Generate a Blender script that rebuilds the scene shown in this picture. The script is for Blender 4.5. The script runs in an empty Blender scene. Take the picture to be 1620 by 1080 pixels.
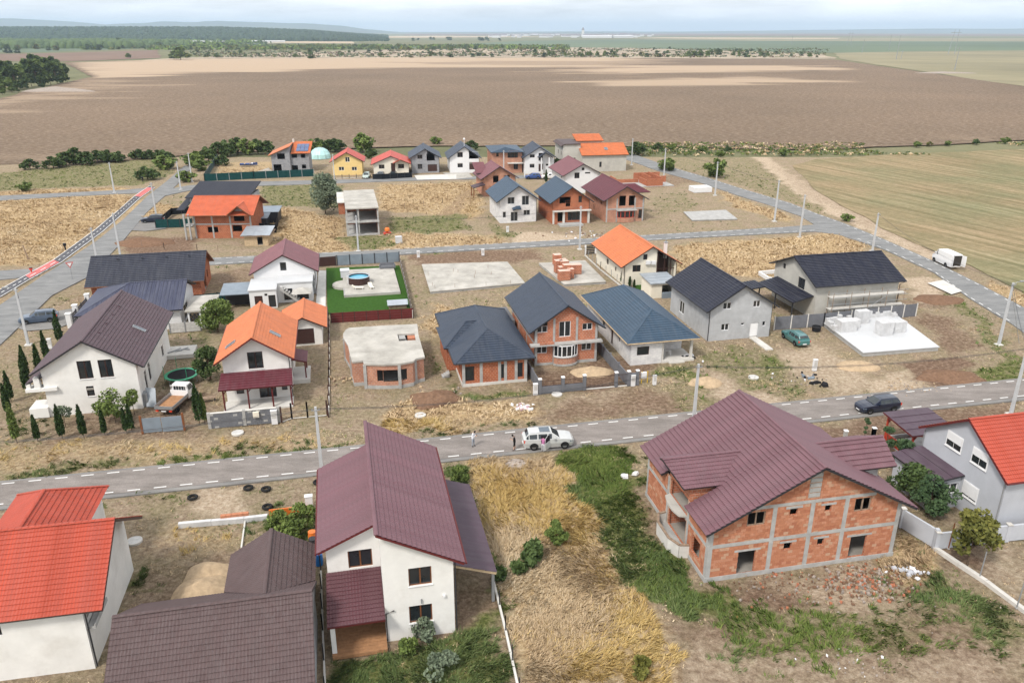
import bpy,math,random
import numpy as np
from mathutils import Vector,Matrix,noise as mn

random.seed(7)
C = bpy.context.scene.collection
D2R = math.radians

# ------------------------------------------------------------------ camera
CAM_H,FPX = 38.0,1260.0
TH = math.atan(491 / FPX)
cd = bpy.data.cameras.new('camera')
cd.sensor_width = 36.0
cd.lens = 36.0 * FPX / 1620.0
cd.clip_start = 0.5
cd.clip_end = 90000
cam = bpy.data.objects.new('camera',cd)
C.objects.link(cam)
cam.location = (0,0,CAM_H)
cam.rotation_euler = (math.pi / 2 - TH,0,0)
bpy.context.scene.camera = cam

# ------------------------------------------------------------------ world and sun
SUN_EL,SUN_AZ = 50.0,215.0      # degrees; azimuth clockwise from +Y (where the sun stands)
w = bpy.data.worlds.new("World")
bpy.context.scene.world = w
w.use_nodes = True
nt = w.node_tree
nt.nodes.clear()
wo = nt.nodes.new('ShaderNodeOutputWorld')
bg = nt.nodes.new('ShaderNodeBackground')
bg.inputs['Strength'].default_value = 0.095
sky = nt.nodes.new('ShaderNodeTexSky')
sky.sky_type = 'NISHITA'
sky.sun_disc = False
sky.sun_elevation = D2R(SUN_EL)
sky.sun_rotation = D2R(SUN_AZ)
sky.dust_density = 2.0
tc = nt.nodes.new('ShaderNodeTexCoord')
mp = nt.nodes.new('ShaderNodeMapping')
mp.inputs['Scale'].default_value = (2.2,2.2,16.0)
nz = nt.nodes.new('ShaderNodeTexNoise')
nz.inputs['Scale'].default_value = 1.7
nz.inputs['Detail'].default_value = 6
nz.inputs['Roughness'].default_value = 0.55
rp = nt.nodes.new('ShaderNodeValToRGB')
rp.color_ramp.elements[0].position = 0.36
rp.color_ramp.elements[0].color = (0.42,0.42,0.42,1)
rp.color_ramp.elements[1].position = 0.62
rp.color_ramp.elements[1].color = (1,1,1,1)
mx = nt.nodes.new('ShaderNodeMixRGB')
mx.inputs['Color2'].default_value = (13.0,13.0,13.1,1)
L = nt.links.new
L(tc.outputs['Generated'],mp.inputs['Vector'])
L(mp.outputs['Vector'],nz.inputs['Vector'])
L(nz.outputs['Fac'],rp.inputs['Fac'])
L(rp.outputs['Color'],mx.inputs['Fac'])
L(sky.outputs['Color'],mx.inputs['Color1'])
L(mx.outputs['Color'],bg.inputs['Color'])
L(bg.outputs['Background'],wo.inputs['Surface'])

sl = bpy.data.lights.new('sun','SUN')
sl.energy = 2.6
sl.angle = D2R(10)
sl.color = (1.0,0.95,0.88)
so = bpy.data.objects.new('sun',sl)
C.objects.link(so)
so.rotation_euler = (D2R(90 - SUN_EL),0,D2R(180 - SUN_AZ))
so.location = (0,0,200)

sc = bpy.context.scene
sc.view_settings.view_transform = 'Standard'
sc.view_settings.look = 'None'
sc.view_settings.gamma = 1
sc.view_settings.exposure = 0.32
sc.cycles.max_bounces = 5
sc.cycles.diffuse_bounces = 2
sc.cycles.glossy_bounces = 2
sc.cycles.transparent_max_bounces = 4
sc.cycles.volume_bounces = 2
sc.cycles.use_denoising = True

# ------------------------------------------------------------------ geometry of the place
_c,_s = math.cos(TH),math.sin(TH)
def G(px,py,z=0.0):
  a = (px - 810) / FPX; b = (540 - py) / FPX
  t = (z - CAM_H) / (-_s + b * _c)
  return (a * t,(_c + b * _s) * t)

GRID = D2R(12.2)

class Frame:
  """a plot's own axes: x along the street front, y away from it"""
  def __init__(s,BR,W,deg=12.2):
    s.a = D2R(deg); s.u = (math.cos(s.a),math.sin(s.a)); s.v = (-s.u[1],s.u[0]); s.W = W
    B = G(*BR)
    s.o = (B[0] - s.u[0] * W,B[1] - s.u[1] * W)
  def at(s,px,py,x=None,y=None,z=None):
    a = (px - 810) / FPX; b = (540 - py) / FPX
    d = (a,_c + b * _s,-_s + b * _c); o = (-s.o[0],-s.o[1])
    ro = (o[0] * s.u[0] + o[1] * s.u[1],o[0] * s.v[0] + o[1] * s.v[1],CAM_H)
    rd = (d[0] * s.u[0] + d[1] * s.u[1],d[0] * s.v[0] + d[1] * s.v[1],d[2])
    i,val = [(k,q) for k,q in enumerate((x,y,z)) if q is not None][0]
    t = (val - ro[i]) / rd[i]
    return tuple(ro[j] + rd[j] * t for j in range(3))
  def w(s,x,y):
    return (s.o[0] + s.u[0] * x + s.v[0] * y,s.o[1] + s.u[1] * x + s.v[1] * y)

# ------------------------------------------------------------------ materials
MATS = {}
def nodemat(name,rough=0.8,spec=0.3,metal=0.0):
  m = bpy.data.materials.new(name); m.use_nodes = True
  n = m.node_tree; b = n.nodes['Principled BSDF']
  b.inputs['Roughness'].default_value = rough
  b.inputs['Specular IOR Level'].default_value = spec
  b.inputs['Metallic'].default_value = metal
  MATS[name] = m
  return m,n,b

def addn(n,t,**k):
  x = n.nodes.new(t)
  for a,v in k.items():
    if a in x.inputs: x.inputs[a].default_value = v
    else: setattr(x,a,v)
  return x

def ramp(n,stops):
  r = n.nodes.new('ShaderNodeValToRGB')
  e = r.color_ramp.elements
  while len(e) < len(stops): e.new(0.5)
  for q,(p,c) in zip(e,stops):
    q.position = p; q.color = tuple(c) + (1,) if len(c) == 3 else c
  return r

def plain(name,col,rough=0.7,spec=0.3,metal=0.0,var=0.12,scale=1.5,bump=0.0,bscale=20,stain=None,stain_amt=0.5):
  """surface with uneven tone, optional stains and fine relief (object space)"""
  m,n,b = nodemat(name,rough,spec,metal)
  tcn = addn(n,'ShaderNodeTexCoord')
  ns = addn(n,'ShaderNodeTexNoise',Scale=scale,Detail=6.0,Roughness=0.65)
  n.links.new(tcn.outputs['Object'],ns.inputs['Vector'])
  lo = tuple(max(0,c * (1 - var * 1.3)) for c in col); hi = tuple(min(1,c * (1 + var)) for c in col)
  r = ramp(n,[(0.3,lo),(0.7,hi)])
  n.links.new(ns.outputs['Fac'],r.inputs['Fac'])
  out = r.outputs['Color']
  if stain:
    n2 = addn(n,'ShaderNodeTexNoise',Scale=scale * 0.45,Detail=8.0,Roughness=0.7)
    n.links.new(tcn.outputs['Object'],n2.inputs['Vector'])
    r2 = ramp(n,[(0.5,(0,0,0)),(0.68,(stain_amt,) * 3)])
    n.links.new(n2.outputs['Fac'],r2.inputs['Fac'])
    mxx = addn(n,'ShaderNodeMixRGB'); mxx.inputs['Color2'].default_value = tuple(stain) + (1,)
    n.links.new(r2.outputs['Color'],mxx.inputs['Fac']); n.links.new(out,mxx.inputs['Color1'])
    out = mxx.outputs['Color']
  n.links.new(out,b.inputs['Base Color'])
  if bump:
    nb = addn(n,'ShaderNodeTexNoise',Scale=bscale,Detail=4.0)
    n.links.new(tcn.outputs['Object'],nb.inputs['Vector'])
    bp = addn(n,'ShaderNodeBump',Strength=bump,Distance=0.05)
    n.links.new(nb.outputs['Fac'],bp.inputs['Height']); n.links.new(bp.outputs['Normal'],b.inputs['Normal'])
  return m

def roofmat(name,col,rough=0.42,wave=0.2,bump=0.35,var=0.15):
  """coated sheet: uneven tone, weathering, pressed waves up the slope (UV in metres)"""
  m,n,b = nodemat(name,rough + .08,0.22)
  uv = addn(n,'ShaderNodeUVMap')
  tcn = addn(n,'ShaderNodeTexCoord')
  ns = addn(n,'ShaderNodeTexNoise',Scale=0.9,Detail=7.0,Roughness=0.7)
  n.links.new(tcn.outputs['Object'],ns.inputs['Vector'])
  r = ramp(n,[(0.3,tuple(c * (1 - var) for c in col)),(0.7,tuple(min(1,c * (1 + var * 1.4)) for c in col))])
  n.links.new(ns.outputs['Fac'],r.inputs['Fac'])
  # dust streaks running down the slope
  mp_ = addn(n,'ShaderNodeMapping',Scale=(2.5,0.25,1))
  n.links.new(uv.outputs['UV'],mp_.inputs['Vector'])
  n3 = addn(n,'ShaderNodeTexNoise',Scale=1.0,Detail=5.0,Roughness=0.6)
  n.links.new(mp_.outputs['Vector'],n3.inputs['Vector'])
  r3 = ramp(n,[(0.42,(0,0,0)),(0.72,(0.6,0.6,0.6))])
  n.links.new(n3.outputs['Fac'],r3.inputs['Fac'])
  dm = addn(n,'ShaderNodeMixRGB'); dm.inputs['Color2'].default_value = tuple(c * 0.75 + 0.06 for c in col) + (1,)
  n.links.new(r3.outputs['Color'],dm.inputs['Fac']); n.links.new(r.outputs['Color'],dm.inputs['Color1'])
  n.links.new(dm.outputs['Color'],b.inputs['Base Color'])
  rr = addn(n,'ShaderNodeMapRange'); rr.inputs['To Min'].default_value = rough - 0.08; rr.inputs['To Max'].default_value = rough + 0.2
  n.links.new(n3.outputs['Fac'],rr.inputs['Value']); n.links.new(rr.outputs['Result'],b.inputs['Roughness'])
  if wave:
    wv = addn(n,'ShaderNodeTexWave',Scale=1.0 / wave / 6.2832 * 3.1416,Distortion=0.0)
    wv.wave_type = 'BANDS'; wv.bands_direction = 'X'; wv.wave_profile = 'SIN'
    n.links.new(uv.outputs['UV'],wv.inputs['Vector'])
    bp = addn(n,'ShaderNodeBump',Strength=bump,Distance=0.03)
    n.links.new(wv.outputs['Fac'],bp.inputs['Height']); n.links.new(bp.outputs['Normal'],b.inputs['Normal'])
  return m

def brickmat(name,c1,c2,mortar,bw=0.38,bh=0.24,ms=0.018,bump=0.6):
  m,n,b = nodemat(name,0.9,0.15)
  uv = addn(n,'ShaderNodeUVMap')
  br = addn(n,'ShaderNodeTexBrick',Scale=1.0)
  br.inputs['Color1'].default_value = tuple(c1) + (1,)
  br.inputs['Color2'].default_value = tuple(c2) + (1,)
  br.inputs['Mortar'].default_value = tuple(mortar) + (1,)
  br.inputs['Mortar Size'].default_value = ms
  br.inputs['Brick Width'].default_value = bw
  br.inputs['Row Height'].default_value = bh
  br.inputs['Bias'].default_value = -0.1
  n.links.new(uv.outputs['UV'],br.inputs['Vector'])
  ns = addn(n,'ShaderNodeTexNoise',Scale=0.8,Detail=6.0,Roughness=0.7)
  n.links.new(uv.outputs['UV'],ns.inputs['Vector'])
  r = ramp(n,[(0.3,(0.72,0.72,0.74)),(0.7,(1.12,1.1,1.08))])
  n.links.new(ns.outputs['Fac'],r.inputs['Fac'])
  mu = addn(n,'ShaderNodeMixRGB'); mu.blend_type = 'MULTIPLY'; mu.inputs['Fac'].default_value = 1
  n.links.new(br.outputs['Color'],mu.inputs['Color1']); n.links.new(r.outputs['Color'],mu.inputs['Color2'])
  n.links.new(mu.outputs['Color'],b.inputs['Base Color'])
  bp = addn(n,'ShaderNodeBump',Strength=bump,Distance=0.02); bp.invert = True
  n.links.new(br.outputs['Fac'],bp.inputs['Height']); n.links.new(bp.outputs['Normal'],b.inputs['Normal'])
  return m

# roofs
roofmat('red_tile',(0.38,0.062,0.034),bump=0.0,wave=0)
roofmat('red_tile_far',(0.46,0.06,0.035))
roofmat('brown_tile',(0.088,0.058,0.057),bump=0.0,wave=0,rough=0.5)
roofmat('plum_tile',(0.10,0.038,0.046),bump=0.0,wave=0)
roofmat('plum_tile_mauve',(0.15,0.075,0.088),bump=0.0,wave=0)
roofmat('plum_sheet',(0.08,0.052,0.07),rough=0.45)
roofmat('plum_brown_far',(0.078,0.046,0.055))
roofmat('dusty_plum_far',(0.19,0.075,0.085),rough=0.5)
roofmat('wine_sheet',(0.115,0.026,0.036),rough=0.45)
roofmat('orange_tile_far',(0.54,0.16,0.058),rough=0.5)
roofmat('brick_orange_roof',(0.50,0.12,0.055),rough=0.55)
roofmat('slate_blue',(0.034,0.046,0.070),rough=0.45)
roofmat('steel_blue_roof',(0.040,0.070,0.108),rough=0.42)
roofmat('anthracite_roof',(0.034,0.037,0.052),rough=0.4)
roofmat('navy_black_roof',(0.012,0.014,0.028),rough=0.4)
roofmat('navy_seam_roof',(0.05,0.055,0.09),rough=0.4,wave=0.5,bump=0.6)
roofmat('brown_tile_low',(0.10,0.06,0.06),rough=0.45)
# walls
plain('white_plaster',(0.76,0.745,0.71),0.9,0.1,var=0.06,scale=0.6,bump=0.15,stain=(0.52,0.49,0.44),stain_amt=0.45)
plain('bright_plaster',(0.70,0.70,0.70),0.9,0.1,var=0.04,scale=0.7,stain=(0.6,0.6,0.6),stain_amt=0.2)
plain('cream_plaster',(0.74,0.69,0.58),0.9,0.1,var=0.04,scale=0.8)
plain('yellow_plaster',(0.74,0.55,0.24),0.9,0.1,var=0.05)
plain('grey_plaster',(0.44,0.45,0.46),0.92,0.1,var=0.12,scale=0.6,bump=0.1,stain=(0.30,0.30,0.30),stain_amt=0.6)
plain('warm_grey_plaster',(0.47,0.455,0.41),0.92,0.1,var=0.10,scale=0.5,stain=(0.3,0.29,0.27),stain_amt=0.5)
plain('bluish_plaster',(0.46,0.475,0.51),0.92,0.1,var=0.07,scale=0.5,bump=0.08,stain=(0.52,0.54,0.58),stain_amt=0.4)
plain('concrete',(0.40,0.395,0.38),0.92,0.1,var=0.16,scale=1.2,bump=0.2,stain=(0.24,0.235,0.22),stain_amt=0.5)
plain('pale_concrete',(0.60,0.58,0.54),0.92,0.1,var=0.12,scale=0.6,bump=0.15,stain=(0.42,0.40,0.36),stain_amt=0.5)
plain('weathered_slab',(0.41,0.39,0.35),0.92,0.1,var=0.2,scale=0.5,bump=0.15,stain=(0.54,0.52,0.48),stain_amt=0.6)
plain('white_block',(0.56,0.56,0.56),0.9,0.1,var=0.14,bump=0.1)
plain('white_film',(0.54,0.55,0.56),0.5,0.3,var=0.05,scale=0.5)
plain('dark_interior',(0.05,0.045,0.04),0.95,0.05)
plain('interior_floor',(0.30,0.28,0.25),0.95,0.05)
plain('mortar',(0.50,0.33,0.24),0.95,0.05,var=0.2,scale=3)
for i,c in enumerate([(0.46,0.20,0.115),(0.42,0.175,0.10),(0.50,0.235,0.145),(0.39,0.155,0.09),(0.50,0.30,0.20)]):
  plain('brick_%s' % 'abcde'[i],c,0.9,0.1,var=0.12,scale=4)
brickmat('clay_block',(0.52,0.19,0.10),(0.42,0.13,0.065),(0.50,0.36,0.28))
brickmat('clay_block_pale',(0.50,0.24,0.15),(0.42,0.18,0.11),(0.48,0.38,0.32))
brickmat('clay_block_vivid',(0.42,0.13,0.06),(0.34,0.095,0.045),(0.50,0.30,0.2))
brickmat('render_block',(0.30,0.31,0.33),(0.24,0.25,0.27),(0.42,0.42,0.42),0.5,0.22)
brickmat('aac_block',(0.74,0.74,0.73),(0.68,0.68,0.68),(0.55,0.55,0.55),0.62,0.25,0.012,0.3)
# misc
plain('white_paint',(0.78,0.78,0.78),0.4,0.4,var=0.03)
plain('road_paint',(0.74,0.74,0.72),0.7,0.2,var=0.22,scale=3,stain=(0.33,0.31,0.29),stain_amt=0.85)
plain('red_paint',(0.55,0.15,0.14),0.7,0.2,var=0.12,scale=2)
plain('wood_brown',(0.20,0.075,0.03),0.6,0.3,var=0.2,scale=3)
plain('wood_deck',(0.36,0.19,0.095),0.75,0.2,var=0.2,scale=3)
plain('raw_timber',(0.50,0.38,0.24),0.85,0.15,var=0.2,scale=3)
plain('old_timber',(0.30,0.22,0.16),0.9,0.1,var=0.25,scale=3)
plain('dark_brown_metal',(0.05,0.022,0.018),0.5,0.4,var=0.1)
plain('wine_wood',(0.12,0.02,0.02),0.5,0.3,var=0.1)
plain('red_wood',(0.42,0.05,0.025),0.6,0.3,var=0.12)
plain('dark_metal',(0.03,0.03,0.034),0.5,0.4,var=0.1)
plain('grey_metal',(0.30,0.31,0.32),0.45,0.5,var=0.1,metal=0.3)
plain('zinc_sheet',(0.42,0.46,0.50),0.4,0.5,var=0.12,metal=0.4,scale=0.8)
plain('blue_grey_panel',(0.20,0.24,0.28),0.5,0.4,var=0.12,scale=0.9)
plain('precast_grey',(0.16,0.165,0.18),0.9,0.1,var=0.12,scale=1.5,bump=0.2)
plain('pole_concrete',(0.48,0.49,0.50),0.85,0.2,var=0.10,scale=1.0)
plain('green_net',(0.012,0.055,0.055),0.9,0.1,var=0.2,scale=2)
plain('dark_net',(0.015,0.018,0.022),0.9,0.1,var=0.2,scale=2)
plain('turf',(0.04,0.095,0.018),0.95,0.05,var=0.25,scale=2.5,bump=0.5,bscale=30)
plain('sand',(0.44,0.33,0.215),0.97,0.05,var=0.2,scale=2,bump=0.5,bscale=6,stain=(0.42,0.30,0.19),stain_amt=0.4)
plain('soil',(0.19,0.115,0.075),0.97,0.05,var=0.25,scale=3,bump=0.7,bscale=5)
plain('rubble_grey',(0.34,0.29,0.25),0.95,0.05,var=0.4,scale=4,bump=0.4)
plain('rubber',(0.018,0.018,0.018),0.85,0.2,var=0.1)
plain('rim_metal',(0.42,0.43,0.45),0.35,0.5,metal=0.6,var=0.05)
plain('red_plastic',(0.62,0.06,0.03),0.4,0.4,var=0.05)
plain('orange_plastic',(0.72,0.18,0.03),0.4,0.4,var=0.05)
plain('blue_plastic',(0.02,0.20,0.62),0.4,0.4,var=0.08)
plain('green_plastic',(0.02,0.28,0.14),0.4,0.4,var=0.08)
plain('litter_white',(0.75,0.75,0.76),0.7,0.2,var=0.1)
plain('pallet_film',(0.66,0.45,0.36),0.5,0.4,var=0.15,scale=3)
plain('skin',(0.52,0.33,0.24),0.6,0.3,var=0.05)
plain('hair_dark',(0.015,0.011,0.009),0.6,0.3,var=0.1)
plain('cloth_white',(0.75,0.76,0.80),0.9,0.1,var=0.05)
plain('cloth_grey',(0.34,0.37,0.42),0.9,0.1,var=0.08)
plain('cloth_black',(0.02,0.02,0.022),0.9,0.1,var=0.1)
plain('cloth_pink',(0.42,0.16,0.30),0.9,0.1,var=0.1)
plain('bark',(0.12,0.085,0.06),0.95,0.05,var=0.25,scale=5)
plain('kerb_stone',(0.52,0.51,0.49),0.9,0.1,var=0.15,scale=3)
for nm,c,r,s in [('glass_dark',(0.020,0.024,0.028),0.06,0.6),('glass_sky',(0.10,0.13,0.16),0.08,0.7),
          ('car_glass',(0.03,0.038,0.042),0.05,0.7),('pool_water',(0.08,0.36,0.52),0.05,0.5),
          ('solar_cell',(0.06,0.10,0.22),0.15,0.6)]:
  plain(nm,c,r,s,var=0.25,scale=0.7)
for nm,c in [('paint_silver',(0.50,0.51,0.50)),('paint_navy',(0.008,0.014,0.034)),('paint_teal',(0.05,0.17,0.17)),
       ('paint_bluegrey',(0.07,0.10,0.15)),('paint_white',(0.78,0.78,0.78)),('paint_black',(0.012,0.012,0.014)),
       ('paint_blue',(0.03,0.08,0.26)),('paint_palegreen',(0.42,0.50,0.46))]:
  m = plain(nm,c,0.28,0.5,var=0.04)
  b = m.node_tree.nodes['Principled BSDF']; b.inputs['Coat Weight'].default_value = 0.6; b.inputs['Coat Roughness'].default_value = 0.08
for nm,a,b_,in [('leaf_dark',(0.038,0.066,0.022),(0.105,0.15,0.048)),('leaf_mid',(0.07,0.105,0.028),(0.18,0.235,0.06)),
                   ('leaf_olive',(0.075,0.085,0.02),(0.18,0.17,0.04)),('leaf_cypress',(0.014,0.032,0.012),(0.050,0.085,0.022)),
                   ('leaf_far',(0.018,0.04,0.02),(0.045,0.075,0.035)),('leaf_lime',(0.09,0.15,0.02),(0.20,0.28,0.05)),('leaf_grey',(0.10,0.13,0.085),(0.19,0.23,0.15)),
                   ('leaf_yellow',(0.16,0.14,0.02),(0.30,0.24,0.04)),('needle',(0.035,0.07,0.03),(0.09,0.14,0.06))]:
  m,n,b = nodemat(nm,0.7,0.2)
  at = addn(n,'ShaderNodeAttribute'); at.attribute_name = 'tint'
  r = ramp(n,[(0,a),(1,b_)])
  n.links.new(at.outputs['Fac'],r.inputs['Fac']); n.links.new(r.outputs['Color'],b.inputs['Base Color'])
  b.inputs['Subsurface Weight'].default_value = 0.0
for nm,stops in [('blade_dry',[(0,(0.20,0.125,0.065)),(0.35,(0.40,0.275,0.14)),(0.7,(0.60,0.44,0.24)),(1,(0.70,0.57,0.37))]),
         ('blade_pale',[(0,(0.36,0.25,0.15)),(0.4,(0.52,0.38,0.23)),(0.75,(0.66,0.52,0.34)),(1,(0.74,0.62,0.44))]),
         ('blade_gold',[(0,(0.36,0.22,0.07)),(0.5,(0.60,0.43,0.17)),(1,(0.72,0.57,0.29))]),
         ('blade_green',[(0,(0.055,0.09,0.022)),(0.6,(0.125,0.175,0.042)),(1,(0.25,0.28,0.085))]),
         ('blade_weed',[(0,(0.055,0.09,0.03)),(0.6,(0.13,0.175,0.06)),(1,(0.24,0.27,0.12))])]:
  m,n,b = nodemat(nm,0.85,0.1)
  at = addn(n,'ShaderNodeAttribute'); at.attribute_name = 'tint'
  r = ramp(n,stops)
  n.links.new(at.outputs['Fac'],r.inputs['Fac']); n.links.new(r.outputs['Color'],b.inputs['Base Color'])

# ------------------------------------------------------------------ mesh helpers
def V(*a): return Vector(a)

def link_mesh(name,verts,faces,mats,parent=None,mi=None,smooth=False,tint=None,uv=True):
  me = bpy.data.meshes.new(name)
  me.from_pydata([tuple(v) for v in verts],[],faces)
  for m in mats: me.materials.append(MATS[m])
  if mi is not None and len(mats) > 1: me.polygons.foreach_set('material_index',np.array(mi,dtype=np.int32))
  if smooth: me.polygons.foreach_set('use_smooth',np.ones(len(faces),dtype=bool))
  me.update()
  if uv and len(faces): auto_uv(me)
  if tint is not None:
    a = me.attributes.new('tint','FLOAT','FACE'); a.data.foreach_set('value',np.array(tint,dtype=np.float32))
  o = bpy.data.objects.new(name,me); C.objects.link(o)
  if parent is not None: o.parent = parent
  return o

def auto_uv(me):
  nl = len(me.loops); npol = len(me.polygons)
  lv = np.zeros(nl,dtype=np.int32); me.loops.foreach_get('vertex_index',lv)
  co = np.zeros(len(me.vertices) * 3); me.vertices.foreach_get('co',co); co = co.reshape(-1,3)
  nn = np.zeros(npol * 3); me.polygons.foreach_get('normal',nn); nn = nn.reshape(-1,3)
  tot = np.zeros(npol,dtype=np.int32); me.polygons.foreach_get('loop_total',tot)
  N = np.repeat(nn,tot,axis=0)
  flat = np.abs(N[:,2]) > 0.985
  h = np.stack([-N[:,1],N[:,0],np.zeros(nl)],1)
  ln = np.linalg.norm(h,axis=1); ln[ln < 1e-6] = 1; h /= ln[:,None]
  h[flat] = (1,0,0)
  t = np.cross(N,h)
  p = co[lv]
  uvs = np.stack([(p * h).sum(1),(p * t).sum(1)],1)
  ul = me.uv_layers.new(name='UVMap'); ul.data.foreach_set('uv',uvs.astype(np.float32).ravel())

class MB:
  def __init__(s): s.v = []; s.f = []; s.m = []; s.t = []
  def face(s,pts,m=0):
    k = len(s.v); s.v += [tuple(p) for p in pts]; s.f.append(tuple(range(k,k + len(pts)))); s.m.append(m)
  def hexa(s,b,t,m=0):          # bottom four, top four (ccw from above)
    k = len(s.v); s.v += [tuple(p) for p in b] + [tuple(p) for p in t]
    for q in ((3,2,1,0),(4,5,6,7),(0,1,5,4),(1,2,6,5),(2,3,7,6),(3,0,4,7)):
      s.f.append(tuple(k + i for i in q)); s.m.append(m)
  def box(s,x0,y0,z0,x1,y1,z1,m=0):
    s.hexa([(x0,y0,z0),(x1,y0,z0),(x1,y1,z0),(x0,y1,z0)],[(x0,y0,z1),(x1,y0,z1),(x1,y1,z1),(x0,y1,z1)],m)
  def bar(s,p,q,w_,h_=None,m=0,up=(0,0,1)):
    h_ = w_ if h_ is None else h_
    p = Vector(p); q = Vector(q); d = (q - p).normalized(); up = Vector(up)
    if abs(d.dot(up)) > 0.95: up = Vector((0,1,0))
    a = d.cross(up).normalized() * (w_ / 2); b = a.cross(d).normalized() * (h_ / 2)
    s.hexa([p - a - b,p + a - b,q + a - b,q - a - b],[p - a + b,p + a + b,q + a + b,q - a + b],m)
  def tube(s,pts,r,n=6,m=0,caps=True,r2=None):
    pts = [Vector(p) for p in pts]; k0 = len(s.v)
    for i,p in enumerate(pts):
      d = (pts[min(i + 1,len(pts) - 1)] - pts[max(i - 1,0)]).normalized()
      up = Vector((0,0,1)) if abs(d.z) < 0.95 else Vector((1,0,0))
      a = d.cross(up).normalized(); b = a.cross(d)
      rr = r if r2 is None else r + (r2 - r) * i / (len(pts) - 1)
      for j in range(n):
        t = 2 * math.pi * j / n
        s.v.append(tuple(p + a * math.cos(t) * rr + b * math.sin(t) * rr))
    for i in range(len(pts) - 1):
      for j in range(n):
        a0 = k0 + i * n + j; a1 = k0 + i * n + (j + 1) % n
        s.f.append((a0,a1,a1 + n,a0 + n)); s.m.append(m)
    if caps:
      s.f.append(tuple(k0 + j for j in reversed(range(n)))); s.m.append(m)
      s.f.append(tuple(k0 + (len(pts) - 1) * n + j for j in range(n))); s.m.append(m)
  def lathe(s,prof,c=(0,0,0),n=16,m=0,axis='z'):
    k0 = len(s.v)
    for r,h in prof:
      for j in range(n):
        t = 2 * math.pi * j / n
        x,y = r * math.cos(t),r * math.sin(t)
        p = (x,y,h) if axis == 'z' else (x,h,y)
        s.v.append((c[0] + p[0],c[1] + p[1],c[2] + p[2]))
    for i in range(len(prof) - 1):
      for j in range(n):
        a0 = k0 + i * n + j; a1 = k0 + i * n + (j + 1) % n
        q = (a0,a1,a1 + n,a0 + n)
        s.f.append(q if axis == 'z' else q[::-1]); s.m.append(m)
  def obj(s,name,mats,parent=None,smooth=False):
    if isinstance(mats,str): mats = [mats]
    return link_mesh(name,s.v,s.f,mats,parent,s.m,smooth)

def tag(o,label=None,cat=None,group=None,kind=None):
  if label: o['label'] = label
  if cat: o['category'] = cat
  if group: o['group'] = group
  if kind: o['kind'] = kind
  return o

def empty(name,loc,rz=0.0,label=None,cat=None,group=None):
  o = bpy.data.objects.new(name,None); C.objects.link(o)
  o.empty_display_size = 0.2
  o.location = loc if len(loc) == 3 else (loc[0],loc[1],0); o.rotation_euler = (0,0,rz)
  return tag(o,label,cat,group)

KIDS = None
def copy_tree(o,parent=None):
  c = o.copy(); C.objects.link(c); c.parent = parent
  for ch in [k for k in o.children]: copy_tree(ch,c)
  return c

def ringobj(name,mats,polys,parent=None,z=0.0):
  b = MB()
  for p in polys: b.face([(x,y,z) for x,y in p])
  return b.obj(name,mats,parent)
# ------------------------------------------------------------------ walls, windows, roofs
def wall_into(b,p0,p1,z0,top,holes,depth=0.22,m=0,mr=1):
  """upright wall along p0->p1 (inside on the left), openings with reveals"""
  p0 = Vector(p0); p1 = Vector(p1); d = (p1 - p0); Ln = d.length; d.normalize(); nrm = Vector((-d.y,d.x))
  def pt(s,z,k=0.0): return (p0.x + d.x * s + nrm.x * k,p0.y + d.y * s + nrm.y * k,z)
  def ztop(s):
    for (a,za),(c,zc) in zip(top,top[1:]):
      if a - 1e-6 <= s <= c + 1e-6: return za + (zc - za) * (s - a) / max(1e-9,c - a)
    return top[-1][1]
  xs = {0.0,Ln} | {min(max(s,0),Ln) for s,_ in top}
  hs = [(max(0.02,a),min(Ln - 0.02,c),max(z0 + 0.0,e),f) for a,c,e,f in holes]
  for a,c,e,f in hs: xs |= {a,c}
  xs = sorted(xs)
  for a,c in zip(xs,xs[1:]):
    if c - a < 1e-5: continue
    mid = (a + c) / 2
    hh = sorted([h for h in hs if h[0] - 1e-6 <= mid <= h[1] + 1e-6],key=lambda h: h[2])
    z = z0
    for h in hh:
      if h[2] > z + 1e-4: b.face([pt(a,z),pt(c,z),pt(c,h[2]),pt(a,h[2])],m)
      z = h[3]
    if min(ztop(a),ztop(c)) > z - 0.01:
      b.face([pt(a,z),pt(c,z),pt(c,ztop(c)),pt(a,ztop(a))],m)
  for a,c,e,f in hs:
    b.face([pt(a,e),pt(a,f),pt(a,f,depth),pt(a,e,depth)],mr)
    b.face([pt(c,f),pt(c,e),pt(c,e,depth),pt(c,f,depth)],mr)
    b.face([pt(a,f),pt(c,f),pt(c,f,depth),pt(a,f,depth)],mr)
    b.face([pt(c,e),pt(a,e),pt(a,e,depth),pt(c,e,depth)],mr)
  return pt,nrm,d

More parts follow.
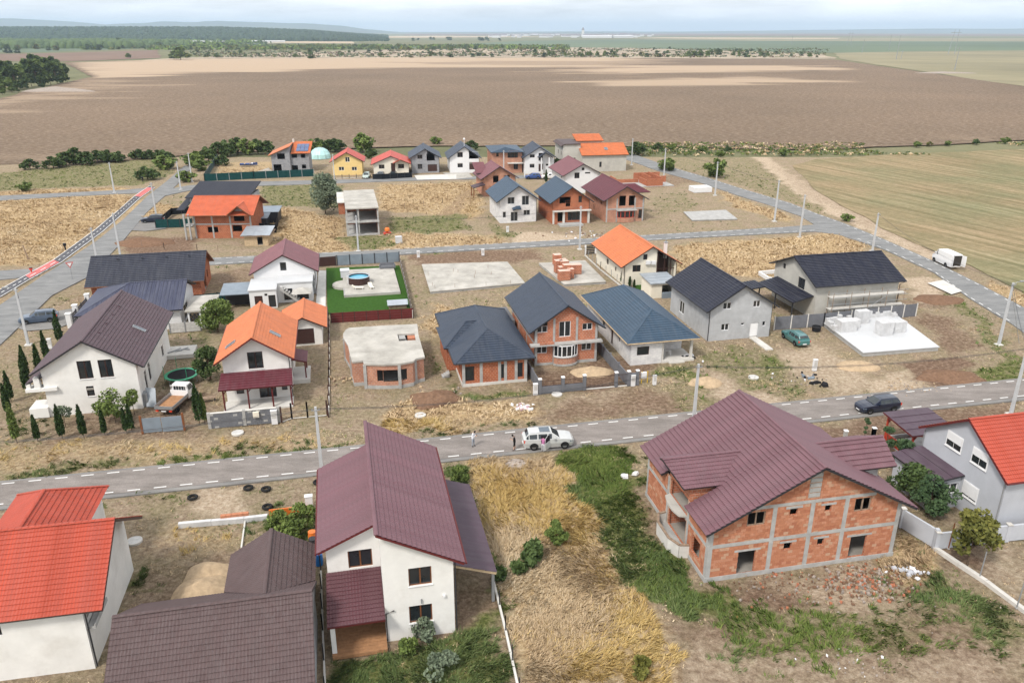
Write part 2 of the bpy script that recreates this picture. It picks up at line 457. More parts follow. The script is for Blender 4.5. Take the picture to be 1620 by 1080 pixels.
def window(root,pt,s0,s1,z0,z1,rec=0.10,frame='white_paint',n=2,glass='glass_dark',sill=None,fw=0.07,kind='window'):
  b = MB()
  def bx(a,c,e,f,k0,k1):
    P_ = lambda s,z,k: pt(s,z,k)
    b.hexa([P_(a,e,k0),P_(c,e,k0),P_(c,e,k1),P_(a,e,k1)],[P_(a,f,k0),P_(c,f,k0),P_(c,f,k1),P_(a,f,k1)])
  k0,k1 = rec,rec + 0.06
  bx(s0,s1,z0,z0 + fw,k0,k1); bx(s0,s1,z1 - fw,z1,k0,k1)
  bx(s0,s0 + fw,z0 + fw,z1 - fw,k0,k1); bx(s1 - fw,s1,z0 + fw,z1 - fw,k0,k1)
  wd = (s1 - s0)
  for i in range(1,n):
    q = s0 + wd * i / n; bx(q - fw * 0.6,q + fw * 0.6,z0 + fw,z1 - fw,k0 + 0.002,k1 + 0.002)
  o = b.obj(kind,frame,root)
  for i in range(n):
    g = MB(); a = s0 + wd * i / n + fw * 0.9; c = s0 + wd * (i + 1) / n - fw * 0.9
    kk0,kk1 = rec + 0.03,rec + 0.045
    g.hexa([pt(a,z0 + fw,kk0),pt(c,z0 + fw,kk0),pt(c,z0 + fw,kk1),pt(a,z0 + fw,kk1)],
               [pt(a,z1 - fw,kk0),pt(c,z1 - fw,kk0),pt(c,z1 - fw,kk1),pt(a,z1 - fw,kk1)])
    g.obj('pane',glass,o)
  if sill:
    g = MB(); g.hexa([pt(s0 - .06,z0 - .05,-.07),pt(s1 + .06,z0 - .05,-.07),pt(s1 + .06,z0 - .05,rec),pt(s0 - .06,z0 - .05,rec)],
                         [pt(s0 - .06,z0 - .003,-.07),pt(s1 + .06,z0 - .003,-.07),pt(s1 + .06,z0 - .003,rec),pt(s0 - .06,z0 - .003,rec)])
    g.obj('sill',sill,o)
  return o

def door(root,pt,s0,s1,z0,z1,mat='dark_brown_metal',rec=0.10,name='door'):
  b = MB(); k0,k1 = rec,rec + 0.06
  b.hexa([pt(s0,z0,k0),pt(s1,z0,k0),pt(s1,z0,k1),pt(s0,z0,k1)],[pt(s0,z1,k0),pt(s1,z1,k0),pt(s1,z1,k1),pt(s0,z1,k1)])
  np_ = 2 if (s1 - s0) < 1.6 else 4
  for i in range(np_):
    e = z0 + 0.12 + i * (z1 - z0 - .12) / np_; f = e + (z1 - z0) / np_ - 0.16
    b.hexa([pt(s0 + .12,e,k0 - .02),pt(s1 - .12,e,k0 - .02),pt(s1 - .12,e,k0 - .001),pt(s0 + .12,e,k0 - .001)],
               [pt(s0 + .12,f,k0 - .02),pt(s1 - .12,f,k0 - .02),pt(s1 - .12,f,k0 - .001),pt(s0 + .12,f,k0 - .001)])
  return b.obj(name,mat,root)

FR = {'w': 'white_paint','b': 'dark_brown_metal','o': 'wood_brown','k': 'dark_metal','g': 'grey_metal'}

def slope_rows(root,pts,mat,course=0.38,wave=None,singles=False,lift=0.05,name='tile_row',amp=0.025):
  """pressed-sheet courses over one roof plane; pts[0]->pts[1] is the eave, counter-clockwise from above"""
  if course > .4 and singles: lift,amp = .085,.014
  P = [Vector(p) for p in pts]
  s = (P[1] - P[0]).normalized(); n = s.cross(P[-1] - P[0]).normalized()
  if n.z < 0: n = -n
  t = n.cross(s)
  poly = [((p - P[0]).dot(s),(p - P[0]).dot(t)) for p in P]
  smin,smax = min(a for a,_ in poly),max(a for a,_ in poly); tmax = max(q for _,q in poly); tmin = min(q for _,q in poly)
  def rng(x):
    ts = []
    for (a,ta),(c,tc_) in zip(poly,poly[1:] + poly[:1]):
      if abs(a - c) < 1e-7:
        if abs(x - a) < 1e-5: ts += [ta,tc_]
        continue
      if min(a,c) - 1e-7 <= x <= max(a,c) + 1e-7: ts.append(ta + (tc_ - ta) * (x - a) / (c - a))
    return (min(ts),max(ts)) if ts else (0,0)
  rect = len(poly) == 4 and abs(poly[0][0] - poly[3][0]) < 0.02 and abs(poly[1][0] - poly[2][0]) < 0.02 and abs(poly[2][1] - poly[3][1]) < 0.05
  nrow = max(1,math.ceil((tmax - tmin) / course - 0.15)); course = (tmax - tmin) / nrow
  base_xs = sorted({round(a,5) for a,_ in poly})
  def samples(tk,tk1):
    xs = set(base_xs)
    for (a,ta),(c,tc_) in zip(poly,poly[1:] + poly[:1]):
      for tt in (tk,tk1):
        if (ta - tt) * (tc_ - tt) < 0: xs.add(a + (c - a) * (tt - ta) / (tc_ - ta))
    if wave:
      k = math.ceil(smin / wave * 4)
      while k * wave / 4 < smax: xs.add(k * wave / 4); k += 1
    return sorted(xs)
  def hgt(x):
    if not wave: return 0.0
    return amp * (0.5 + 0.5 * math.cos(2 * math.pi * x / wave)) ** 1.5
  def row(tk,tk1,b,off):
    xs = samples(tk,tk1)
    for a,c in zip(xs,xs[1:]):
      if c - a < 1e-4: continue
      e = 1e-6
      la,ha = rng(a + e); lc,hc = rng(c - e)
      a0,a1 = max(tk,la),min(tk1,ha); c0,c1 = max(tk,lc),min(tk1,hc)
      if a1 - a0 < 1e-4 and c1 - c0 < 1e-4: continue
      a1 = max(a0,a1); c1 = max(c0,c1)
      L_ = lambda tt: lift * (1 - (tt - tk) / (tk1 - tk))
      def q(x,tt,h): return P[0] + s * x + t * (tt - off) + n * (h + hgt(x))
      f = [q(a,a0,L_(a0)),q(c,c0,L_(c0)),q(c,c1,L_(c1) + 0.001),q(a,a1,L_(a1) + 0.001)]
      b.face(f)
      if abs(a0 - tk) < 1e-3 and abs(c0 - tk) < 1e-3:
        b.face([q(a,a0,-0.012 - hgt(a)),q(c,c0,-0.012 - hgt(c)),f[1],f[0]])
  if singles:
    me = None
    for k in range(nrow):
      tk = tmin + k * course
      if rect:
        if me is None:
          b = MB(); row(tk,tk + course,b,tk - tmin)
          o = b.obj(name,mat,root); me = o.data
        else:
          o = bpy.data.objects.new(name,me); C.objects.link(o); o.parent = root
          d = t * (k * course) + n * random.uniform(0,0.004); o.location = d
      else:
        b = MB(); row(tk,tk + course,b,0)
        if b.f: b.obj(name,mat,root)
    return None
  b = MB()
  for k in range(nrow): row(tmin + k * course,tmin + (k + 1) * course,b,0)
  return b

def deck_into(b,pts,th=0.13,m=1,off=-0.016):
  P = [Vector(p) for p in pts]
  n = (P[1] - P[0]).cross(P[-1] - P[0]).normalized()
  if n.z < 0: n = -n
  top = [p + n * off for p in P]; bot = [p + n * (off - th) for p in P]
  b.face(top,m); b.face(bot[::-1],m)
  for i in range(len(P)):
    j = (i + 1) % len(P); b.face([bot[i],bot[j],top[j],top[i]],m)

def roof(root,slopes,mat,trim='dark_metal',singles=False,wave=None,course=0.38,ridges=(),hips=(),th=0.13,gutters=(),capmat=None,name='roof'):
  """one roof: deck with fascia, courses, ridge caps, gutters"""
  b = MB()
  for p in slopes: deck_into(b,p,th,0)
  r = b.obj(name,[trim],root)
  if singles:
    for p in slopes: slope_rows(r,p,mat,course,wave,True)
  else:
    bb = MB()
    for p in slopes:
      x = slope_rows(None,p,mat,course,wave,False)
      k = len(bb.v); bb.v += x.v; bb.f += [tuple(i + k for i in f) for f in x.f]; bb.m += x.m
    bb.obj('roof_sheet',mat,r)
  for p,q in list(ridges) + list(hips):
    c = MB(); p = Vector(p); q = Vector(q); d = (q - p).normalized()
    side = d.cross(Vector((0,0,1))).normalized(); up = side.cross(d).normalized()
    w_ = 0.15; nn = 6
    Ls = (q - p).length; segs = max(1,int(Ls / 0.4)) if singles else 1
    for i in range(segs):
      a = p + d * (Ls * i / segs); e = p + d * (Ls * (i + 1) / segs)
      pr = []
      for j in range(nn + 1):
        tt = math.pi * j / nn
        pr.append(side * (w_ * math.cos(tt)) + up * (0.07 * math.sin(tt) + 0.0))
      for j in range(nn):
        z1 = up * (0.02 if singles else 0.0)
        c.face([a + pr[j],e + pr[j] + z1,e + pr[j + 1] + z1,a + pr[j + 1]])
      c.face([a + x for x in pr]); c.face([e + x + up * (0.02 if singles else 0) for x in pr][::-1])
    c.obj('ridge_cap',capmat or mat,r)
  for p,q in gutters:
    c = MB(); c.tube([p,q],0.07,6); c.obj('gutter',trim,r)
  return r

def gable(root,x0,x1,y0,y1,zr,ze,axis='y',oh=(0.6,0.6),**k):
  """ridge along axis; zr at the ridge, ze at the wall line; oh = (eaves, gable ends)"""
  if axis == 'y':
    xm = (x0 + x1) / 2; kk = (zr - ze) / (xm - x0); e = ze - kk * oh[0]
    a,c = x0 - oh[0],x1 + oh[0]; f,g = y0 - oh[1],y1 + oh[1]
    S = [[(a,g,e),(a,f,e),(xm,f,zr),(xm,g,zr)],[(c,f,e),(c,g,e),(xm,g,zr),(xm,f,zr)]]
    rd = [((xm,f,zr + .02),(xm,g,zr + .02))]; gt = [((a - .05,f,e - .06),(a - .05,g,e - .06)),((c + .05,f,e - .06),(c + .05,g,e - .06))]
  else:
    ym = (y0 + y1) / 2; kk = (zr - ze) / (ym - y0); e = ze - kk * oh[0]
    a,c = x0 - oh[1],x1 + oh[1]; f,g = y0 - oh[0],y1 + oh[0]
    S = [[(a,f,e),(c,f,e),(c,ym,zr),(a,ym,zr)],[(c,g,e),(a,g,e),(a,ym,zr),(c,ym,zr)]]
    rd = [((a,ym,zr + .02),(c,ym,zr + .02))]; gt = [((a,f - .05,e - .06),(c,f - .05,e - .06)),((a,g + .05,e - .06),(c,g + .05,e - .06))]
  return roof(root,S,ridges=rd,gutters=gt,**k)

def walls(root,h,x0,x1,y0,y1,tops,openings,mat,z0=-0.3,floor=True,depth=0.22,reveal=None,floors=(),name='wall',base=None):
  """four walls of a box; tops[face] = [(s, z)...]; openings[face] = list of specs
       px spec: (kind, blx, bly, trx, try [,n]); metre spec: (kind, 'm', s0, s1, z0, z1 [,n]) with s along the face's own axis (x or y)"""
  F_ = {'F': ((x0,y0),(x1,y0)),'R': ((x1,y0),(x1,y1)),'B': ((x1,y1),(x0,y1)),'L': ((x0,y1),(x0,y0))}
  b = MB(); todo = []
  for k,(p,q) in F_.items():
    Ln = math.hypot(q[0] - p[0],q[1] - p[1]); hs = []
    for sp in openings.get(k,[]):
      kind = sp[0]
      if sp[1] == 'm': a,c,e,f = sp[2:6]; n = sp[6] if len(sp) > 6 else 2
      else:
        kw = {'F': dict(y=y0),'R': dict(x=x1),'L': dict(x=x0),'B': dict(y=y1)}[k]
        P1 = h.at(sp[1],sp[2],**kw); P2 = h.at(sp[3],sp[4],**kw); i = 0 if k in 'FB' else 1
        a,c = sorted((P1[i],P2[i])); e,f = sorted((P1[2],P2[2])); n = sp[5] if len(sp) > 5 else 2
      if k == 'F': a,c = a - x0,c - x0
      elif k == 'R': a,c = a - y0,c - y0
      elif k == 'L': a,c = y1 - c,y1 - a
      else: a,c = x1 - c,x1 - a
      a = max(a,0.08); c = min(c,Ln - 0.08); e = max(e,0.0)
      hs.append((a,c,e,f)); todo.append((k,kind,a,c,e,f,n))
    tp = tops.get(k) or [(0,tops['z']),(Ln,tops['z'])]
    pt,nrm,d = wall_into(b,p,q,z0,tp,hs,depth)
    F_[k] = (pt,)
  wobj = b.obj(name,[mat,reveal or mat],root)
  if floor:
    fb = MB(); fb.box(x0 + .01,y0 + .01,-0.3,x1 - .01,y1 - .01,0.12)
    for zf in floors: fb.box(x0 + .01,y0 + .01,zf - .2,x1 - .01,y1 - .01,zf)
    fb.obj('floor_slab','interior_floor',root)
  for k,kind,a,c,e,f,n in todo:
    pt = F_[k][0]
    if kind[0] == 'v': continue                         # an open, unglazed opening
    fr = FR.get(kind[1] if len(kind) > 1 else 'w','white_paint')
    if kind[0] == 'd': door(root,pt,a,c,e,f,{'w': 'white_paint','b': 'dark_brown_metal','k': 'dark_metal','o': 'wood_brown'}[kind[1]])
    elif kind[0] == 'G': door(root,pt,a,c,e,f,'dark_brown_metal',name='garage_door')
    else: window(root,pt,a,c,e,f,frame=fr,n=n,sill=('white_paint' if 's' in kind[1:] else None),fw=0.07 if f - e < 1.7 else 0.08)
  if base:
    bb = MB(); t = 0.03
    bb.box(x0 - t,y0 - t,-0.3,x1 + t,y0 - .001,base); bb.box(x0 - t,y1 + .001,-0.3,x1 + t,y1 + t,base)
    bb.box(x0 - t,y0 - .001,-0.3,x0 - .001,y1 + .001,base); bb.box(x1 + .001,y0 - .001,-0.3,x1 + t,y1 + .001,base)
    bb.obj('plinth','concrete',root)
  return wobj

def gable_tops(x0,x1,y0,y1,zr,ze,axis='y',drop=0.17):
  m = (x1 - x0) / 2 if axis == 'y' else (y1 - y0) / 2
  g = [(0,ze - drop),(m,zr - drop),(2 * m,ze - drop)]
  d = {'z': ze - drop}
  if axis == 'y': d['F'] = g; d['B'] = g
  else: d['L'] = g; d['R'] = g
  return d

def downpipe(root,x,y,z,mat='dark_metal'):
  b = MB(); b.tube([(x,y,0.05),(x,y,z)],0.05,6); b.obj('downpipe',mat,root)

def frame_members(root,members,mat='concrete'):
  for nm,p,q,w_,h_ in members:
    b = MB(); b.bar(p,q,w_,h_); b.obj(nm,mat,root)

def skylight(root,c,du,dv,w_=0.8,l_=1.2):
  """c on the roof plane, du along the eave, dv up the slope"""
  c = Vector(c); du = Vector(du).normalized(); dv = Vector(dv).normalized(); n = du.cross(dv).normalized()
  if n.z < 0: n = -n
  b = MB()
  def bx(b,a0,a1,c0,c1,n0,n1):
    b.hexa([c + du * a0 + dv * c0 + n * n0,c + du * a1 + dv * c0 + n * n0,c + du * a1 + dv * c1 + n * n0,c + du * a0 + dv * c1 + n * n0],
               [c + du * a0 + dv * c0 + n * n1,c + du * a1 + dv * c0 + n * n1,c + du * a1 + dv * c1 + n * n1,c + du * a0 + dv * c1 + n * n1])
  W2,L2 = w_ / 2,l_ / 2
  bx(b,-W2,W2,-L2,-L2 + .09,0,.12); bx(b,-W2,W2,L2 - .09,L2,0,.12); bx(b,-W2,-W2 + .09,-L2 + .09,L2 - .09,0,.12); bx(b,W2 - .09,W2,-L2 + .09,L2 - .09,0,.12)
  o = b.obj('skylight','grey_metal',root)
  g = MB(); bx(g,-W2 + .09,W2 - .09,-L2 + .09,L2 - .09,.05,.09); g.obj('pane','glass_sky',o)

def house_root(name,h,label,cat='house',group=None):
  return empty(name,(h.o[0],h.o[1],0),h.a,label,cat,group)
# ------------------------------------------------------------------ what covers the ground where
rng = np.random.default_rng(11)
def vnoise(x,y,seed=0):
  xi = np.floor(x).astype(np.int64); yi = np.floor(y).astype(np.int64); xf = x - xi; yf = y - yi
  u = xf * xf * (3 - 2 * xf); v = yf * yf * (3 - 2 * yf)
  def hsh(a,b):
    n = (a * 374761393 + b * 668265263 + seed * 974634777) & 0x7fffffff
    n = ((n ^ (n >> 13)) * 1274126177) & 0x7fffffff
    return ((n ^ (n >> 16)) & 0xffff) / 65535.0
  return (hsh(xi,yi) * (1 - u) + hsh(xi + 1,yi) * u) * (1 - v) + (hsh(xi,yi + 1) * (1 - u) + hsh(xi + 1,yi + 1) * u) * v
def fbm(x,y,seed=0,o=4):
  s = 0; a = .5
  for i in range(o): s = s + a * vnoise(x * 2 ** i,y * 2 ** i,seed + i); a *= .5
  return s / (1 - .5 ** o)
def poly_w(px_,X,Y,feather):
  P = [G(*p) for p in px_]
  x0 = min(p[0] for p in P) - feather * 2; x1 = max(p[0] for p in P) + feather * 2; y0 = min(p[1] for p in P) - feather * 2; y1 = max(p[1] for p in P) + feather * 2
  out = np.zeros(X.shape); sel = (X > x0) & (X < x1) & (Y > y0) & (Y < y1)
  if not sel.any(): return out
  x,y = X[sel],Y[sel]; ins = np.zeros(x.shape,bool); d = np.full(x.shape,1e9)
  for (ax,ay),(bx,by) in zip(P,P[1:] + P[:1]):
    c = ((ay > y) != (by > y)) & (x < (bx - ax) * (y - ay) / (by - ay + 1e-12) + ax); ins ^= c
    t = np.clip(((x - ax) * (bx - ax) + (y - ay) * (by - ay)) / ((bx - ax) ** 2 + (by - ay) ** 2 + 1e-9),0,1)
    d = np.minimum(d,np.hypot(x - ax - t * (bx - ax),y - ay - t * (by - ay)))
  s = np.where(ins,d,-d); out[sel] = np.clip(.5 + s / feather,0,1); return out
# (kind, strength, feather, outline);  g green, s tall straw, d bare soil, p pale sand
COVER = [
 ('s',1,1.5,[(745,722),(872,718),(905,760),(960,840),(1040,975),(1066,1090),(832,1090),(795,940),(760,820)]),
 ('g',1,1.5,[(878,722),(1015,702),(1030,760),(1040,830),(1120,935),(1230,950),(1175,990),(1090,965),(1000,930),(930,830)]),
 ('d',.6,2,[(980,740),(1025,745),(1045,800),(1060,850),(1010,830)]),
 ('g',.95,1,[(520,1040),(720,1005),(775,925),(812,1100),(512,1100)]),
 ('d',.5,1,[(640,960),(780,915),(790,960),(700,1010)]),
 ('g',.95,1,[(700,740),(745,730),(760,830),(800,920),(790,960),(770,900)]),
 ('d',.75,3,[(1060,960),(1250,1000),(1450,1000),(1620,1060),(1620,1090),(1060,1090)]),
 ('g',.58,3,[(1080,960),(1300,925),(1420,880),(1500,900),(1600,1000),(1480,1040),(1250,1085),(1110,1075)]),
 ('g',.75,1.5,[(1420,840),(1460,860),(1620,990),(1620,1060),(1480,940)]),
 ('d',.8,1.5,[(1130,945),(1300,905),(1340,925),(1180,965)]),
 ('p',.7,2,[(1240,925),(1330,880),(1400,880),(1430,930),(1400,965),(1300,950)]),
 ('s',.9,1,[(1400,878),(1440,848),(1500,880),(1480,925),(1440,925)]),
 ('p',.5,3,[(1060,1000),(1300,1040),(1620,1010),(1620,1090),(1060,1090)]),
 ('d',.55,3,[(1400,960),(1560,980),(1620,1050),(1500,1060)]),
 ('p',.55,1.5,[(1540,900),(1620,860),(1620,960)]),('d',.8,1.5,[(1495,870),(1560,850),(1580,900),(1530,910)]),
 ('d',.45,2,[(225,900),(360,850),(360,950),(215,970)]),('g',.7,1,[(212,885),(250,880),(250,925),(208,935)]),
 ('p',.85,1.2,[(315,775),(385,770),(378,828),(312,825)]),('g',.85,1,[(425,802),(502,800),(502,850),(430,850)]),
 ('s',.4,3,[(230,840),(380,830),(400,860),(260,880)]),('g',.5,1,[(130,790),(290,768),(270,788),(140,806)]),
 ('g',.6,1.2,[(385,820),(420,830),(400,870),(370,880)]),
 ('g',.7,1,[(0,745),(180,728),(420,705),(560,693),(560,703),(200,745),(0,768)]),
 ('s',.5,3,[(0,690),(200,700),(500,690),(560,700),(300,722),(0,745)]),
 ('d',.5,2,[(120,650),(330,650),(330,695),(60,705)]),('g',.45,2,[(0,610),(70,600),(110,660),(80,690),(0,690)]),
 ('g',.7,2,[(300,520),(345,510),(345,600),(300,600)]),('d',.6,1,[(230,640),(320,600),(330,650),(240,660)]),
 ('s',.95,1.5,[(610,655),(680,618),(720,630),(850,640),(850,664),(700,686),(610,682)]),('d',.5,2,[(680,640),(860,635),(860,660),(700,660)]),
 ('g',.9,1,[(700,614),(840,610),(850,628),(720,630)]),('g',.95,1,[(688,555),(714,610),(700,616),(674,560)]),
 ('g',.6,.8,[(560,694),(740,680),(860,666),(860,676),(600,704)]),
 ('d',.65,2,[(850,662),(860,640),(1010,615),(1080,622),(1090,645),(960,665)]),('p',.35,2,[(930,625),(960,620),(970,640),(935,645)]),
 ('g',.7,2,[(1085,560),(1180,540),(1230,565),(1290,625),(1230,650),(1160,610)]),('g',.95,1,[(1185,570),(1230,562),(1260,585),(1205,590)]),
 ('g',.65,1.5,[(1050,606),(1110,600),(1180,640),(1160,662),(1060,664)]),('g',.9,1,[(1000,575),(1100,572),(1110,600),(1020,606)]),
 ('p',.6,2,[(1230,560),(1290,535),(1350,585),(1400,600),(1330,625),(1250,600)]),('p',.7,2,[(1110,585),(1150,600),(1260,650),(1200,655),(1120,620)]),
 ('d',1,1.2,[(1430,572),(1530,565),(1552,598),(1470,614)]),('p',.8,1.5,[(1370,600),(1440,585),(1460,615),(1380,622)]),
 ('g',.95,1.2,[(1538,592),(1620,545),(1620,602),(1540,612)]),('g',.85,1,[(1497,452),(1560,500),(1612,560),(1590,575),(1530,500),(1495,470)]),
 ('d',.7,1.5,[(1440,492),(1510,505),(1560,545),(1500,560),(1470,520)]),('d',.5,1.5,[(1440,455),(1500,470),(1495,490),(1445,485)]),
 ('p',.8,1,[(1428,440),(1470,435),(1500,460),(1450,480)]),('g',.5,3,[(1500,490),(1560,520),(1560,560),(1510,540)]),
 ('d',.7,1.5,[(1220,690),(1480,642),(1620,642),(1620,662),(1450,692),(1300,712)]),
 ('d',.75,1.5,[(850,585),(1010,558),(1030,590),(960,612),(850,622)]),
 ('d',.75,1.5,[(640,402),(850,394),(870,412),(660,418)]),('g',.55,2,[(640,420),(672,420),(690,470),(860,472),(880,490),(650,490)]),
 ('s',.9,1,[(676,482),(722,488),(690,545),(668,512)]),
 ('g',.45,2,[(850,395),(930,395),(960,440),(900,410)]),
 ('s',.95,3,[(600,292),(755,288),(765,330),(750,346),(600,332)]),('d',.7,2,[(690,340),(735,296),(752,300),(730,345)]),
 ('g',.95,3,[(605,344),(740,336),(745,366),(615,374)]),('s',.95,3,[(430,325),(545,345),(552,396),(430,402)]),
 ('s',.8,3,[(610,368),(800,372),(785,394),(600,396)]),('g',.95,3,[(405,292),(548,290),(540,330),(410,325)]),('g',.9,2,[(530,375),(625,370),(620,392),(540,396)]),
 ('p',.95,1.5,[(812,368),(922,370),(905,388),(808,386)]),('g',.85,2,[(770,335),(800,360),(832,372),(775,376)]),
 ('g',.7,3,[(1020,312),(1085,300),(1110,330),(1030,347)]),('g',.5,3,[(1020,342),(1260,350),(1230,363),(1020,380)]),
 ('s',.8,2,[(1130,300),(1262,345),(1240,353),(1150,322)]),('s',1,3,[(1060,388),(1330,369),(1372,392),(1250,440),(1080,432)]),
 ('d',.4,4,[(1080,400),(1180,395),(1180,425),(1100,430)]),('g',.35,3,[(1180,400),(1260,410),(1230,440),(1140,440)]),
 ('g',.75,3,[(1030,234),(1185,240),(1240,282),(1400,362),(1330,350),(1170,295),(1060,264)]),
 ('p',.8,1.5,[(1178,236),(1204,238),(1250,275),(1330,322),(1440,378),(1510,412),(1480,416),(1390,374),(1300,330),(1235,285)]),
 ('d',.6,1.5,[(1200,245),(1290,300),(1400,352),(1480,395),(1460,400),(1380,362),(1280,312)]),
 ('s',1,3,[(-40,318),(190,307),(232,318),(150,372),(100,412),(-40,424)]),('d',.5,4,[(110,345),(170,325),(182,345),(120,382)]),
 ('g',.95,3,[(-60,278),(258,248),(275,275),(225,293),(-60,304)]),('s',.8,2,[(-60,304),(200,296),(205,308),(-60,314)]),
 ('g',.55,1.5,[(100,425),(155,432),(70,505),(30,525)]),('s',.5,2,[(-40,455),(30,450),(0,480),(-40,500)]),
 ('d',.85,2,[(190,372),(312,376),(312,402),(190,402)]),('d',.5,2,[(335,430),(402,420),(400,455),(340,456)]),('g',.6,2,[(330,418),(400,412),(400,422),(335,430)]),
 ('s',.8,2,[(200,345),(250,320),(290,330),(240,350)]),('g',.7,2,[(250,322),(285,300),(300,310),(280,330)]),
 ('s',.7,2,[(345,258),(430,256),(435,272),(345,274)]),('g',.5,3,[(340,258),(420,256),(425,264),(345,266)]),
 ('d',.5,3,[(1000,285),(1100,270),(1120,285),(1030,300)]),
 ('g',.8,2,[(760,400),(700,392),(640,398),(650,404)]),
 ('s',.75,1.2,[(1560,440),(1640,470),(1640,500),(1590,480)]),
]
def cover(X,Y):
  wx = X + (fbm(X * .35,Y * .35,5) - .5) * 5; wy = Y + (fbm(X * .35,Y * .35,9) - .5) * 5
  W = {k: np.zeros(X.shape) for k in 'gsdp'}
  for k,st,fe,pts in COVER:
    if k == 'g' and st < 1: st *= .55 + .4 * min(1,sum(p[1] for p in pts) / len(pts) / 900)
    a = poly_w(pts,wx,wy,fe) * st
    for q in 'gsdp':
      if q != k: W[q] = W[q] * (1 - a * (.75 if st > .6 else .4))
    W[k] = np.maximum(W[k],a)
  return W
def village_ground():
  dx = .9; xs = np.arange(-165,150,dx); ys = np.arange(26,262,dx)
  X,Y = np.meshgrid(xs,ys); W = cover(X,Y)
  Z = (fbm(X * .25,Y * .25,3) - .5) * .16 + (fbm(X * 1.3,Y * 1.3,4) - .5) * .06 - .06
  nx,ny = len(xs),len(ys)
  co = np.stack([X,Y,Z],-1).reshape(-1,3).astype(np.float32)
  i = np.arange((nx - 1) * (ny - 1)); r_,c_ = i // (nx - 1),i % (nx - 1); a = r_ * nx + c_
  f = np.stack([a,a + 1,a + nx + 1,a + nx],1).astype(np.int32)
  me = bpy.data.meshes.new('ground'); me.vertices.add(len(co)); me.vertices.foreach_set('co',co.ravel())
  me.loops.add(f.size); me.loops.foreach_set('vertex_index',f.ravel())
  me.polygons.add(len(f)); me.polygons.foreach_set('loop_start',np.arange(0,f.size,4,dtype=np.int32)); me.polygons.foreach_set('loop_total',np.full(len(f),4,dtype=np.int32))
  me.polygons.foreach_set('use_smooth',np.ones(len(f),bool)); me.update(calc_edges=True)
  at = me.attributes.new('cover','FLOAT_COLOR','POINT')
  at.data.foreach_set('color',np.stack([W[k] for k in 'gsdp'],-1).reshape(-1,4).astype(np.float32).ravel())
  m,n,b = nodemat('village_ground',.97,.05)
  A = addn(n,'ShaderNodeAttribute'); A.attribute_name = 'cover'
  sep = addn(n,'ShaderNodeSeparateColor'); n.links.new(A.outputs['Color'],sep.inputs[0])
  tcn = addn(n,'ShaderNodeTexCoord')
  def nse(sc_,det=6,ro=.65):
    q = addn(n,'ShaderNodeTexNoise',Scale=sc_,Detail=float(det),Roughness=ro); n.links.new(tcn.outputs['Object'],q.inputs['Vector']); return q.outputs['Fac']
  def rmp(src,st): q = ramp(n,st); n.links.new(src,q.inputs['Fac']); return q.outputs['Color']
  def mix(f_,a,b_): q = addn(n,'ShaderNodeMixRGB'); n.links.new(f_,q.inputs['Fac']); n.links.new(a,q.inputs['Color1']); n.links.new(b_,q.inputs['Color2']); return q.outputs['Color']
  fine = nse(2.2,8,.75); mid = nse(.35,6,.6); grit = nse(9,5,.7)
  base = mix(rmp(mid,[(.40,(0,0,0)),(.62,(1,1,1))]),rmp(fine,[(.30,(.20,.145,.10)),(.46,(.32,.24,.168)),(.58,(.42,.33,.235)),(.72,(.58,.48,.36))]),rmp(fine,[(.30,(.175,.15,.085)),(.5,(.30,.245,.15)),(.70,(.47,.39,.27))]))
  def layer(colr,wsock,base_,nz_,sharp=.5,lo=None):
    ad = addn(n,'ShaderNodeMath'); ad.operation = 'ADD'; n.links.new(wsock,ad.inputs[0]); n.links.new(nz_,ad.inputs[1])
    mr = addn(n,'ShaderNodeMapRange'); mr.inputs['From Min'].default_value = lo or (1 - sharp * .8); mr.inputs['From Max'].default_value = (lo + .4) if lo else (1 + sharp * .6)
    n.links.new(ad.outputs[0],mr.inputs['Value']); return mix(mr.outputs['Result'],base_,colr)
  n2 = nse(.9,7,.7); n3 = nse(1.3,7,.7)
  c = layer(rmp(fine,[(.36,(.12,.072,.048)),(.5,(.22,.145,.10)),(.66,(.38,.27,.19))]),sep.outputs[2],base,n3)
  c = layer(rmp(fine,[(.36,(.36,.26,.18)),(.5,(.52,.41,.295)),(.66,(.68,.57,.44))]),A.outputs['Alpha'],c,n2)
  c = layer(rmp(fine,[(.36,(.25,.165,.09)),(.5,(.48,.345,.19)),(.66,(.68,.53,.33))]),sep.outputs[1],c,n3)
  c = layer(rmp(fine,[(.36,(.06,.07,.025)),(.5,(.14,.16,.05)),(.66,(.30,.28,.13))]),sep.outputs[0],c,n2,lo=.90)
  g2 = addn(n,'ShaderNodeMixRGB'); g2.blend_type = 'MULTIPLY'; g2.inputs['Fac'].default_value = 1
  n.links.new(c,g2.inputs['Color1']); n.links.new(rmp(grit,[(.3,(.74,.74,.74)),(.62,(1.1,1.1,1.1))]),g2.inputs['Color2'])
  n.links.new(g2.outputs['Color'],b.inputs['Base Color'])
  bp = addn(n,'ShaderNodeBump',Strength=1.0,Distance=.4); n.links.new(fine,bp.inputs['Height']); n.links.new(bp.outputs['Normal'],b.inputs['Normal'])
  me.materials.append(m)
  o = bpy.data.objects.new('ground',me); C.objects.link(o); o['kind'] = 'structure'
village_ground()

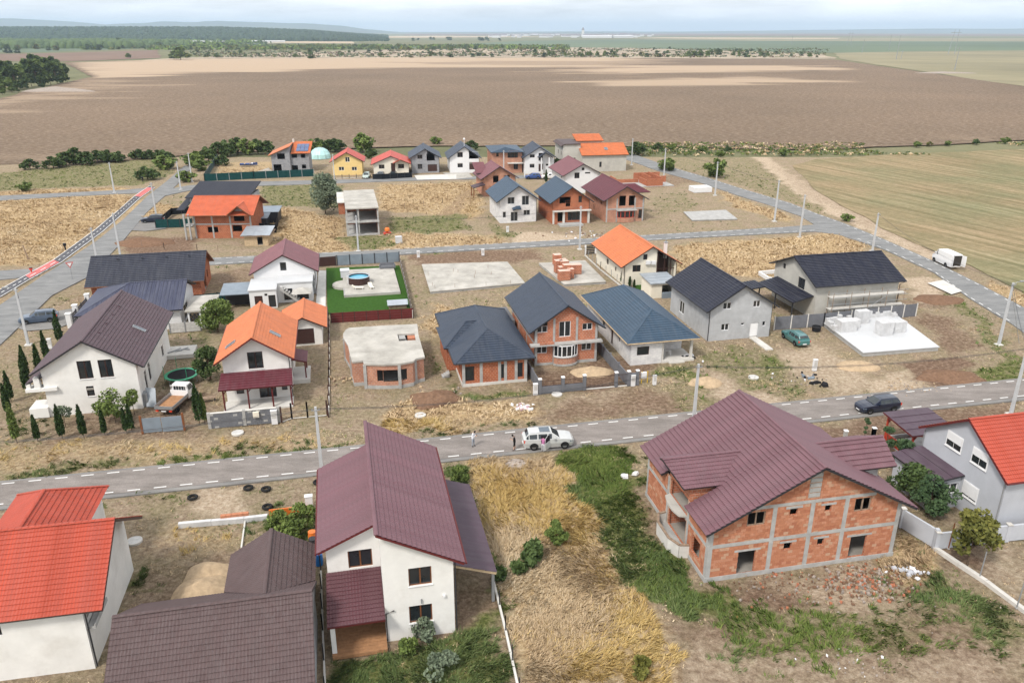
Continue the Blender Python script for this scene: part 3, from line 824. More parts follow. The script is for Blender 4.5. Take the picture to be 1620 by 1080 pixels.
def fieldmat(name,stops,rot=0.0,s_along=.02,s_across=.6,s_big=.004,bump=.5,big=((.35,(.82,.82,.82)),(.65,(1.15,1.13,1.1))),spd=.12,gscale=2.5):
  m,n,b = nodemat(name,.97,.04)
  tcn = addn(n,'ShaderNodeTexCoord')
  r0 = addn(n,'ShaderNodeMapping'); r0.inputs['Rotation'].default_value = (0,0,-rot); n.links.new(tcn.outputs['Object'],r0.inputs['Vector'])
  mpn = addn(n,'ShaderNodeMapping',Scale=(s_along,s_across,1)); n.links.new(r0.outputs['Vector'],mpn.inputs['Vector'])
  a = addn(n,'ShaderNodeTexNoise',Scale=1.0,Detail=7.0,Roughness=.72); n.links.new(mpn.outputs['Vector'],a.inputs['Vector'])
  g = addn(n,'ShaderNodeTexNoise',Scale=gscale * .16,Detail=9.0,Roughness=.85); n.links.new(tcn.outputs['Object'],g.inputs['Vector'])
  ad = addn(n,'ShaderNodeMixRGB'); ad.inputs['Fac'].default_value = .45; n.links.new(a.outputs['Fac'],ad.inputs['Color1']); n.links.new(g.outputs['Fac'],ad.inputs['Color2'])
  r = ramp(n,stops); n.links.new(ad.outputs['Color'],r.inputs['Fac'])
  bgn = addn(n,'ShaderNodeTexNoise',Scale=s_big,Detail=5.0,Roughness=.6); n.links.new(tcn.outputs['Object'],bgn.inputs['Vector'])
  r2 = ramp(n,list(big)); n.links.new(bgn.outputs['Fac'],r2.inputs['Fac'])
  mu = addn(n,'ShaderNodeMixRGB'); mu.blend_type = 'MULTIPLY'; mu.inputs['Fac'].default_value = 1
  n.links.new(r.outputs['Color'],mu.inputs['Color1']); n.links.new(r2.outputs['Color'],mu.inputs['Color2'])
  n.links.new(mu.outputs['Color'],b.inputs['Base Color'])
  bp = addn(n,'ShaderNodeBump',Strength=bump,Distance=.3); n.links.new(ad.outputs['Color'],bp.inputs['Height']); n.links.new(bp.outputs['Normal'],b.inputs['Normal'])
  return m,n,b,mu
def sheet(name,mat,pts,z,jag=0.0,seg=0,seed=0,world=False):
  P = [Vector((*(p if world else G(*p)),0)) for p in pts]
  if seg:
    Q = []
    for i,(a,c) in enumerate(zip(P,P[1:] + P[:1])):
      k = max(1,int((c - a).length / seg))
      for j in range(k):
        q = a.lerp(c,j / k); nn = mn.noise(Vector((q.x / seg / 3,q.y / seg / 3,seed))) * jag
        d = (c - a).normalized(); q += Vector((-d.y,d.x,0)) * nn; Q.append(q)
    P = Q
  from mathutils.geometry import tessellate_polygon
  tri = tessellate_polygon([P])
  b = MB(); b.v = [(p.x,p.y,z) for p in P]
  for t in tri:
    a,c,d = [P[i] for i in t]
    b.f.append(tuple(t) if (c - a).cross(d - a).z > 0 else tuple(reversed(t))); b.m.append(0)
  o = link_mesh(name,b.v,b.f,[mat]); o['kind'] = 'structure'; return o
fieldmat('meadow',[(.3,(.11,.12,.065)),(.5,(.17,.17,.095)),(.7,(.26,.24,.145))],rot=.1,s_along=.004,s_across=.02,s_big=.0008)
fieldmat('far_green',[(.3,(.09,.12,.08)),(.5,(.13,.165,.11)),(.7,(.19,.215,.14))],rot=.05,s_along=.002,s_across=.02,s_big=.0006)
fieldmat('far_tan',[(.3,(.34,.27,.19)),(.5,(.46,.37,.26)),(.7,(.54,.46,.34))],s_along=.002,s_across=.03,s_big=.001)
fieldmat('far_brown',[(.3,(.14,.095,.075)),(.5,(.19,.135,.105)),(.7,(.25,.18,.14))],s_along=.01,s_across=.05,s_big=.002)
fieldmat('tan_green',[(.3,(.17,.16,.10)),(.5,(.25,.225,.145)),(.7,(.34,.30,.20))],rot=-.4,s_along=.004,s_across=.03,s_big=.004)
fieldmat('scrub_ground',[(.38,(.10,.11,.06)),(.46,(.26,.21,.155)),(.54,(.46,.39,.30)),(.62,(.33,.26,.20))],s_along=.025,s_across=.035,s_big=.004)
fieldmat('stubble_field',[(.36,(.125,.115,.06)),(.46,(.20,.17,.10)),(.54,(.275,.228,.14)),(.64,(.39,.32,.215))],rot=D2R(-66),s_along=.02,s_across=.45,s_big=.03,gscale=4,big=((.35,(.80,.90,.82)),(.62,(1.12,1.03,1.0))))
# far plain, out to the horizon
b = MB(); b.face([(-42000,-1500,-.35),(42000,-1500,-.35),(42000,42000,-.35),(-42000,42000,-.35)])
tag(b.obj('plain','meadow'),kind='structure')
# the ploughed field with its far stubble strip and soft-edged paler tan bands, one sheet
def ploughed():
  dx = 8; xs = np.arange(-1500,1500,dx); ys = np.arange(246,1300,dx); X,Y = np.meshgrid(xs,ys)
  outl = [(-400,276),(-400,210),(-40,166),(60,140),(145,122),(100,99),(300,93.5),(640,91.5),(1000,92),(1320,94.5),(1450,113),(1620,137),(1980,180),(2200,230),(1620,222),(1340,236),(1190,236),(1050,232),(700,230),(330,243),(180,255)]
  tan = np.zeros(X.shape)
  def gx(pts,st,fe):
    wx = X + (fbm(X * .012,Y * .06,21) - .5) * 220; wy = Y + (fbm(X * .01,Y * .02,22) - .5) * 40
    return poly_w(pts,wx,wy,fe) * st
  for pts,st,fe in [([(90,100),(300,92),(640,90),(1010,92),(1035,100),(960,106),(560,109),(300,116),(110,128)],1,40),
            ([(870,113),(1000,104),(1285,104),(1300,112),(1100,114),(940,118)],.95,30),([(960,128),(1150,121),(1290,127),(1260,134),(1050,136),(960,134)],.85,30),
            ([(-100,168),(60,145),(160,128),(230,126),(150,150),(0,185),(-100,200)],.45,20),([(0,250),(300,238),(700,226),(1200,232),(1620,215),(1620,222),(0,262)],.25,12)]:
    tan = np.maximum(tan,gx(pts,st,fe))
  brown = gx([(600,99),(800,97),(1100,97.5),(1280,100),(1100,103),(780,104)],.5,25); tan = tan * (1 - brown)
  P = [G(*p) for p in outl]
  ins = poly_w(outl,X,Y,1.0) > .5
  nx = len(xs); keep = ins[:-1,:-1] & ins[1:,:-1] & ins[:-1,1:] & ins[1:,1:]
  # snap the edge: sheet polygon under the grid covers the rim
  r_,c_ = np.nonzero(keep); a = r_ * nx + c_
  f = np.stack([a,a + 1,a + nx + 1,a + nx],1)
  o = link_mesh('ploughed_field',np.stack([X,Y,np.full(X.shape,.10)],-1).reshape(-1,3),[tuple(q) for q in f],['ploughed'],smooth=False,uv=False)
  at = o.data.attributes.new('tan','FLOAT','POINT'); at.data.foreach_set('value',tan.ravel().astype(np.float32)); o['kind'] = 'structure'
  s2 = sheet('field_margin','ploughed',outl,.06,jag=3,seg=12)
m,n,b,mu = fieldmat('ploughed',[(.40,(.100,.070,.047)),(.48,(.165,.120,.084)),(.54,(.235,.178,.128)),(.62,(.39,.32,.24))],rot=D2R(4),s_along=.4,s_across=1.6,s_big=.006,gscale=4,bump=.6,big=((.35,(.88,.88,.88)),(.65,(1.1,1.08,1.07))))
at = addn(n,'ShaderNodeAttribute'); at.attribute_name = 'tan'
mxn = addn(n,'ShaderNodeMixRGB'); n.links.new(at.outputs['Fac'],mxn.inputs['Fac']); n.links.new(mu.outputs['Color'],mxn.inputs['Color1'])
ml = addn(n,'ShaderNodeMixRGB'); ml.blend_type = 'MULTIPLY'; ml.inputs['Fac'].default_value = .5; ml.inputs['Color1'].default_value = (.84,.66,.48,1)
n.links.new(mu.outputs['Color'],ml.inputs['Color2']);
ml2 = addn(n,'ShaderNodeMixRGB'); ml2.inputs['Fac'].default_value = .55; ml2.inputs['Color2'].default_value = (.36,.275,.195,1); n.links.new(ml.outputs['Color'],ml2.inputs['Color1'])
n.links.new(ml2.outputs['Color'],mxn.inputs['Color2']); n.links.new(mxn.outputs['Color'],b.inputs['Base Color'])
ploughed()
sheet('stubble_field','stubble_field',[(1252,262),(1290,252),(1420,244),(1620,236),(1980,232),(2100,640),(1760,560),(1640,470),(1560,436),(1500,405),(1400,362),(1300,308)],.03,jag=1.2,seg=4)
sheet('brown_field','far_brown',[(-300,96),(0,97),(110,97),(255,92),(250,79.5),(60,85),(-300,88)],.0,jag=6,seg=30)
sheet('scrub_ground','scrub_ground',[(205,96),(330,90),(430,84),(640,78),(820,75),(1000,76),(1200,82),(1300,86),(1325,93.5),(1200,93),(1000,92),(640,91.5),(300,95)],-.1,jag=12,seg=25)
sheet('far_field','tan_green',[(1330,94),(1320,84),(1430,82),(1620,80),(1990,78),(1990,178),(1620,136),(1450,112)],-.02,jag=5,seg=30)
sheet('far_field','far_green',[(560,79),(700,72),(820,65),(1050,62),(1620,66),(1990,66),(1990,80),(1620,81),(1330,84),(1000,76),(760,74)],-.12,jag=8,seg=60)
sheet('far_field','tan_green',[(1000,62.5),(1340,60),(1620,61),(1990,61),(1990,65.5),(1620,66),(1200,65)],-.08,jag=10,seg=100)
sheet('far_field','far_tan',[(990,60.5),(1050,59.5),(1330,60.2),(1325,61.8),(1100,61.5)],-.04,jag=10,seg=100)
sheet('far_field','far_tan',[(210,64),(560,66),(560,69),(420,68),(210,66.5)],-.04,jag=10,seg=100)
sheet('far_field','far_green',[(-200,83),(60,83),(250,76),(420,72),(420,66),(200,68),(-200,70)],-.1,jag=10,seg=60)
sheet('far_field','far_tan',[(500,58),(700,57),(900,58.5),(700,60),(500,60)],-.04,jag=10,seg=100)
sheet('far_field','far_brown',[(640,54),(1100,53.5),(1620,54),(1620,57.5),(1000,57),(640,56)],-.06,jag=10,seg=300)

# ------------------------------------------------------------------ roads
def asphalt(name,c0,c1):
  m,n,b = nodemat(name,.9,.15)
  tcn = addn(n,'ShaderNodeTexCoord')
  mq = addn(n,'ShaderNodeMapping',Scale=(.5,1.6,1)); mq.inputs['Rotation'].default_value = (0,0,-GRID if 'warm' in name else 0); n.links.new(tcn.outputs['Object'],mq.inputs['Vector'])
  a = addn(n,'ShaderNodeTexNoise',Scale=.45,Detail=9.0,Roughness=.72); n.links.new(mq.outputs['Vector'],a.inputs['Vector'])
  r = ramp(n,[(.36,c0),(.64,c1)]); n.links.new(a.outputs['Fac'],r.inputs['Fac'])
  g = addn(n,'ShaderNodeTexNoise',Scale=14.0,Detail=3.0); n.links.new(tcn.outputs['Object'],g.inputs['Vector'])
  rg = ramp(n,[(.3,(.8,.8,.8)),(.7,(1.12,1.12,1.12))]); n.links.new(g.outputs['Fac'],rg.inputs['Fac'])
  mu = addn(n,'ShaderNodeMixRGB'); mu.blend_type = 'MULTIPLY'; mu.inputs['Fac'].default_value = 1
  n.links.new(r.outputs['Color'],mu.inputs['Color1']); n.links.new(rg.outputs['Color'],mu.inputs['Color2']); n.links.new(mu.outputs['Color'],b.inputs['Base Color'])
asphalt('asphalt_warm',(.18,.16,.145),(.28,.25,.23))
asphalt('asphalt_grey',(.165,.168,.168),(.265,.265,.26))
asphalt('asphalt_dark',(.085,.085,.095),(.13,.13,.14))
asphalt('gravel_edge',(.17,.165,.16),(.26,.25,.235))
RZ = .10
def road(name,mat,left,right,z=RZ,th=.25,world=False):
  """slab between two edge lines (pixel lists of equal length)"""
  A = [p if world else G(*p,z) for p in left]; B = [p if world else G(*p,z) for p in right]
  b = MB()
  for i in range(len(A) - 1):
    b.face([(*B[i],z),(*B[i + 1],z),(*A[i + 1],z),(*A[i],z)])
    b.face([(*A[i],z),(*A[i + 1],z),(*A[i + 1],z - th),(*A[i],z - th)]); b.face([(*B[i + 1],z),(*B[i],z),(*B[i],z - th),(*B[i + 1],z - th)])
  o = b.obj(name,mat); o['kind'] = 'structure'
  return o
ga = GRID
def near_line(px,py):                       # a point in the near road's own axes
  x,y = G(px,py,RZ); return x * math.cos(ga) + y * math.sin(ga),-x * math.sin(ga) + y * math.cos(ga)
_,v_far = near_line(810,681); _,v_near = near_line(810,713.5)
def nw(s,v): return (s * math.cos(ga) - v * math.sin(ga),s * math.sin(ga) + v * math.cos(ga))
print('road',v_near,v_far)
road('road_shoulder','gravel_edge',[nw(-120,v_far + .35),nw(130,v_far + .35)],[nw(-120,v_near - .55),nw(130,v_near - .55)],z=RZ - .03,world=True)
nr = road('road','asphalt_warm',[nw(-120,v_far),nw(130,v_far)],[nw(-120,v_near),nw(130,v_near)],world=True)
dm = None
def dash(parent,x,y,ang,L_=1.05,W_=.14,mat='road_paint',z=RZ + .004,name='edge_dash'):
  global dm
  key = (L_,W_,mat)
  if dm is None: dm = {}
  if key not in dm:
    b = MB(); b.face([(-L_ / 2,-W_ / 2,0),(L_ / 2,-W_ / 2,0),(L_ / 2,W_ / 2,0),(-L_ / 2,W_ / 2,0)]); o = b.obj(name,mat,parent); dm[key] = o.data
  else:
    o = bpy.data.objects.new(name,dm[key]); C.objects.link(o); o.parent = parent
  o.location = (x,y,z); o.rotation_euler = (0,0,ang); return o
s = -62.0
while s < 84:
  for v in (v_far - .28,v_near + .28):
    x,y = nw(s + (.3 if v < v_far - 1 else 0),v); dash(nr,x,y,ga)
  s += 2.2
mr = road('road','asphalt_grey',[(300,409),(600,396),(900,379),(1100,367),(1240,359),(1330,352)],[(330,419),(600,404),(900,387.5),(1100,375.5),(1290,366),(1360,375)],z=.09)
s0 = near_line(340,418)[0]
for i in range(60):
  t = i / 59
  for (a,c,off) in (((345,408.5),(1235,361),0),((345,416.5),(1285,364.5),0)):
    x0_,y0_ = G(*a,.09); x1_,y1_ = G(*c,.09); dash(mr,x0_ + (x1_ - x0_) * t,y0_ + (y1_ - y0_) * t,math.atan2(y1_ - y0_,x1_ - x0_),1.05,.14,z=.094)
road('road','asphalt_grey',[(300,293),(400,287.5),(540,284),(700,279.5),(860,277)],[(300,301),(400,294),(540,289.5),(700,284),(860,281.5)],z=.08)
rr_ = road('road','asphalt_grey',[(1000,243),(1060,264),(1120,281),(1169,297),(1250,321),(1293,338),(1336,353),(1398,378),(1475,412),(1552,450),(1620,486),(1720,545)],
           [(985,250),(1040,270),(1105,288),(1165,308),(1213,323),(1265,341),(1300,362),(1398,394),(1478,431),(1533,471),(1601,512),(1690,575)],z=.085)
for L1 in ([(1062,265.5),(1120,282.5),(1250,322.5),(1336,355)],[(1336,355),(1398,380),(1475,414),(1552,452),(1620,488.5)],[(1352,375.5),(1398,392.5),(1478,429),(1533,469),(1601,509.5)]):
  for a,c in zip(L1,L1[1:]):
    x0_,y0_ = G(*a,.085); x1_,y1_ = G(*c,.085); LL = math.hypot(x1_ - x0_,y1_ - y0_); k = int(LL / 2.3)
    for i in range(k): t = (i + .5) / k; dash(rr_,x0_ + (x1_ - x0_) * t,y0_ + (y1_ - y0_) * t,math.atan2(y1_ - y0_,x1_ - x0_),z=.089)
lr = road('road','asphalt_grey',[(-60,505),(0,482),(60,441),(150,383),(195,347),(232,311),(262,288),(292,262)],[(-60,590),(0,545),(82,467),(140,437),(190,386),(232,336),(282,290),(306,262)],z=.08)
road('road','asphalt_grey',[(-60,434),(0,428),(66,424)],[(-60,445),(0,442),(60,436)],z=.075)
road('road','asphalt_grey',[(-60,314),(0,309.5),(100,305),(200,300),(236,297)],[(-60,321),(0,317),(100,311),(200,306),(226,305)],z=.075)
road('road','asphalt_grey',[(262,300),(300,293)],[(250,312),(300,301)],z=.072)
road('road','asphalt_grey',[(180,410),(300,409)],[(170,422),(330,419)],z=.072)
cl = road('cycle_path','asphalt_dark',[(-40,478),(0,458),(38,437),(85,411),(150,364),(186,334),(212,311),(237,294)],[(-40,492),(0,469),(48,440),(97,414),(163,365),(197,335),(222,312),(245,296)],z=.088)
def cyc(p,q,n_,L_=.9,off=0):
  x0_,y0_ = G(*p,.09); x1_,y1_ = G(*q,.09)
  for i in range(n_):
    t = (i + .5) / n_; dash(cl,x0_ + (x1_ - x0_) * t,y0_ + (y1_ - y0_) * t,math.atan2(y1_ - y0_,x1_ - x0_),L_,.16,z=.093)
cyc((0,463.5),(44,438.5),5); cyc((91,412.5),(156.5,364.5),11); cyc((156.5,364.5),(217,311.5),14); cyc((44,438.5),(91,412.5),3,1.8)
for pts in ([(44,437),(90,414.5),(82,409.5),(38,433.5)],): pass
sheet('cycle_path_red_section','red_paint',[(40,436.5),(47,440.5),(94,415.5),(84,411.5)],.0905)
sheet('cycle_path_red_section','red_paint',[(213,310.5),(222,312),(243,297.5),(233,297)],.0905)
def line(parent,pts,w_,z,mat='road_paint',name='edge_line'):
  b = MB(); P = [G(*p,z) for p in pts]
  for (xa,ya),(xb,yb) in zip(P,P[1:]):
    d = math.hypot(xb - xa,yb - ya); nx_,ny_ = -(yb - ya) / d * w_ / 2,(xb - xa) / d * w_ / 2
    b.face([(xa - nx_,ya - ny_,z),(xb - nx_,yb - ny_,z),(xb + nx_,yb + ny_,z),(xa + nx_,ya + ny_,z)])
  return b.obj(name,mat,parent)
line(cl,[(0,457.5),(38,436.5),(85,410.5),(150,363.5),(186,333.5),(212,310.5),(237,293.5)],.14,.093)
line(cl,[(0,469.5),(48,440.8),(97,414.5),(163,365.5),(197,335.5),(222,312.5),(245,296.5)],.14,.093)
# green turf yard, terrace and paths of the pool garden
sheet('artificial_lawn','turf',[(518,497),(516,424),(632,420),(652,492),(600,500)],.03)
sheet('garden_path','pale_concrete',[(500,480),(504,428),(516,428),(515,492),(503,492)],.035)
sheet('small_lawn','turf',[(1000,447),(1040,444),(1040,456),(1008,460)],.03)
sheet('driveway','pale_concrete',[(655,278),(722,276),(722,284),(660,285)],.12)
sheet('driveway','weathered_slab',[(720,284),(748,281),(740,272),(700,274)],.1)
sheet('driveway','weathered_slab',[(400,274),(425,266),(432,272),(402,277)],.1)
sheet('culvert_slab','pale_concrete',[(1467,449),(1492,444),(1522,462),(1505,467)],.16)
sheet('parking_patch','gravel_edge',[(20,515),(45,500),(115,488),(130,505),(90,520),(40,524)],.05)
sheet('parking_patch','gravel_edge',[(195,364),(225,350),(270,350),(262,362),(230,366)],.05)
# ------------------------------------------------------------------ pixel helpers for openings
ZO = {'A': (460,650,.3983),'B': (980,600,1 / 3),'C': (1300,600,.3704),'D': (0,380,.3148),'E': (300,370,.2964),'F': (640,370,.2963),
   'G': (1040,370,.2964),'H': (740,200,.25),'I': (400,200,.25),'J': (0,210,.25),'K': (0,700,.3518),'L': (1120,200,.3086)}
def zp(z,x,y): o = ZO[z]; return (o[0] + x * o[2],o[1] + y * o[2])
def wz(kind,z,x0,y0,x1,y1,n=2):
  a = zp(z,x0,y1); b = zp(z,x1,y0); return (kind,a[0],a[1],b[0],b[1],n)

# ------------------------------------------------------------------ 1 plum split-roof house (centre front)
def plum_house():
  h = Frame((718,998),4.5)
  r = house_root('split_roof_house',h,'white two storey house with plum split-level tiled roof and orange window frames','house')
  k = 2.94 / 5.5
  zt = lambda x: 8.78 - k * (x + 0.2) - 0.17
  walls(r,h,0,4.6,0,14.8,{'F': [(0,zt(0)),(4.6,zt(4.6))],'B': [(0,zt(4.6)),(4.6,zt(0))],'R': [(0,zt(4.6)),(14.8,zt(4.6))],'L': [(0,zt(0)),(14.8,zt(0))]},
     {'F': [wz('wos','A',470,614,558,697),wz('wos','A',473,763,561,843)],'R': [('wo','m',5,6.2,3.6,4.8),('wo','m',10,11.2,3.6,4.8)],
           'B': [('wo','m',2,3.4,3.6,4.8)]},'white_plaster',floors=(2.9,))
  z2 = lambda x: 7.25 - 0.45 * (-0.2 - x) - 0.17
  walls(r,h,-3.6,-0.003,3.5,13.9,{'F': [(0,z2(-3.6)),(3.6,z2(0))],'B': [(0,z2(0)),(3.6,z2(-3.6))],'L': [(0,z2(-3.6)),(10.4,z2(-3.6))],'R': [(0,z2(-.01)),(10.4,z2(-.01))]},
     {'F': [wz('wo','A',231,545,321,625),('wo','m',-2.9,-1.9,0.1,2.2,2)],'L': [('wo','m',6,7.2,3.6,4.7),('wo','m',10,11.2,3.6,4.7)]},'white_plaster',floors=(2.9,))
  # roofs
  hi = [(5.3,-.55,8.78 - k * 5.5),(5.3,15.35,8.78 - k * 5.5),(-.22,15.35,8.78),(-.22,-.55,8.78)]
  roof(r,[hi],'plum_tile_mauve','wine_wood',singles=True,wave=.2,course=.36,gutters=[((5.4,-.5,5.78),(5.4,15.3,5.78))],ridges=[((-.22,-.55,8.79),(-.22,15.35,8.79))])
  lo = [(-4.15,14.3,7.25 - .45 * 3.95),(-4.15,3.0,7.25 - .45 * 3.95),(-.2,3.0,7.25),(-.2,14.3,7.25)]
  roof(r,[lo],'plum_tile_mauve','wine_wood',singles=True,wave=.2,course=.36,gutters=[((-4.22,3.0,5.4),(-4.22,14.3,5.4))],name='lower_roof')
  cn = [(-3.75,-1.0,2.62),(0.25,-1.0,2.62),(0.0,3.46,3.5),(-3.6,3.46,3.5)]
  cn = [(-3.7,-1.0,2.62),(-.02,-1.0,2.62),(-.02,3.46,3.5),(-3.7,3.46,3.5)]
  roof(r,[cn],'plum_tile','wine_wood',singles=True,wave=.2,course=.36,name='porch_roof')
  b = MB(); b.box(-3.55,-0.75,0.1,-3.25,-0.55,2.5); b.obj('porch_post','white_plaster',r)
  dk = empty('deck',(0,0,0)); dk.parent = r
  for i in range(16):
    b = MB(); y = -1.05 + i * .285; b.box(-3.55,y,.02,0.0 - .02,y + .265,.30 + random.uniform(0,.006)); b.obj('deck_board','wood_deck',dk)
  # carport
  cp = [(7.95,2.3,2.55),(7.95,14.2,2.55),(4.62,14.2,3.75),(4.62,2.3,3.75)]
  roof(r,[cp],'plum_sheet','raw_timber',course=1.1,name='carport_roof',th=.16)
  for y in (2.5,6.2,10,13.9):
    b = MB(); b.box(7.6,y - .1,0,7.8,y + .1,2.45); b.obj('carport_post','grey_metal',r)
  for y in (0.02,14.78): downpipe(r,4.72,y,5.6)
  b = MB(); b.tube([(0.05,-.09,0.1),(0.05,-.09,2.3),(.6,-.09,2.5)],.045); b.obj('downpipe','dark_metal',r)
  b = MB(); q = h.at(*zp('A',608,730),y=0); b.box(q[0] - .08,-.14,q[2] - .08,q[0] + .1,-.01,q[2] + .08); b.obj('security_camera','white_paint',r)
  q = h.at(*zp('A',519,750),y=0); b = MB(); b.box(q[0] - .04,-.1,q[2] - .2,q[0] + .04,-.01,q[2] + .12); b.obj('wall_lamp','grey_metal',r)
  return h
H3 = plum_house()

# ------------------------------------------------------------------ 2 raw brick house (right front)
def brick_house():
  h = Frame((1410,877),15.6,11.8)
  r = house_root('unfinished_brick_house',h,'large unplastered brick house with mauve tiled roof, dormers and concrete frame','house')
  W,D,xm = 15.6,12.1,8.15
  k1 = (9.0 - 4.5) / (xm + .6); k2 = (9.0 - 4.5) / (16.5 - xm)
  zl = lambda x: 9.0 - k1 * (xm - x) - .18; zr_ = lambda x: 9.0 - k2 * (x - xm) - .18
  fr = [(0,zl(0)),(xm,9 - .18),(W,zr_(W))]
  ops = {'F': [wz('v','B',602,622,697,697),wz('v','B',806,608,848,645),wz('v','B',972,592,1008,626),wz('v','B',1110,555,1200,628),
                 wz('v','B',552,806,648,925),wz('v','B',776,770,818,808),wz('v','B',935,750,972,787),wz('v','B',1080,735,1176,845)],
           'L': [('v','m',1.2,2.6,0.9,2.4),('v','m',3.9,7.2,0.3,2.65),('v','m',3.9,7.2,3.1,5.3)],
           'R': [('v','m',2,3.2,.9,2.3),('v','m',7,8.2,.9,2.3)]}
  wo_ = walls(r,h,0,W,0,D,{'F': fr,'B': [(0,zr_(W)),(W - xm,9 - .18),(W,zl(0))],'L': [(0,zl(0)),(D,zl(0))],'R': [(0,zr_(W)),(D,zr_(W))]},
        ops,'mortar',floors=(3.0,),reveal='clay_block',depth=.16)
  # inside wall behind the recess
  b = MB(); b.box(1.7,3.6,.12,1.85,7.6,5.5); b.box(.02,3.55,.12,1.7,3.7,5.2); b.box(.02,7.4,.12,1.7,7.55,5.2); b.obj('inner_wall','clay_block',r)
  # openings and frame members on the front, metres
  def rects():
    out = []
    for sp in ops['F']:
      A = h.at(sp[1],sp[2],y=0); B = h.at(sp[3],sp[4],y=0); out.append((A[0],B[0],max(A[2],.3),B[2]))
    return out
  R = rects()
  pil = [0.17,5.0,8.05,10.85,W - .17]; pw = .34
  belts = [(2.82,3.12,0,W),(5.74,6.0,3.2,13.2)]
  lint = [(a - .35,c + .35,f + .005,f + .17) for a,c,e,f in R if f < 5.2 or c - a < 1.2]
  mem = []
  t0 = -.045
  for x in pil:
    for (z0,z1) in ((.02,2.82),(3.12,min(5.74,(zl(x) if x < xm else zr_(x)) - .1))):
      if x in (pil[0],pil[-1]) and z0 > 3: z1 = (zl(x + .17) if x < xm else zr_(x + .17)) - .12
      b = MB(); b.box(x - pw / 2,t0,z0,x + pw / 2,.05,z1); b.obj('pillar','concrete',r)
  for z0,z1,a,c in belts:
    b = MB(); b.box(a,t0 - .004,z0,c,.05,z1); b.obj('ring_beam','concrete',r)
  for a,c,e,f in lint:
    b = MB(); b.box(a,t0 - .006,e,c,.04,f); b.obj('lintel','concrete',r)
  b = MB(); b.box(-.08,-.08,-.3,W + .08,.0,.3); b.obj('plinth','concrete',r)
  # mullions in the two upper windows
  for a,c,e,f in (R[0],R[3]):
    b = MB(); m = (a + c) / 2
    for x in (a + .04,m,c - .04): b.box(x - .05,.05,e,x + .05,.13,f)
    b.box(a,.05,e,c,.13,e + .08); b.box(a,.05,f - .08,c,.13,f); b.obj('window_frame','old_timber',r)
  vx = h.at(*zp('B',928,520),y=0)
  for i in range(5):
    b = MB(); b.box(vx[0] - .45,-.07,6.25 + i * .42,vx[0] + .45,.06,6.55 + i * .42); b.obj('vent_block','concrete',r)
  # bricks
  holes = R + [(x - pw / 2,x + pw / 2,0,9) for x in pil[:1] + pil[-1:]] + [(x - pw / 2,x + pw / 2,0,5.8) for x in pil[1:-1]] + [(a,c,z0,z1) for z0,z1,a,c in belts] + \
    [(a,c,e,f) for a,c,e,f in lint] + [(vx[0] - .5,vx[0] + .5,6.1,8.6)]
  BH,BW,J_ = .245,.385,.014
  rows = []
  def course_cuts(free,zz,zz1,hl):
    for a,c,e,f in hl:
      if e < zz1 - .03 and f > zz + .03:
        nf = []
        for p,q,lo,hi in free:
          if c <= p or a >= q: nf.append((p,q,lo,hi)); continue
          if a > p: nf.append((p,a,lo,hi))
          if c < q: nf.append((c,q,lo,hi))
          p2,q2 = max(p,a),min(q,c)
          if e > lo + .07: nf.append((p2,q2,lo,min(hi,e - .004)))
          elif f < hi - .07: nf.append((p2,q2,max(lo,f + .004),hi))
        free = nf
    return free
  def lay(free,odd):
    out = []
    for p,q,lo,hi in free:
      x = p; first = True
      while x < q - .05:
        x1 = min(q,x + (BW * .5 if first and odd else BW)); first = False
        if x1 - x > .06: out.append((x + J_ / 2,x1 - J_ / 2,lo,hi))
        x = x1
    return out
  z = .305; ri = 0
  while z < 8.7:
    z1 = z + BH - J_
    lim0 = xm - (9 - .18 - z1) / k1; lim1 = xm + (9 - .18 - z1) / k2
    rows += lay(course_cuts([(max(0,lim0 + .02),min(W,lim1 - .02),z,z1)],z,z1,holes),ri % 2)
    z += BH; ri += 1
  mats5 = ['brick_a','brick_b','brick_c','brick_d','brick_e']
  rows.sort(key=lambda q: q[2] * 1.0 - q[0] * .05)
  unit = []
  for m in mats5:
    b = MB(); b.box(0,-.03,0,1,.0,1); o = b.obj('brick',m,r); unit.append(o.data); bpy.data.objects.remove(o)
  rest = MB(); nsing = 0
  for x0,x1,z0,z1 in rows:
    mi = random.choices(range(5),(5,4,4,2,2))[0]; pr = random.uniform(0,.008)
    if nsing < 296:
      o = bpy.data.objects.new('brick',unit[mi]); C.objects.link(o); o.parent = r
      o.location = (x0,-pr,z0); o.scale = (x1 - x0,1,z1 - z0); nsing += 1
    else: rest.box(x0,-.03 - pr,z0,x1,0,z1,mi)
  # left wall courses
  z = .305; ri = 0
  lw = [(1.2,2.6,.9,2.4),(3.7,7.4,0,5.5),(0,.3,0,9),(3.4,3.7,0,9),(7.4,7.7,0,9),(11.8,12.2,0,9),(0,13,2.8,3.12)]
  while z < zl(0) - .25:
    z1 = z + BH - J_
    for x0,x1,lo,hi in lay(course_cuts([(0.0,D,z,z1)],z,z1,lw),ri % 2):
      rest.box(-.03 - random.uniform(0,.008),x0,lo,0,x1,hi,random.choices(range(5),(5,4,4,2,2))[0])
    z += BH; ri += 1
  o = rest.obj('brick_courses',mats5,r); o['kind'] = 'stuff'
  for y in (.15,3.55,7.55,D - .17):
    b = MB(); b.box(-.045,y - .15,0,.04,y + .15,zl(0) - .15); b.obj('pillar','concrete',r)
  b = MB(); b.box(-.05,-.05,2.82,.03,D,3.12); b.obj('ring_beam','concrete',r)
  b = MB(); b.box(-.08,0.0,-.3,-.001,D + .05,.3); b.obj('plinth','concrete',r)
  # terrace bulging from the west side, balcony slab above
  tp = [(0,2.95),(-.75,3.1),(-1.2,4.2),(-1.2,6.4),(-.75,7.5),(0,7.65)]
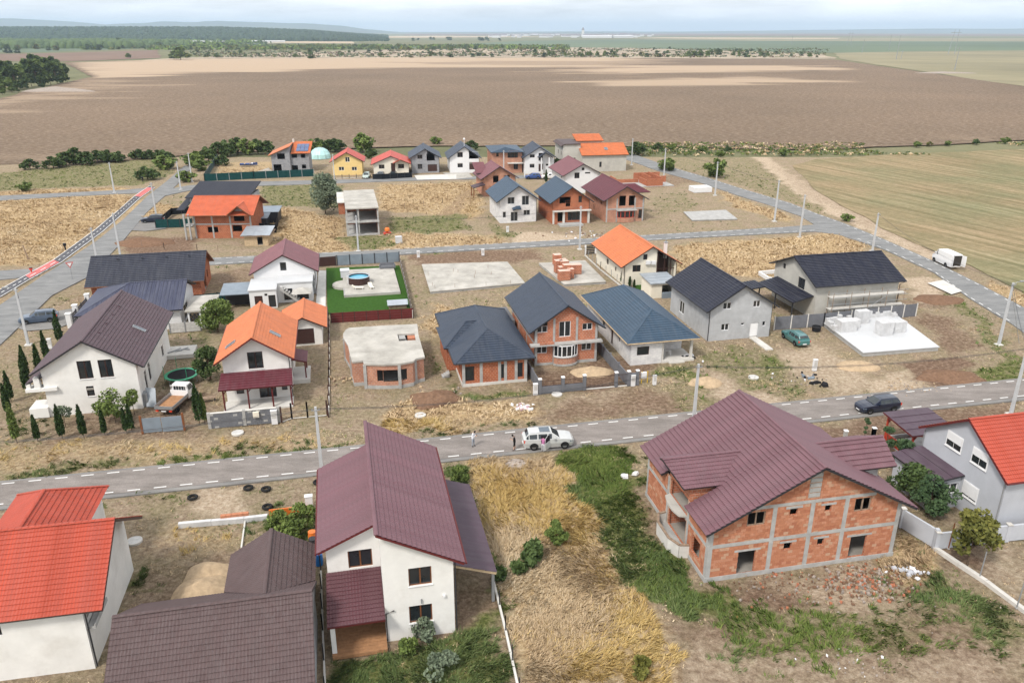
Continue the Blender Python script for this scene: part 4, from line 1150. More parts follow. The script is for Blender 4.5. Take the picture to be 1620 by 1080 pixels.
  b = MB()
  for (xa,ya),(xb,yb) in zip(tp,tp[1:]): b.bar((xa,ya,.42),(xb,yb,.42),.16,1.3)
  b.obj('terrace_parapet','pale_concrete',r)
  b = MB(); b.face([(x,y,.28) for x,y in tp][::-1]); b.obj('terrace_floor','concrete',r)
  b = MB()
  for (xa,ya),(xb,yb) in zip(tp,tp[1:]): b.bar((xa,ya,1.12),(xb,yb,1.12),.2,.09)
  b.obj('parapet_cap','old_timber',r)
  tb = [(0.0,3.9),(-.55,4.1),(-.75,5.0),(-.75,6.0),(-.5,7.0),(0.0,7.2)]
  b = MB(); n = len(tb); b.face([(x,y,3.14) for x,y in tb][::-1]); b.face([(x,y,2.98) for x,y in tb])
  for i in range(n):
    j = (i + 1) % n; b.face([(*tb[j],2.98),(*tb[i],2.98),(*tb[i],3.14),(*tb[j],3.14)])
  b.obj('balcony_slab','weathered_slab',r)
  # roof
  yf,yb = -.7,12.75
  e = 4.5
  Ls1 = [(-.6,3.2,e),(-.6,yf,e),(xm,yf,9),(xm,3.2,9)]
  x_n = 1.9; zn = 9 - k1 * (xm - x_n)
  Lmid = [(x_n,7.9,zn),(x_n,3.2,zn),(xm,3.2,9),(xm,7.9,9)]
  Ls2 = [(-.6,yb,e),(-.6,7.9,e),(xm,7.9,9),(xm,yb,9)]
  Rs = [(16.5,yf,e),(16.5,yb,e),(xm,yb,9),(xm,yf,9)]
  roof(r,[Ls1,Lmid,Ls2,Rs],'plum_tile_mauve','dark_metal',singles=True,wave=.2,course=.42,ridges=[((xm,yf,9.02),(xm,yb,9.02))])
  zd = 7.3; xi = xm - (9 - zd) / k1
  xj = xm - (9 - 6.0) / k1
  dS = [(-.75,3.2,6.0),(xj,3.2,6.0),(xi,5.65,zd),(-1.6,5.65,zd)]
  dN = [(xj,8.1,6.0),(-.75,8.1,6.0),(-1.6,5.65,zd),(xi,5.65,zd)]
  roof(r,[dS,dN],'plum_tile_mauve','dark_metal',singles=True,wave=.2,course=.36,ridges=[((-1.6,5.65,zd + .02),(xi,5.65,zd + .02))],name='dormer_roof')
  b = MB(); b.face([(.02,3.7,4.6),(.02,7.5,4.6),(.02,7.5,6.1),(.02,5.65,7.1),(.02,3.7,6.1)][::-1]); b.face([(.02,3.7,4.4),(2.6,3.7,4.4),(2.6,3.7,6.0),(.02,3.7,6.0)]); b.obj('dormer_wall','clay_block',r)
  xk = xm + (9 - zd) / k2; xl = xm + (9 - 6.0) / k2
  eS = [(xl,3.0,6.0),(17.1,3.0,6.0),(17.4,5.55,zd),(xk,5.55,zd)]
  eN = [(17.1,8.1,6.0),(xl,8.1,6.0),(xk,5.55,zd),(17.4,5.55,zd)]
  roof(r,[eS,eN],'plum_tile_mauve','dark_metal',singles=True,wave=.2,course=.5,ridges=[((xk,5.55,zd + .02),(17.4,5.55,zd + .02))],name='dormer_roof')
  b = MB(); b.box(14,3.6,4.6,15.9,3.75,5.9); b.box(15.8,3.6,4.6,15.95,7.5,5.9); b.obj('dormer_wall','concrete',r)
  return h
H4 = brick_house()

# ------------------------------------------------------------------ 3 bright red roofed house, bottom left
def red_house():
  h = Frame((155,1055),14.0,11.2)
  r = house_root('red_roofed_house',h,'white house with bright red tiled roof and an empty corner balcony','house')
  k = 3.17 / 5.18; ym = 4.58; D = 10.2
  zw = lambda y: 8 - k * abs(y - ym) - .18
  g = [(0,zw(0)),(ym,8 - .18),(D,zw(D))]
  walls(r,h,0,13.85,0,D,{'F': [(0,zw(0)),(13.85,zw(0))],'B': [(0,zw(D)),(13.85,zw(D))],'R': g,'L': [(D - s,z) for s,z in g[::-1]]},
     {'R': [('v','m',.5,2.6,3.05,4.9),('wg','m',4.0,4.9,6.0,7.3,1)],'F': [('wk','m',8.1,9.15,3.4,4.7,2)],'B': []},'white_plaster',floors=(3.0,),depth=.25)
  b = MB(); b.box(12.6,.3,3.02,12.75,2.8,5.4); b.obj('inner_wall','white_plaster',r)
  b = MB(); b.box(13.8,.2,2.9,14.35,2.9,3.05); b.box(14.28,.2,3.05,14.35,2.9,3.2); b.obj('balcony_slab','concrete',r)
  X = 15.25
  S = [(-.8,-.62,4.83),(X,-.62,4.83),(X,ym,8),(-.8,ym,8)]
  N = [(X,10.0,8 - k * 5.42),(-.8,10.0,8 - k * 5.42),(-.8,ym,8),(X,ym,8)]
  roof(r,[S,N],'red_tile','dark_brown_metal',singles=True,wave=.2,course=.35,ridges=[((-.8,ym,8.03),(X,ym,8.03))],th=.18)
  # hipped wing at the back
  zx = 6.9; yw = 11.3
  wx,e = 8.6,4.9; hw = (zx - e) / .62
  y_in = ym + (8 - zx) / k
  A = [(wx + hw,y_in + (zx - e) / k,e),(wx + hw,yw + hw,e),(wx,yw,zx),(wx,y_in,zx)]
  B = [(wx - hw,yw + hw,e),(wx - hw,y_in + (zx - e) / k,e),(wx,y_in,zx),(wx,yw,zx)]
  Cc = [(wx + hw,yw + hw,e),(wx - hw,yw + hw,e),(wx,yw,zx)]
  roof(r,[A,B,Cc],'red_tile','dark_brown_metal',singles=True,wave=.2,course=.35,ridges=[((wx,y_in,zx + .02),(wx,yw,zx + .02))],
         hips=[((wx,yw,zx),(wx + hw,yw + hw,e + .02)),((wx,yw,zx),(wx - hw,yw + hw,e + .02))],name='wing_roof')
  b = MB(); b.box(wx - hw + .5,10.2,-.2,wx + hw - .5,yw + hw - .5,e); b.obj('wing_wall','white_plaster',r)
  downpipe(r,13.95,.1,4.8)
  return h
H1 = red_house()

# ------------------------------------------------------------------ 4 low house with brown ribbed roof, bottom
def brown_house():
  h = Frame((494,944),14)
  r = house_root('brown_roofed_house',h,'low house under a long brown ribbed tile roof with a wing','house')
  k = .6; zr_,ym = 5.5,-6.4
  x0,x1 = 3.0,14.6; yb = ym + (zr_ - 3.0) / k; yf = ym - 5.6; zf = zr_ - k * 5.6
  walls(r,h,x0 + .25,x1 - .2,yf + .5,yb - .5,{'z': 2.9,'R': [(0,2.2 + .3),(5.1,zr_ - .2),(8.8,2.95)],'L': [(0,2.95),(3.7,zr_ - .2),(8.8,2.5)]},
     {'R': [],'F': []},'grey_plaster')
  S = [(x0 - .05,yf,zf),(x1,yf,zf),(x1,ym,zr_),(x0,ym,zr_)]
  N = [(x1,yb,3.0),(x0 + .4,yb,3.0),(x0,ym,zr_),(x1,ym,zr_)]
  roof(r,[S,N],'brown_tile','dark_metal',singles=True,wave=.2,course=.35,ridges=[((x0,ym,zr_ + .02),(x1,ym,zr_ + .02))],amp=.03) if False else \
    roof(r,[S,N],'brown_tile','dark_metal',singles=True,wave=.2,course=.35,ridges=[((x0,ym,zr_ + .02),(x1,ym,zr_ + .02))])
  zx,wx,ye = 4.85,11.55,1.9
  y_in = ym + (zr_ - zx) / k
  A = [(14.5,yb - .02,3.1),(14.5,ye,3.1),(wx,ye,zx),(wx,y_in,zx)]
  B = [(8.6,ye,3.1),(8.6,yb - .02,3.1),(wx,y_in,zx),(wx,ye,zx)]
  roof(r,[A,B],'brown_tile','dark_metal',singles=True,wave=.2,course=.35,ridges=[((wx,y_in,zx + .02),(wx,ye,zx + .02))],name='wing_roof')
  walls(r,h,9.0,14.2,yb - .8,1.5,{'z': 3.0,'B': [(0,3.0),(2.6,zx - .2),(5.2,3.0)]},{'R': [],'L': [('wb','m',-1,.2,1.0,2.1)]},'grey_plaster',name='wing_wall')
  return h
H2 = brown_house()

# ------------------------------------------------------------------ 5 grey house with red roof, right edge
def right_house():
  h = Frame((1572,846),0.0)
  r = house_root('red_roofed_grey_house',h,'pale grey rendered house with red tiled roof and white roller shutters','house')
  # measured from the picture: eaves and ridge on the west gable
  pe = h.at(1593,765,x=-.5); pr = h.at(1533,663,x=-.5); pb = h.at(1454,670,x=-.5)
  ze,zr_,ym,D = pe[2],pr[2],pr[1],pb[1] - .4
  k = (zr_ - ze) / (ym - pe[1]); yf = pe[1]
  zw = lambda y: zr_ - k * abs(y - ym) - .18
  zback = zr_ - k * (D + .4 - ym)
  W = 12.0
  pts = lambda kind,*q: wz(kind,'C',*q)
  g = [(0,zw(D)),(D - ym,zr_ - .18),(D,zw(0))]
  wl = walls(r,h,0,W,0,D,{'z': zw(0),'B': [(0,zw(D)),(W,zw(D))],'L': g,'R': [(0,zw(0)),(ym,zr_ - .18),(D,zw(D))]},
               {'L': [],'F': [('ww','m',2.5,3.9,4.0,5.2)]},'bluish_plaster')
  # windows on the gable set as boxed units with shutters half down
  def lw(ya,yb,za,zb,down):
    b = MB(); b.box(-.03,ya - .08,za - .08,.02,yb + .08,zb + .08); o = b.obj('window','white_paint',r)
    b = MB(); b.box(-.045,ya + .03,za + .03,-.031,(ya + yb) / 2 - .03,zb - .03); b.obj('pane','glass_dark',o)
    b = MB(); b.box(-.045,(ya + yb) / 2 + .03,za + .03,-.031,yb - .03,zb - .03); b.obj('pane','glass_dark',o)
    n = int((zb - za) * down / .1);
    for i in range(n):
      z = zb - .1 * i
      b = MB(); b.box(-.075,ya,z - .09,-.05,yb,z); b.obj('shutter_slat','white_paint',o)
    b = MB(); b.box(-.1,ya - .1,za - .16,-.005,yb + .1,za - .1); b.obj('sill','white_paint',o)
  for (x0,y0,x1,y1,dn) in ((540,240,596,290,.6),(648,312,706,362,.55),(606,455,662,500,.95)):
    a = h.at(*zp('C',x0,y0 - 4),x=0); c = h.at(*zp('C',x1,y1 + 4),x=0)
    zc = (a[2] + c[2]) / 2; ya,yb = sorted((a[1],c[1])); lw(ya,yb,zc - .62,zc + .62,dn)
  S = [(-.5,yf,ze),(W + .5,yf,ze),(W + .5,ym,zr_),(-.5,ym,zr_)]
  N = [(W + .5,D + .4,zback),(-.5,D + .4,zback),(-.5,ym,zr_),(W + .5,ym,zr_)]
  roof(r,[S,N],'red_tile','wine_wood',singles=True,wave=.2,course=.36,ridges=[((-.5,ym,zr_ + .02),(W + .5,ym,zr_ + .02))],gutters=[((-.5,yf - .06,ze - .05),(W,yf - .06,ze - .05))])
  # lean-to annex
  q = [h.at(*p,z=2.9) for p in ((1474,763),(1415,720))];
  xa = q[0][0]; y0,y1 = q[0][1],q[1][1]
  wa = h.at(1520,754,x=-.01); wb_ = h.at(1457,711,x=-.01)
  ya2,yb2 = wa[1],wb_[1]; y0 = min(y0,ya2); y1 = max(q[1][1],yb2)
  zt = max(3.2,wa[2])
  roof(r,[[(xa,y1,2.8),(xa,y0,2.8),(-.02,y0,zt),(-.02,y1,zt)]],'plum_sheet','dark_metal',course=1.2,name='annex_roof',th=.12)
  walls(r,h,xa + .35,-.03,y0 + .3,y1 - .3,{'F': [(0,2.7),(-.03 - xa - .35,zt - .2)],'B': [(0,zt - .2),(-.03 - xa - .35,2.7)],'z': 2.7,'R': [(0,zt - .2),(y1 - y0 - .6,zt - .2)]},
     {'F': [('ww','m',xa + 1.6,xa + 3.0,1.3,2.3)]},'bluish_plaster',name='annex_wall')
  for yy in (yf + .4,D): downpipe(r,-.08,yy if yy > 0 else .1,ze - .3,'grey_metal')
  print('H5',ze,zr_,ym,D,xa,y0,y1,zt)
  return h
H5 = right_house()
# red garden pavilion beyond it
def pavilion():
  h = Frame((1502,722),4.2)
  r = empty('garden_pavilion',(h.o[0],h.o[1],0),h.a,'open garden pavilion with plum roof and red timber sides','pavilion')
  a = [(-.4,0,2.7),(4.6,0,2.7),(4.6,4.4,3.1),(-.4,4.4,3.1)]
  roof(r,[a],'plum_sheet','wine_wood',course=1.2)
  for x in (0,4.1):
    for y in (.3,4.0):
      b = MB(); b.box(x,y,0,x + .15,y + .15,2.6); b.obj('post','red_wood',r)
      b = MB(); b.bar((x + .07,y + .07,2.0),(x + .6,y + .07,2.6),.1); b.obj('brace','red_wood',r)
  for i in range(6):
    b = MB(); b.box(.15,.33,.1 + i * .15,4.1,.38,.235 + i * .15); b.obj('plank','red_wood',r)
    b = MB(); b.box(.03,.5,.1 + i * .15,.08,4.0,.235 + i * .15); b.obj('plank','red_wood',r)
  b = MB(); b.box(0,.3,0,4.2,4.1,.06); b.obj('floor_slab','concrete',r)
pavilion()

# ------------------------------------------------------------------ 6 big white house, plum roof, left
def left_white_house():
  h = Frame((227,645),9.8,12.2)
  r = house_root('white_gabled_house',h,'tall white house with dark plum roof beside the row of young cypresses','house')
  x0,x1,D,xm = .6,9.8,16.6,5.2
  zr_,ze = 8.3,5.55
  k = (zr_ - ze) / (x1 - xm)
  T = gable_tops(x0,x1,0,D,zr_,ze)
  walls(r,h,x0,x1,0,D,T,{'F': [wz('wbs','D',401,603,454,699),wz('wbs','D',506,597,558,691),wz('wbs','D',441,731,469,784,1)],
                                   'R': [('wb','m',2.6,3.5,.9,3.1),('wb','m',4.6,5.6,1.1,3.2),('wb','m',8.8,9.7,3.9,5.0),('wb','m',12,13,1.0,2.4)],
                                   'L': [('wb','m',6,7.2,3.6,4.8)]},'white_plaster',floors=(2.8,))
  gable(r,x0,x1,0,D,zr_,ze,oh=(.9,.6),mat='plum_brown_far',trim='dark_metal',course=.37)
  # porch on the west side: pent roof, piers, white slab ledge
  roof(r,[[(-1.0,6.5,3.9),(-1.0,-.2,3.9),(x0,-.2,4.6),(x0,6.5,4.6)]],'plum_brown_far','dark_metal',name='porch_roof')
  b = MB(); b.box(-1.1,-.35,3.0,1.9,.9,3.35); b.box(-.2,-.25,3.35,.35,.3,4.5); b.obj('porch_beam','white_plaster',r)
  b = MB(); b.box(-1.2,-.3,.0,.59,2.0,1.1); b.obj('porch_parapet','white_plaster',r)
  b = MB(); b.box(-1.0,-.2,3.0,-.6,.2,3.9); b.obj('porch_post','white_plaster',r)
  ang = math.atan(k)
  c = (8.7,8.2,zr_ - k * (8.7 - xm) + .03); skylight(r,c,(0,1,0),(-1,0,k),.6,1.5)
  for y in (3,6,9,12):
    x = 6.0; z = zr_ - k * (x - xm)
    b = MB(); b.box(x - .1,y,z - .05,x + .1,y + .15,z + .12); b.obj('vent_tile','plum_brown_far',r)
  b = MB(); b.box(x1 + .001,.3,0,x1 + .5,1.3,1.5); b.obj('boiler_cabinet','grey_metal',r)
  return h
H6 = left_white_house()

# ------------------------------------------------------------------ 7 orange roofed house with wine canopy, garage
def orange_house():
  h = Frame((462,631),7.0)
  r = house_root('orange_roofed_house',h,'white house with orange tiled roof and wine red porch canopy','house')
  x0,x1,D = 0.15,7.0,10.8
  T = gable_tops(x0,x1,0.6,D,7.7,5.45)
  walls(r,h,x0,x1,0.6,D,T,{'F': [wz('wbs','E',316,626,386,722),('wb','m',1.2,2.0,.9,2.2,1),('wb','m',3.6,5.4,.2,2.3),('wb','m',6.0,6.6,.9,2.2,1)],
                                   'R': [('db','m',5.2,6.2,.1,2.3),('wb','m',8.5,9.5,1.0,2.3)],'L': [('wb','m',4,5.2,1.0,2.3)]},'white_plaster',floors=(2.8,))
  gable(r,x0,x1,0.6,D,7.7,5.45,oh=(.7,1.1),mat='orange_tile_far',trim='wine_wood',course=.36)
  k = 2.25 / ((x1 - x0) / 2)
  xm = (x0 + x1) / 2
  skylight(r,(5.6,3.8,7.7 - k * (5.6 - xm) + .03),(0,1,0),(-1,0,k),.7,1.3)
  skylight(r,(1.0,2.4,7.7 - k * (xm - 1.0) + .03),(0,1,0),(1,0,k),.7,1.3)
  roof(r,[[(-.25,-2.05,2.62),(7.4,-2.05,2.62),(7.3,.58,3.5),(-.15,.58,3.5)]],'wine_sheet','wine_wood',name='canopy_roof',course=.4)
  for x in (.1,2.6,5.1,7.05):
    b = MB(); b.box(x,-1.8,.1,x + .15,-1.65,2.55); b.obj('porch_post','wine_wood',r)
    b = MB(); b.bar((x + .07,-1.7,2.0),(x + .5,-1.7,2.5),.09); b.obj('brace','wine_wood',r)
  b = MB(); b.box(0,-2.0,-.1,7.2,.6,.12); b.obj('terrace','pale_concrete',r)
  roof(r,[[(8.75,4.4,2.5),(8.75,7.9,2.5),(7.02,7.9,3.0),(7.02,4.4,3.0)]],'wine_sheet','wine_wood',name='side_canopy',course=.5)
  for y in (4.6,7.6):
    b = MB(); b.box(8.4,y,0,8.55,y + .15,2.45); b.obj('side_post','wine_wood',r)
  b = MB(); b.box(7.01,4.2,-.1,8.9,8.2,.45); b.obj('side_step','pale_concrete',r)
  downpipe(r,7.1,.5,5.2)
  h = Frame((511,543),4.0)
  g = house_root('garage',h,'small white garage with orange roof and dark brown door','garage')


  x0 = -.6
  T = gable_tops(x0,4.0,0,7.0,3.9,2.75)
  walls(g,h,x0,4.0,0,7.0,T,{'F': [('G','m',.5,3.0,0.02,2.2)]},'white_plaster')
  gable(g,x0,4.0,0,7.0,3.9,2.75,oh=(.7,.6),mat='orange_tile_far',trim='dark_brown_metal',course=.36)
  return h
H7 = orange_house()
# ------------------------------------------------------------------ middle distance houses
def gh(name,label,BR,W,D,zr_,ze,wallm,roofm,ops,deg=12.2,x0=0.0,y0=0.0,oh=(.7,.6),trim='dark_metal',floors=(2.8,),base=None,cat='house',course=.38,group=None,axis='y',drop=.17,pipes=True):
  h = Frame(BR,W,deg)
  r = house_root(name,h,label,cat,group)
  T = gable_tops(x0,W,y0,y0 + D,zr_,ze,axis,drop)
  walls(r,h,x0,W,y0,y0 + D,T,ops,wallm,floors=floors,base=base,depth=.25)
  gable(r,x0,W,y0,y0 + D,zr_,ze,axis=axis,oh=oh,mat=roofm,trim=trim,course=course)
  if pipes: downpipe(r,W + .07,y0 + .1,ze - .3,trim)
  return r,h

# blue-roofed brick house with the bay
def bay_house():
  r,h = gh('brick_gable_house','brick house with slate blue gable roof, white windows and round bay',(943,570),7.8,13.2,7.6,5.0,'clay_block','slate_blue',
       {'F': [wz('ww','F',706,490,764,530),wz('ww','F',824,464,889,552),wz('ww','F',949,474,1004,515),wz('ww','F',704,592,761,640),wz('ww','F',944,575,999,622)],
               'L': [('v','m',5,6,1,2.2),('v','m',9,10.2,3.6,4.7)],'R': [('v','m',4,5.2,1,2.2),('v','m',9,10.2,3.6,4.6)]},oh=(.85,.55),base=.3)
  W = 7.8
  for x in (.12,2.35,5.2,W - .12):
    for z0,z1 in ((.3,2.65),(2.95,4.9 if x in (.12,W - .12) else 5.9)):
      b = MB(); b.box(x - .14,-.04,z0,x + .14,.03,z1); b.obj('pillar','concrete',r)
  b = MB(); b.box(-.7,-.75,2.68,W + .5,.03,2.9); b.obj('balcony_slab','concrete',r)
  for y in (.15,4.4,8.8,13.0):
    for sx,x in ((-1,0),(1,W)):
      b = MB(); b.box(x - .03,y - .14,.3,x + .03,y + .14,4.8); b.obj('pillar','concrete',r)
  for x in (0,W):
    b = MB(); b.box(x - .035,0,2.65,x + .035,13.2,2.9); b.obj('ring_beam','concrete',r)
  # bay
  n = 6; c = 3.75; R_ = 1.55
  arc = [(c + R_ * math.sin(t),-.95 * math.cos(t)) for t in [(-1 + 2 * i / n) * 1.25 for i in range(n + 1)]]
  b = MB(); bm_ = MB()
  for (xa,ya),(xb,yb) in zip(arc,arc[1:]):
    b.face([(xa,ya,.0),(xb,yb,.0),(xb,yb,1.05),(xa,ya,1.05)])
  b.obj('bay_wall','clay_block_pale',r)
  b = MB()
  for (xa,ya),(xb,yb) in zip(arc,arc[1:]): b.bar((xa,ya,1.1),(xb,yb,1.1),.16,.1); b.bar((xa,ya,.12),(xb,yb,.12),.2,.25)
  b.obj('bay_sill','concrete',r)
  for (xa,ya),(xb,yb) in [(arc[0],arc[2]),(arc[2],arc[4]),(arc[4],arc[6])]:
    b = MB(); b.bar((xa,ya,1.2),(xb,yb,1.2),.08,.1); b.bar((xa,ya,2.58),(xb,yb,2.58),.08,.12)
    for t in (0.02,.5,.98):
      x,y = xa + (xb - xa) * t,ya + (yb - ya) * t; b.bar((x,y,1.2),(x,y,2.58),.08)
    o = b.obj('window','white_paint',r)
    b = MB(); b.bar((xa,ya + .02,1.9),(xb,yb + .02,1.9),.02,1.3); b.obj('pane','glass_dark',o)
  b = MB(); b.box(.45,-.72,2.9,2.2,-.5,3.15); b.obj('brick_stack','clay_block',r)
  # chimney-less lean-to slab at the back left (grey roof)
  b = MB(); b.box(-3.2,9.5,0,-.4,15,2.6); b.obj('rear_annex','precast_grey',r)
bay_house()

def hip_house(name,label,BR,W,ext,zr_,ze,ridge,wallm,roofm,ops,wallrect,trim='dark_metal',floors=(),deg=12.2,extra=None,cat='house',depth=.25):
  h = Frame(BR,W,deg); r = house_root(name,h,label,cat)
  x0,x1,y0,y1 = ext; (xr,ya),(_,yb) = ridge
  A,B,Cc,Dd = (x0,y0,ze),(x1,y0,ze),(x1,y1,ze),(x0,y1,ze)
  R1,R2 = (xr,ya,zr_),(xr,yb,zr_)
  roof(r,[[A,B,R1],[B,Cc,R2,R1],[Cc,Dd,R2],[Dd,A,R1,R2]],roofm,trim,ridges=[(R1,R2)],hips=[(R1,A),(R1,B),(R2,Cc),(R2,Dd)],
         gutters=[((x0,y0 - .06,ze - .06),(x1,y0 - .06,ze - .06)),((x0 - .06,y0,ze - .06),(x0 - .06,y1,ze - .06)),((x1 + .06,y0,ze - .06),(x1 + .06,y1,ze - .06))])
  a,c,e,f = wallrect
  walls(r,h,a,c,e,f,{'z': ze - .05},ops,wallm,floors=floors,depth=depth)
  return r,h

# low brick house with blue hipped roof
r,h = hip_house('low_hip_roof_house','low unplastered house with slate blue hipped roof and strapped windows',(833,602),7.5,(-.95,8.4,-.35,17.2),5.25,3.0,((3.7,4.3),(3.7,13.0)),
                 'clay_block_vivid','slate_blue',{'F': [wz('wb','F',320,705,372,788,1),wz('wb','F',500,693,533,773,1),wz('wb','F',600,685,632,765,1)],
                 'L': [('v','m',2,2.9,.5,2.3),('wb','m',9,10,.9,2.2)]},(0,7.5,0,16.5))
for x in (.12,2.15,4.3,5.0,6.25,7.38):
  b = MB(); b.box(x - .17,-.04,0,x + .17,.03,2.9); b.obj('pillar','concrete',r)
b = MB(); b.box(-.05,-.08,-.2,7.55,-.0,.28); b.box(-.08,-.08,-.2,0,16.5,.28); b.obj('plinth','pale_concrete',r)
wr = [(-1.5,4.5,3.0),(-1.5,12.0,3.0),(1.6,8.25,4.95),(3.7,8.25,4.95)]
roof(r,[[(-1.5,12.0,2.98),(-1.5,4.5,2.98),(1.7,8.2,4.9)],[(-1.5,4.5,2.98),(.4,4.5,2.98),(3.7,8.2,4.95),(1.7,8.2,4.9)]],'slate_blue','dark_metal',
     ridges=[((1.7,8.2,4.93),(3.7,8.2,4.97))],hips=[((1.7,8.2,4.9),(-1.5,4.5,3.0))],name='wing_roof')
b = MB(); b.box(-1.1,4.9,0,-.02,11.5,2.9); b.obj('wing_wall','clay_block_vivid',r)
b = MB()
for i in range(4): b.box(-2.0 + i * .25,2.9,-.2,-1.12,3.8,.12 + i * .14)
b.obj('steps','concrete',r)

# long bungalow with hipped blue roof and porch
r,h = hip_house('bungalow','long pale bungalow with steel blue hipped roof and open corner porch',(1083,570),12,(4.25,13.6,-.45,18.8),5.6,3.0,((8.9,4.0),(8.9,14.4)),
                 'aac_block','steel_blue_roof',{'F': [wz('wb','F',1240,598,1308,650,1)],'L': [('wb','m',4,4.5,1.4,2.2),('wb','m',10,11,1.0,2.2),('db','m',6.6,7.5,.1,2.2)]},(4.9,8.9,0,17.8),trim='raw_timber')
walls(r,h,8.905,13.0,3.4,17.8,{'z': 2.95},{'F': [('wb','m',10.8,12.4,1.2,2.2,2),('db','m',9.3,10.2,.15,2.2)]},'aac_block',name='porch_back_wall')
b = MB(); b.box(8.91,-.1,-.2,13.2,3.39,.22); b.box(9.8,-.5,-.2,11.8,-.11,.1); b.obj('terrace','pale_concrete',r)
for x in (9.05,12.85):
  b = MB(); b.box(x - .14,.1,.22,x + .14,.4,2.9); b.obj('porch_post','pale_concrete',r)
tw = empty('plastic_table',(*h.w(10.3,1.6),.22),h.a,'white plastic table standing in the bungalow porch','table')
b = MB(); b.box(-.45,-.3,.66,.45,.3,.7); b.obj('tabletop','white_paint',tw)
for sx in (-.4,.4):
  for sy in (-.25,.25):
    b = MB(); b.box(sx - .03,sy - .03,0,sx + .03,sy + .03,.66); b.obj('leg','white_paint',tw)

# grey two storey house
r,h = gh('grey_gable_house','unpainted grey two storey house with black gable roof and white arched door',(1216,531),8.8,12.6,7.45,4.65,'grey_plaster','navy_black_roof',
     {'F': [wz('ww','G',350,365,398,404),wz('ww','G',511,354,553,392),wz('ww','G',339,478,384,517),wz('ww','G',445,473,466,489,1),wz('ww','G',559,465,580,492,1),wz('dw','G',488,471,541,552)],
           'L': [wz('ww','G',113,370,144,412)],'R': [('ww','m',5,6.2,3.4,4.4)]},oh=(.7,.6))
b = MB(); b.box(5.9,-4.6,-.1,6.9,-.05,.08); b.obj('door_path','pale_concrete',r)
downpipe(r,-.07,-.08,4.4)

# barn-like grey house with black roof, scaffold
def barn():
  h = Frame((1416,480),13)
  r = house_root('long_roof_house',h,'grey rendered house with long black tiled roof behind the scaffold','house')
  x0,x1,y0,y1 = -2.9,10.0,-3.7,7.8; zr_,ze = 7.7,5.25
  T = gable_tops(x0,x1,y0,y1,zr_,ze,'x')
  walls(r,h,x0,x1,y0,y1,T,{'L': [('wk','m',-.6,1.2,3.3,4.9,2),('wk','m',4.9,5.6,4.9,5.7,1)]},'warm_grey_plaster',floors=(2.8,))
  b = MB(); g = T['L']; D_ = y1 - y0
  b.face([(x0 - .02,y1,0),(x0 - .02,y0,0),(x0 - .02,y0,g[0][1] - .01),(x0 - .02,(y0 + y1) / 2,g[1][1] - .01),(x0 - .02,y1,g[2][1] - .01)][::-1]) if False else None
  gable(r,x0,x1,y0,y1,zr_,ze,axis='x',oh=(.65,.7),mat='navy_black_roof',trim='dark_metal',course=.36)
  q1 = h.at(1230,438,x=x0 - .02); q2 = h.at(1287,472,x=x0 - .02)
  za = max(q1[2],q2[2]); ya,yb = min(q1[1],q2[1]),max(q1[1],q2[1])
  roof(r,[[(x0 - 3.2,yb,2.5),(x0 - 3.2,ya,2.5),(x0 - .02,ya,3.3),(x0 - .02,yb,3.3)]],'navy_black_roof','dark_metal',name='canopy_roof',course=.5)
  for y in (ya + .3,(ya + yb) / 2,yb - .3):
    b = MB(); b.box(x0 - 3.0,y,0,x0 - 2.85,y + .15,2.4); b.obj('canopy_post','dark_metal',r)
  roof(r,[[(x0 - 6.2,8.0,2.2),(x0 - 6.2,4.6,2.2),(x0 - 3.0,4.6,2.5),(x0 - 3.0,8.0,2.5)]],'navy_black_roof','dark_metal',name='side_roof',course=.5)
  b = MB(); b.tube([(x1 + .3,y0 - .75,ze - .4),(x1 + .15,y0 - .1,ze - .9),(x1 + .1,y0 - .08,.1)],.05); b.obj('downpipe','dark_metal',r)
  # scaffold along the front
  s = empty('scaffold',(*h.w(0,y0 - 1.5),0),h.a,'bent tube scaffold with plank decks along the barn front','scaffold')
  xs = [-1.2,1.6,4.4,7.2,10.0]
  for x in xs:
    for y in (0,1.1):
      b = MB(); b.tube([(x,y,0),(x + random.uniform(-.05,.05),y,4.2)],.045,5); b.obj('upright','old_timber',s)
    for z in (1.7,3.4):
      b = MB(); b.tube([(x,-.05,z),(x,1.15,z)],.035,5); b.obj('transom','grey_metal',s)
  for z in (1.75,2.5,3.45,4.1):
    b = MB(); b.tube([(-1.6,0,z),(10.6,0,z + random.uniform(-.1,.1))],.035,5); b.obj('rail','grey_metal',s)
  for z in (1.76,3.46):
    for y in (.12,.42,.72):
      b = MB(); b.box(-1.5,y,z,10.4,y + .27,z + .05); b.obj('plank','pale_concrete',s)
  for a,c in ((1.6,4.4),(4.4,7.2)):
    b = MB(); b.tube([(a,-.08,.1 if a < 2 else 1.7),(c,-.08,1.7 if a < 2 else 3.4)],.035,5); b.obj('brace','grey_metal',s)
  return h,y0
BARN,BY = barn()

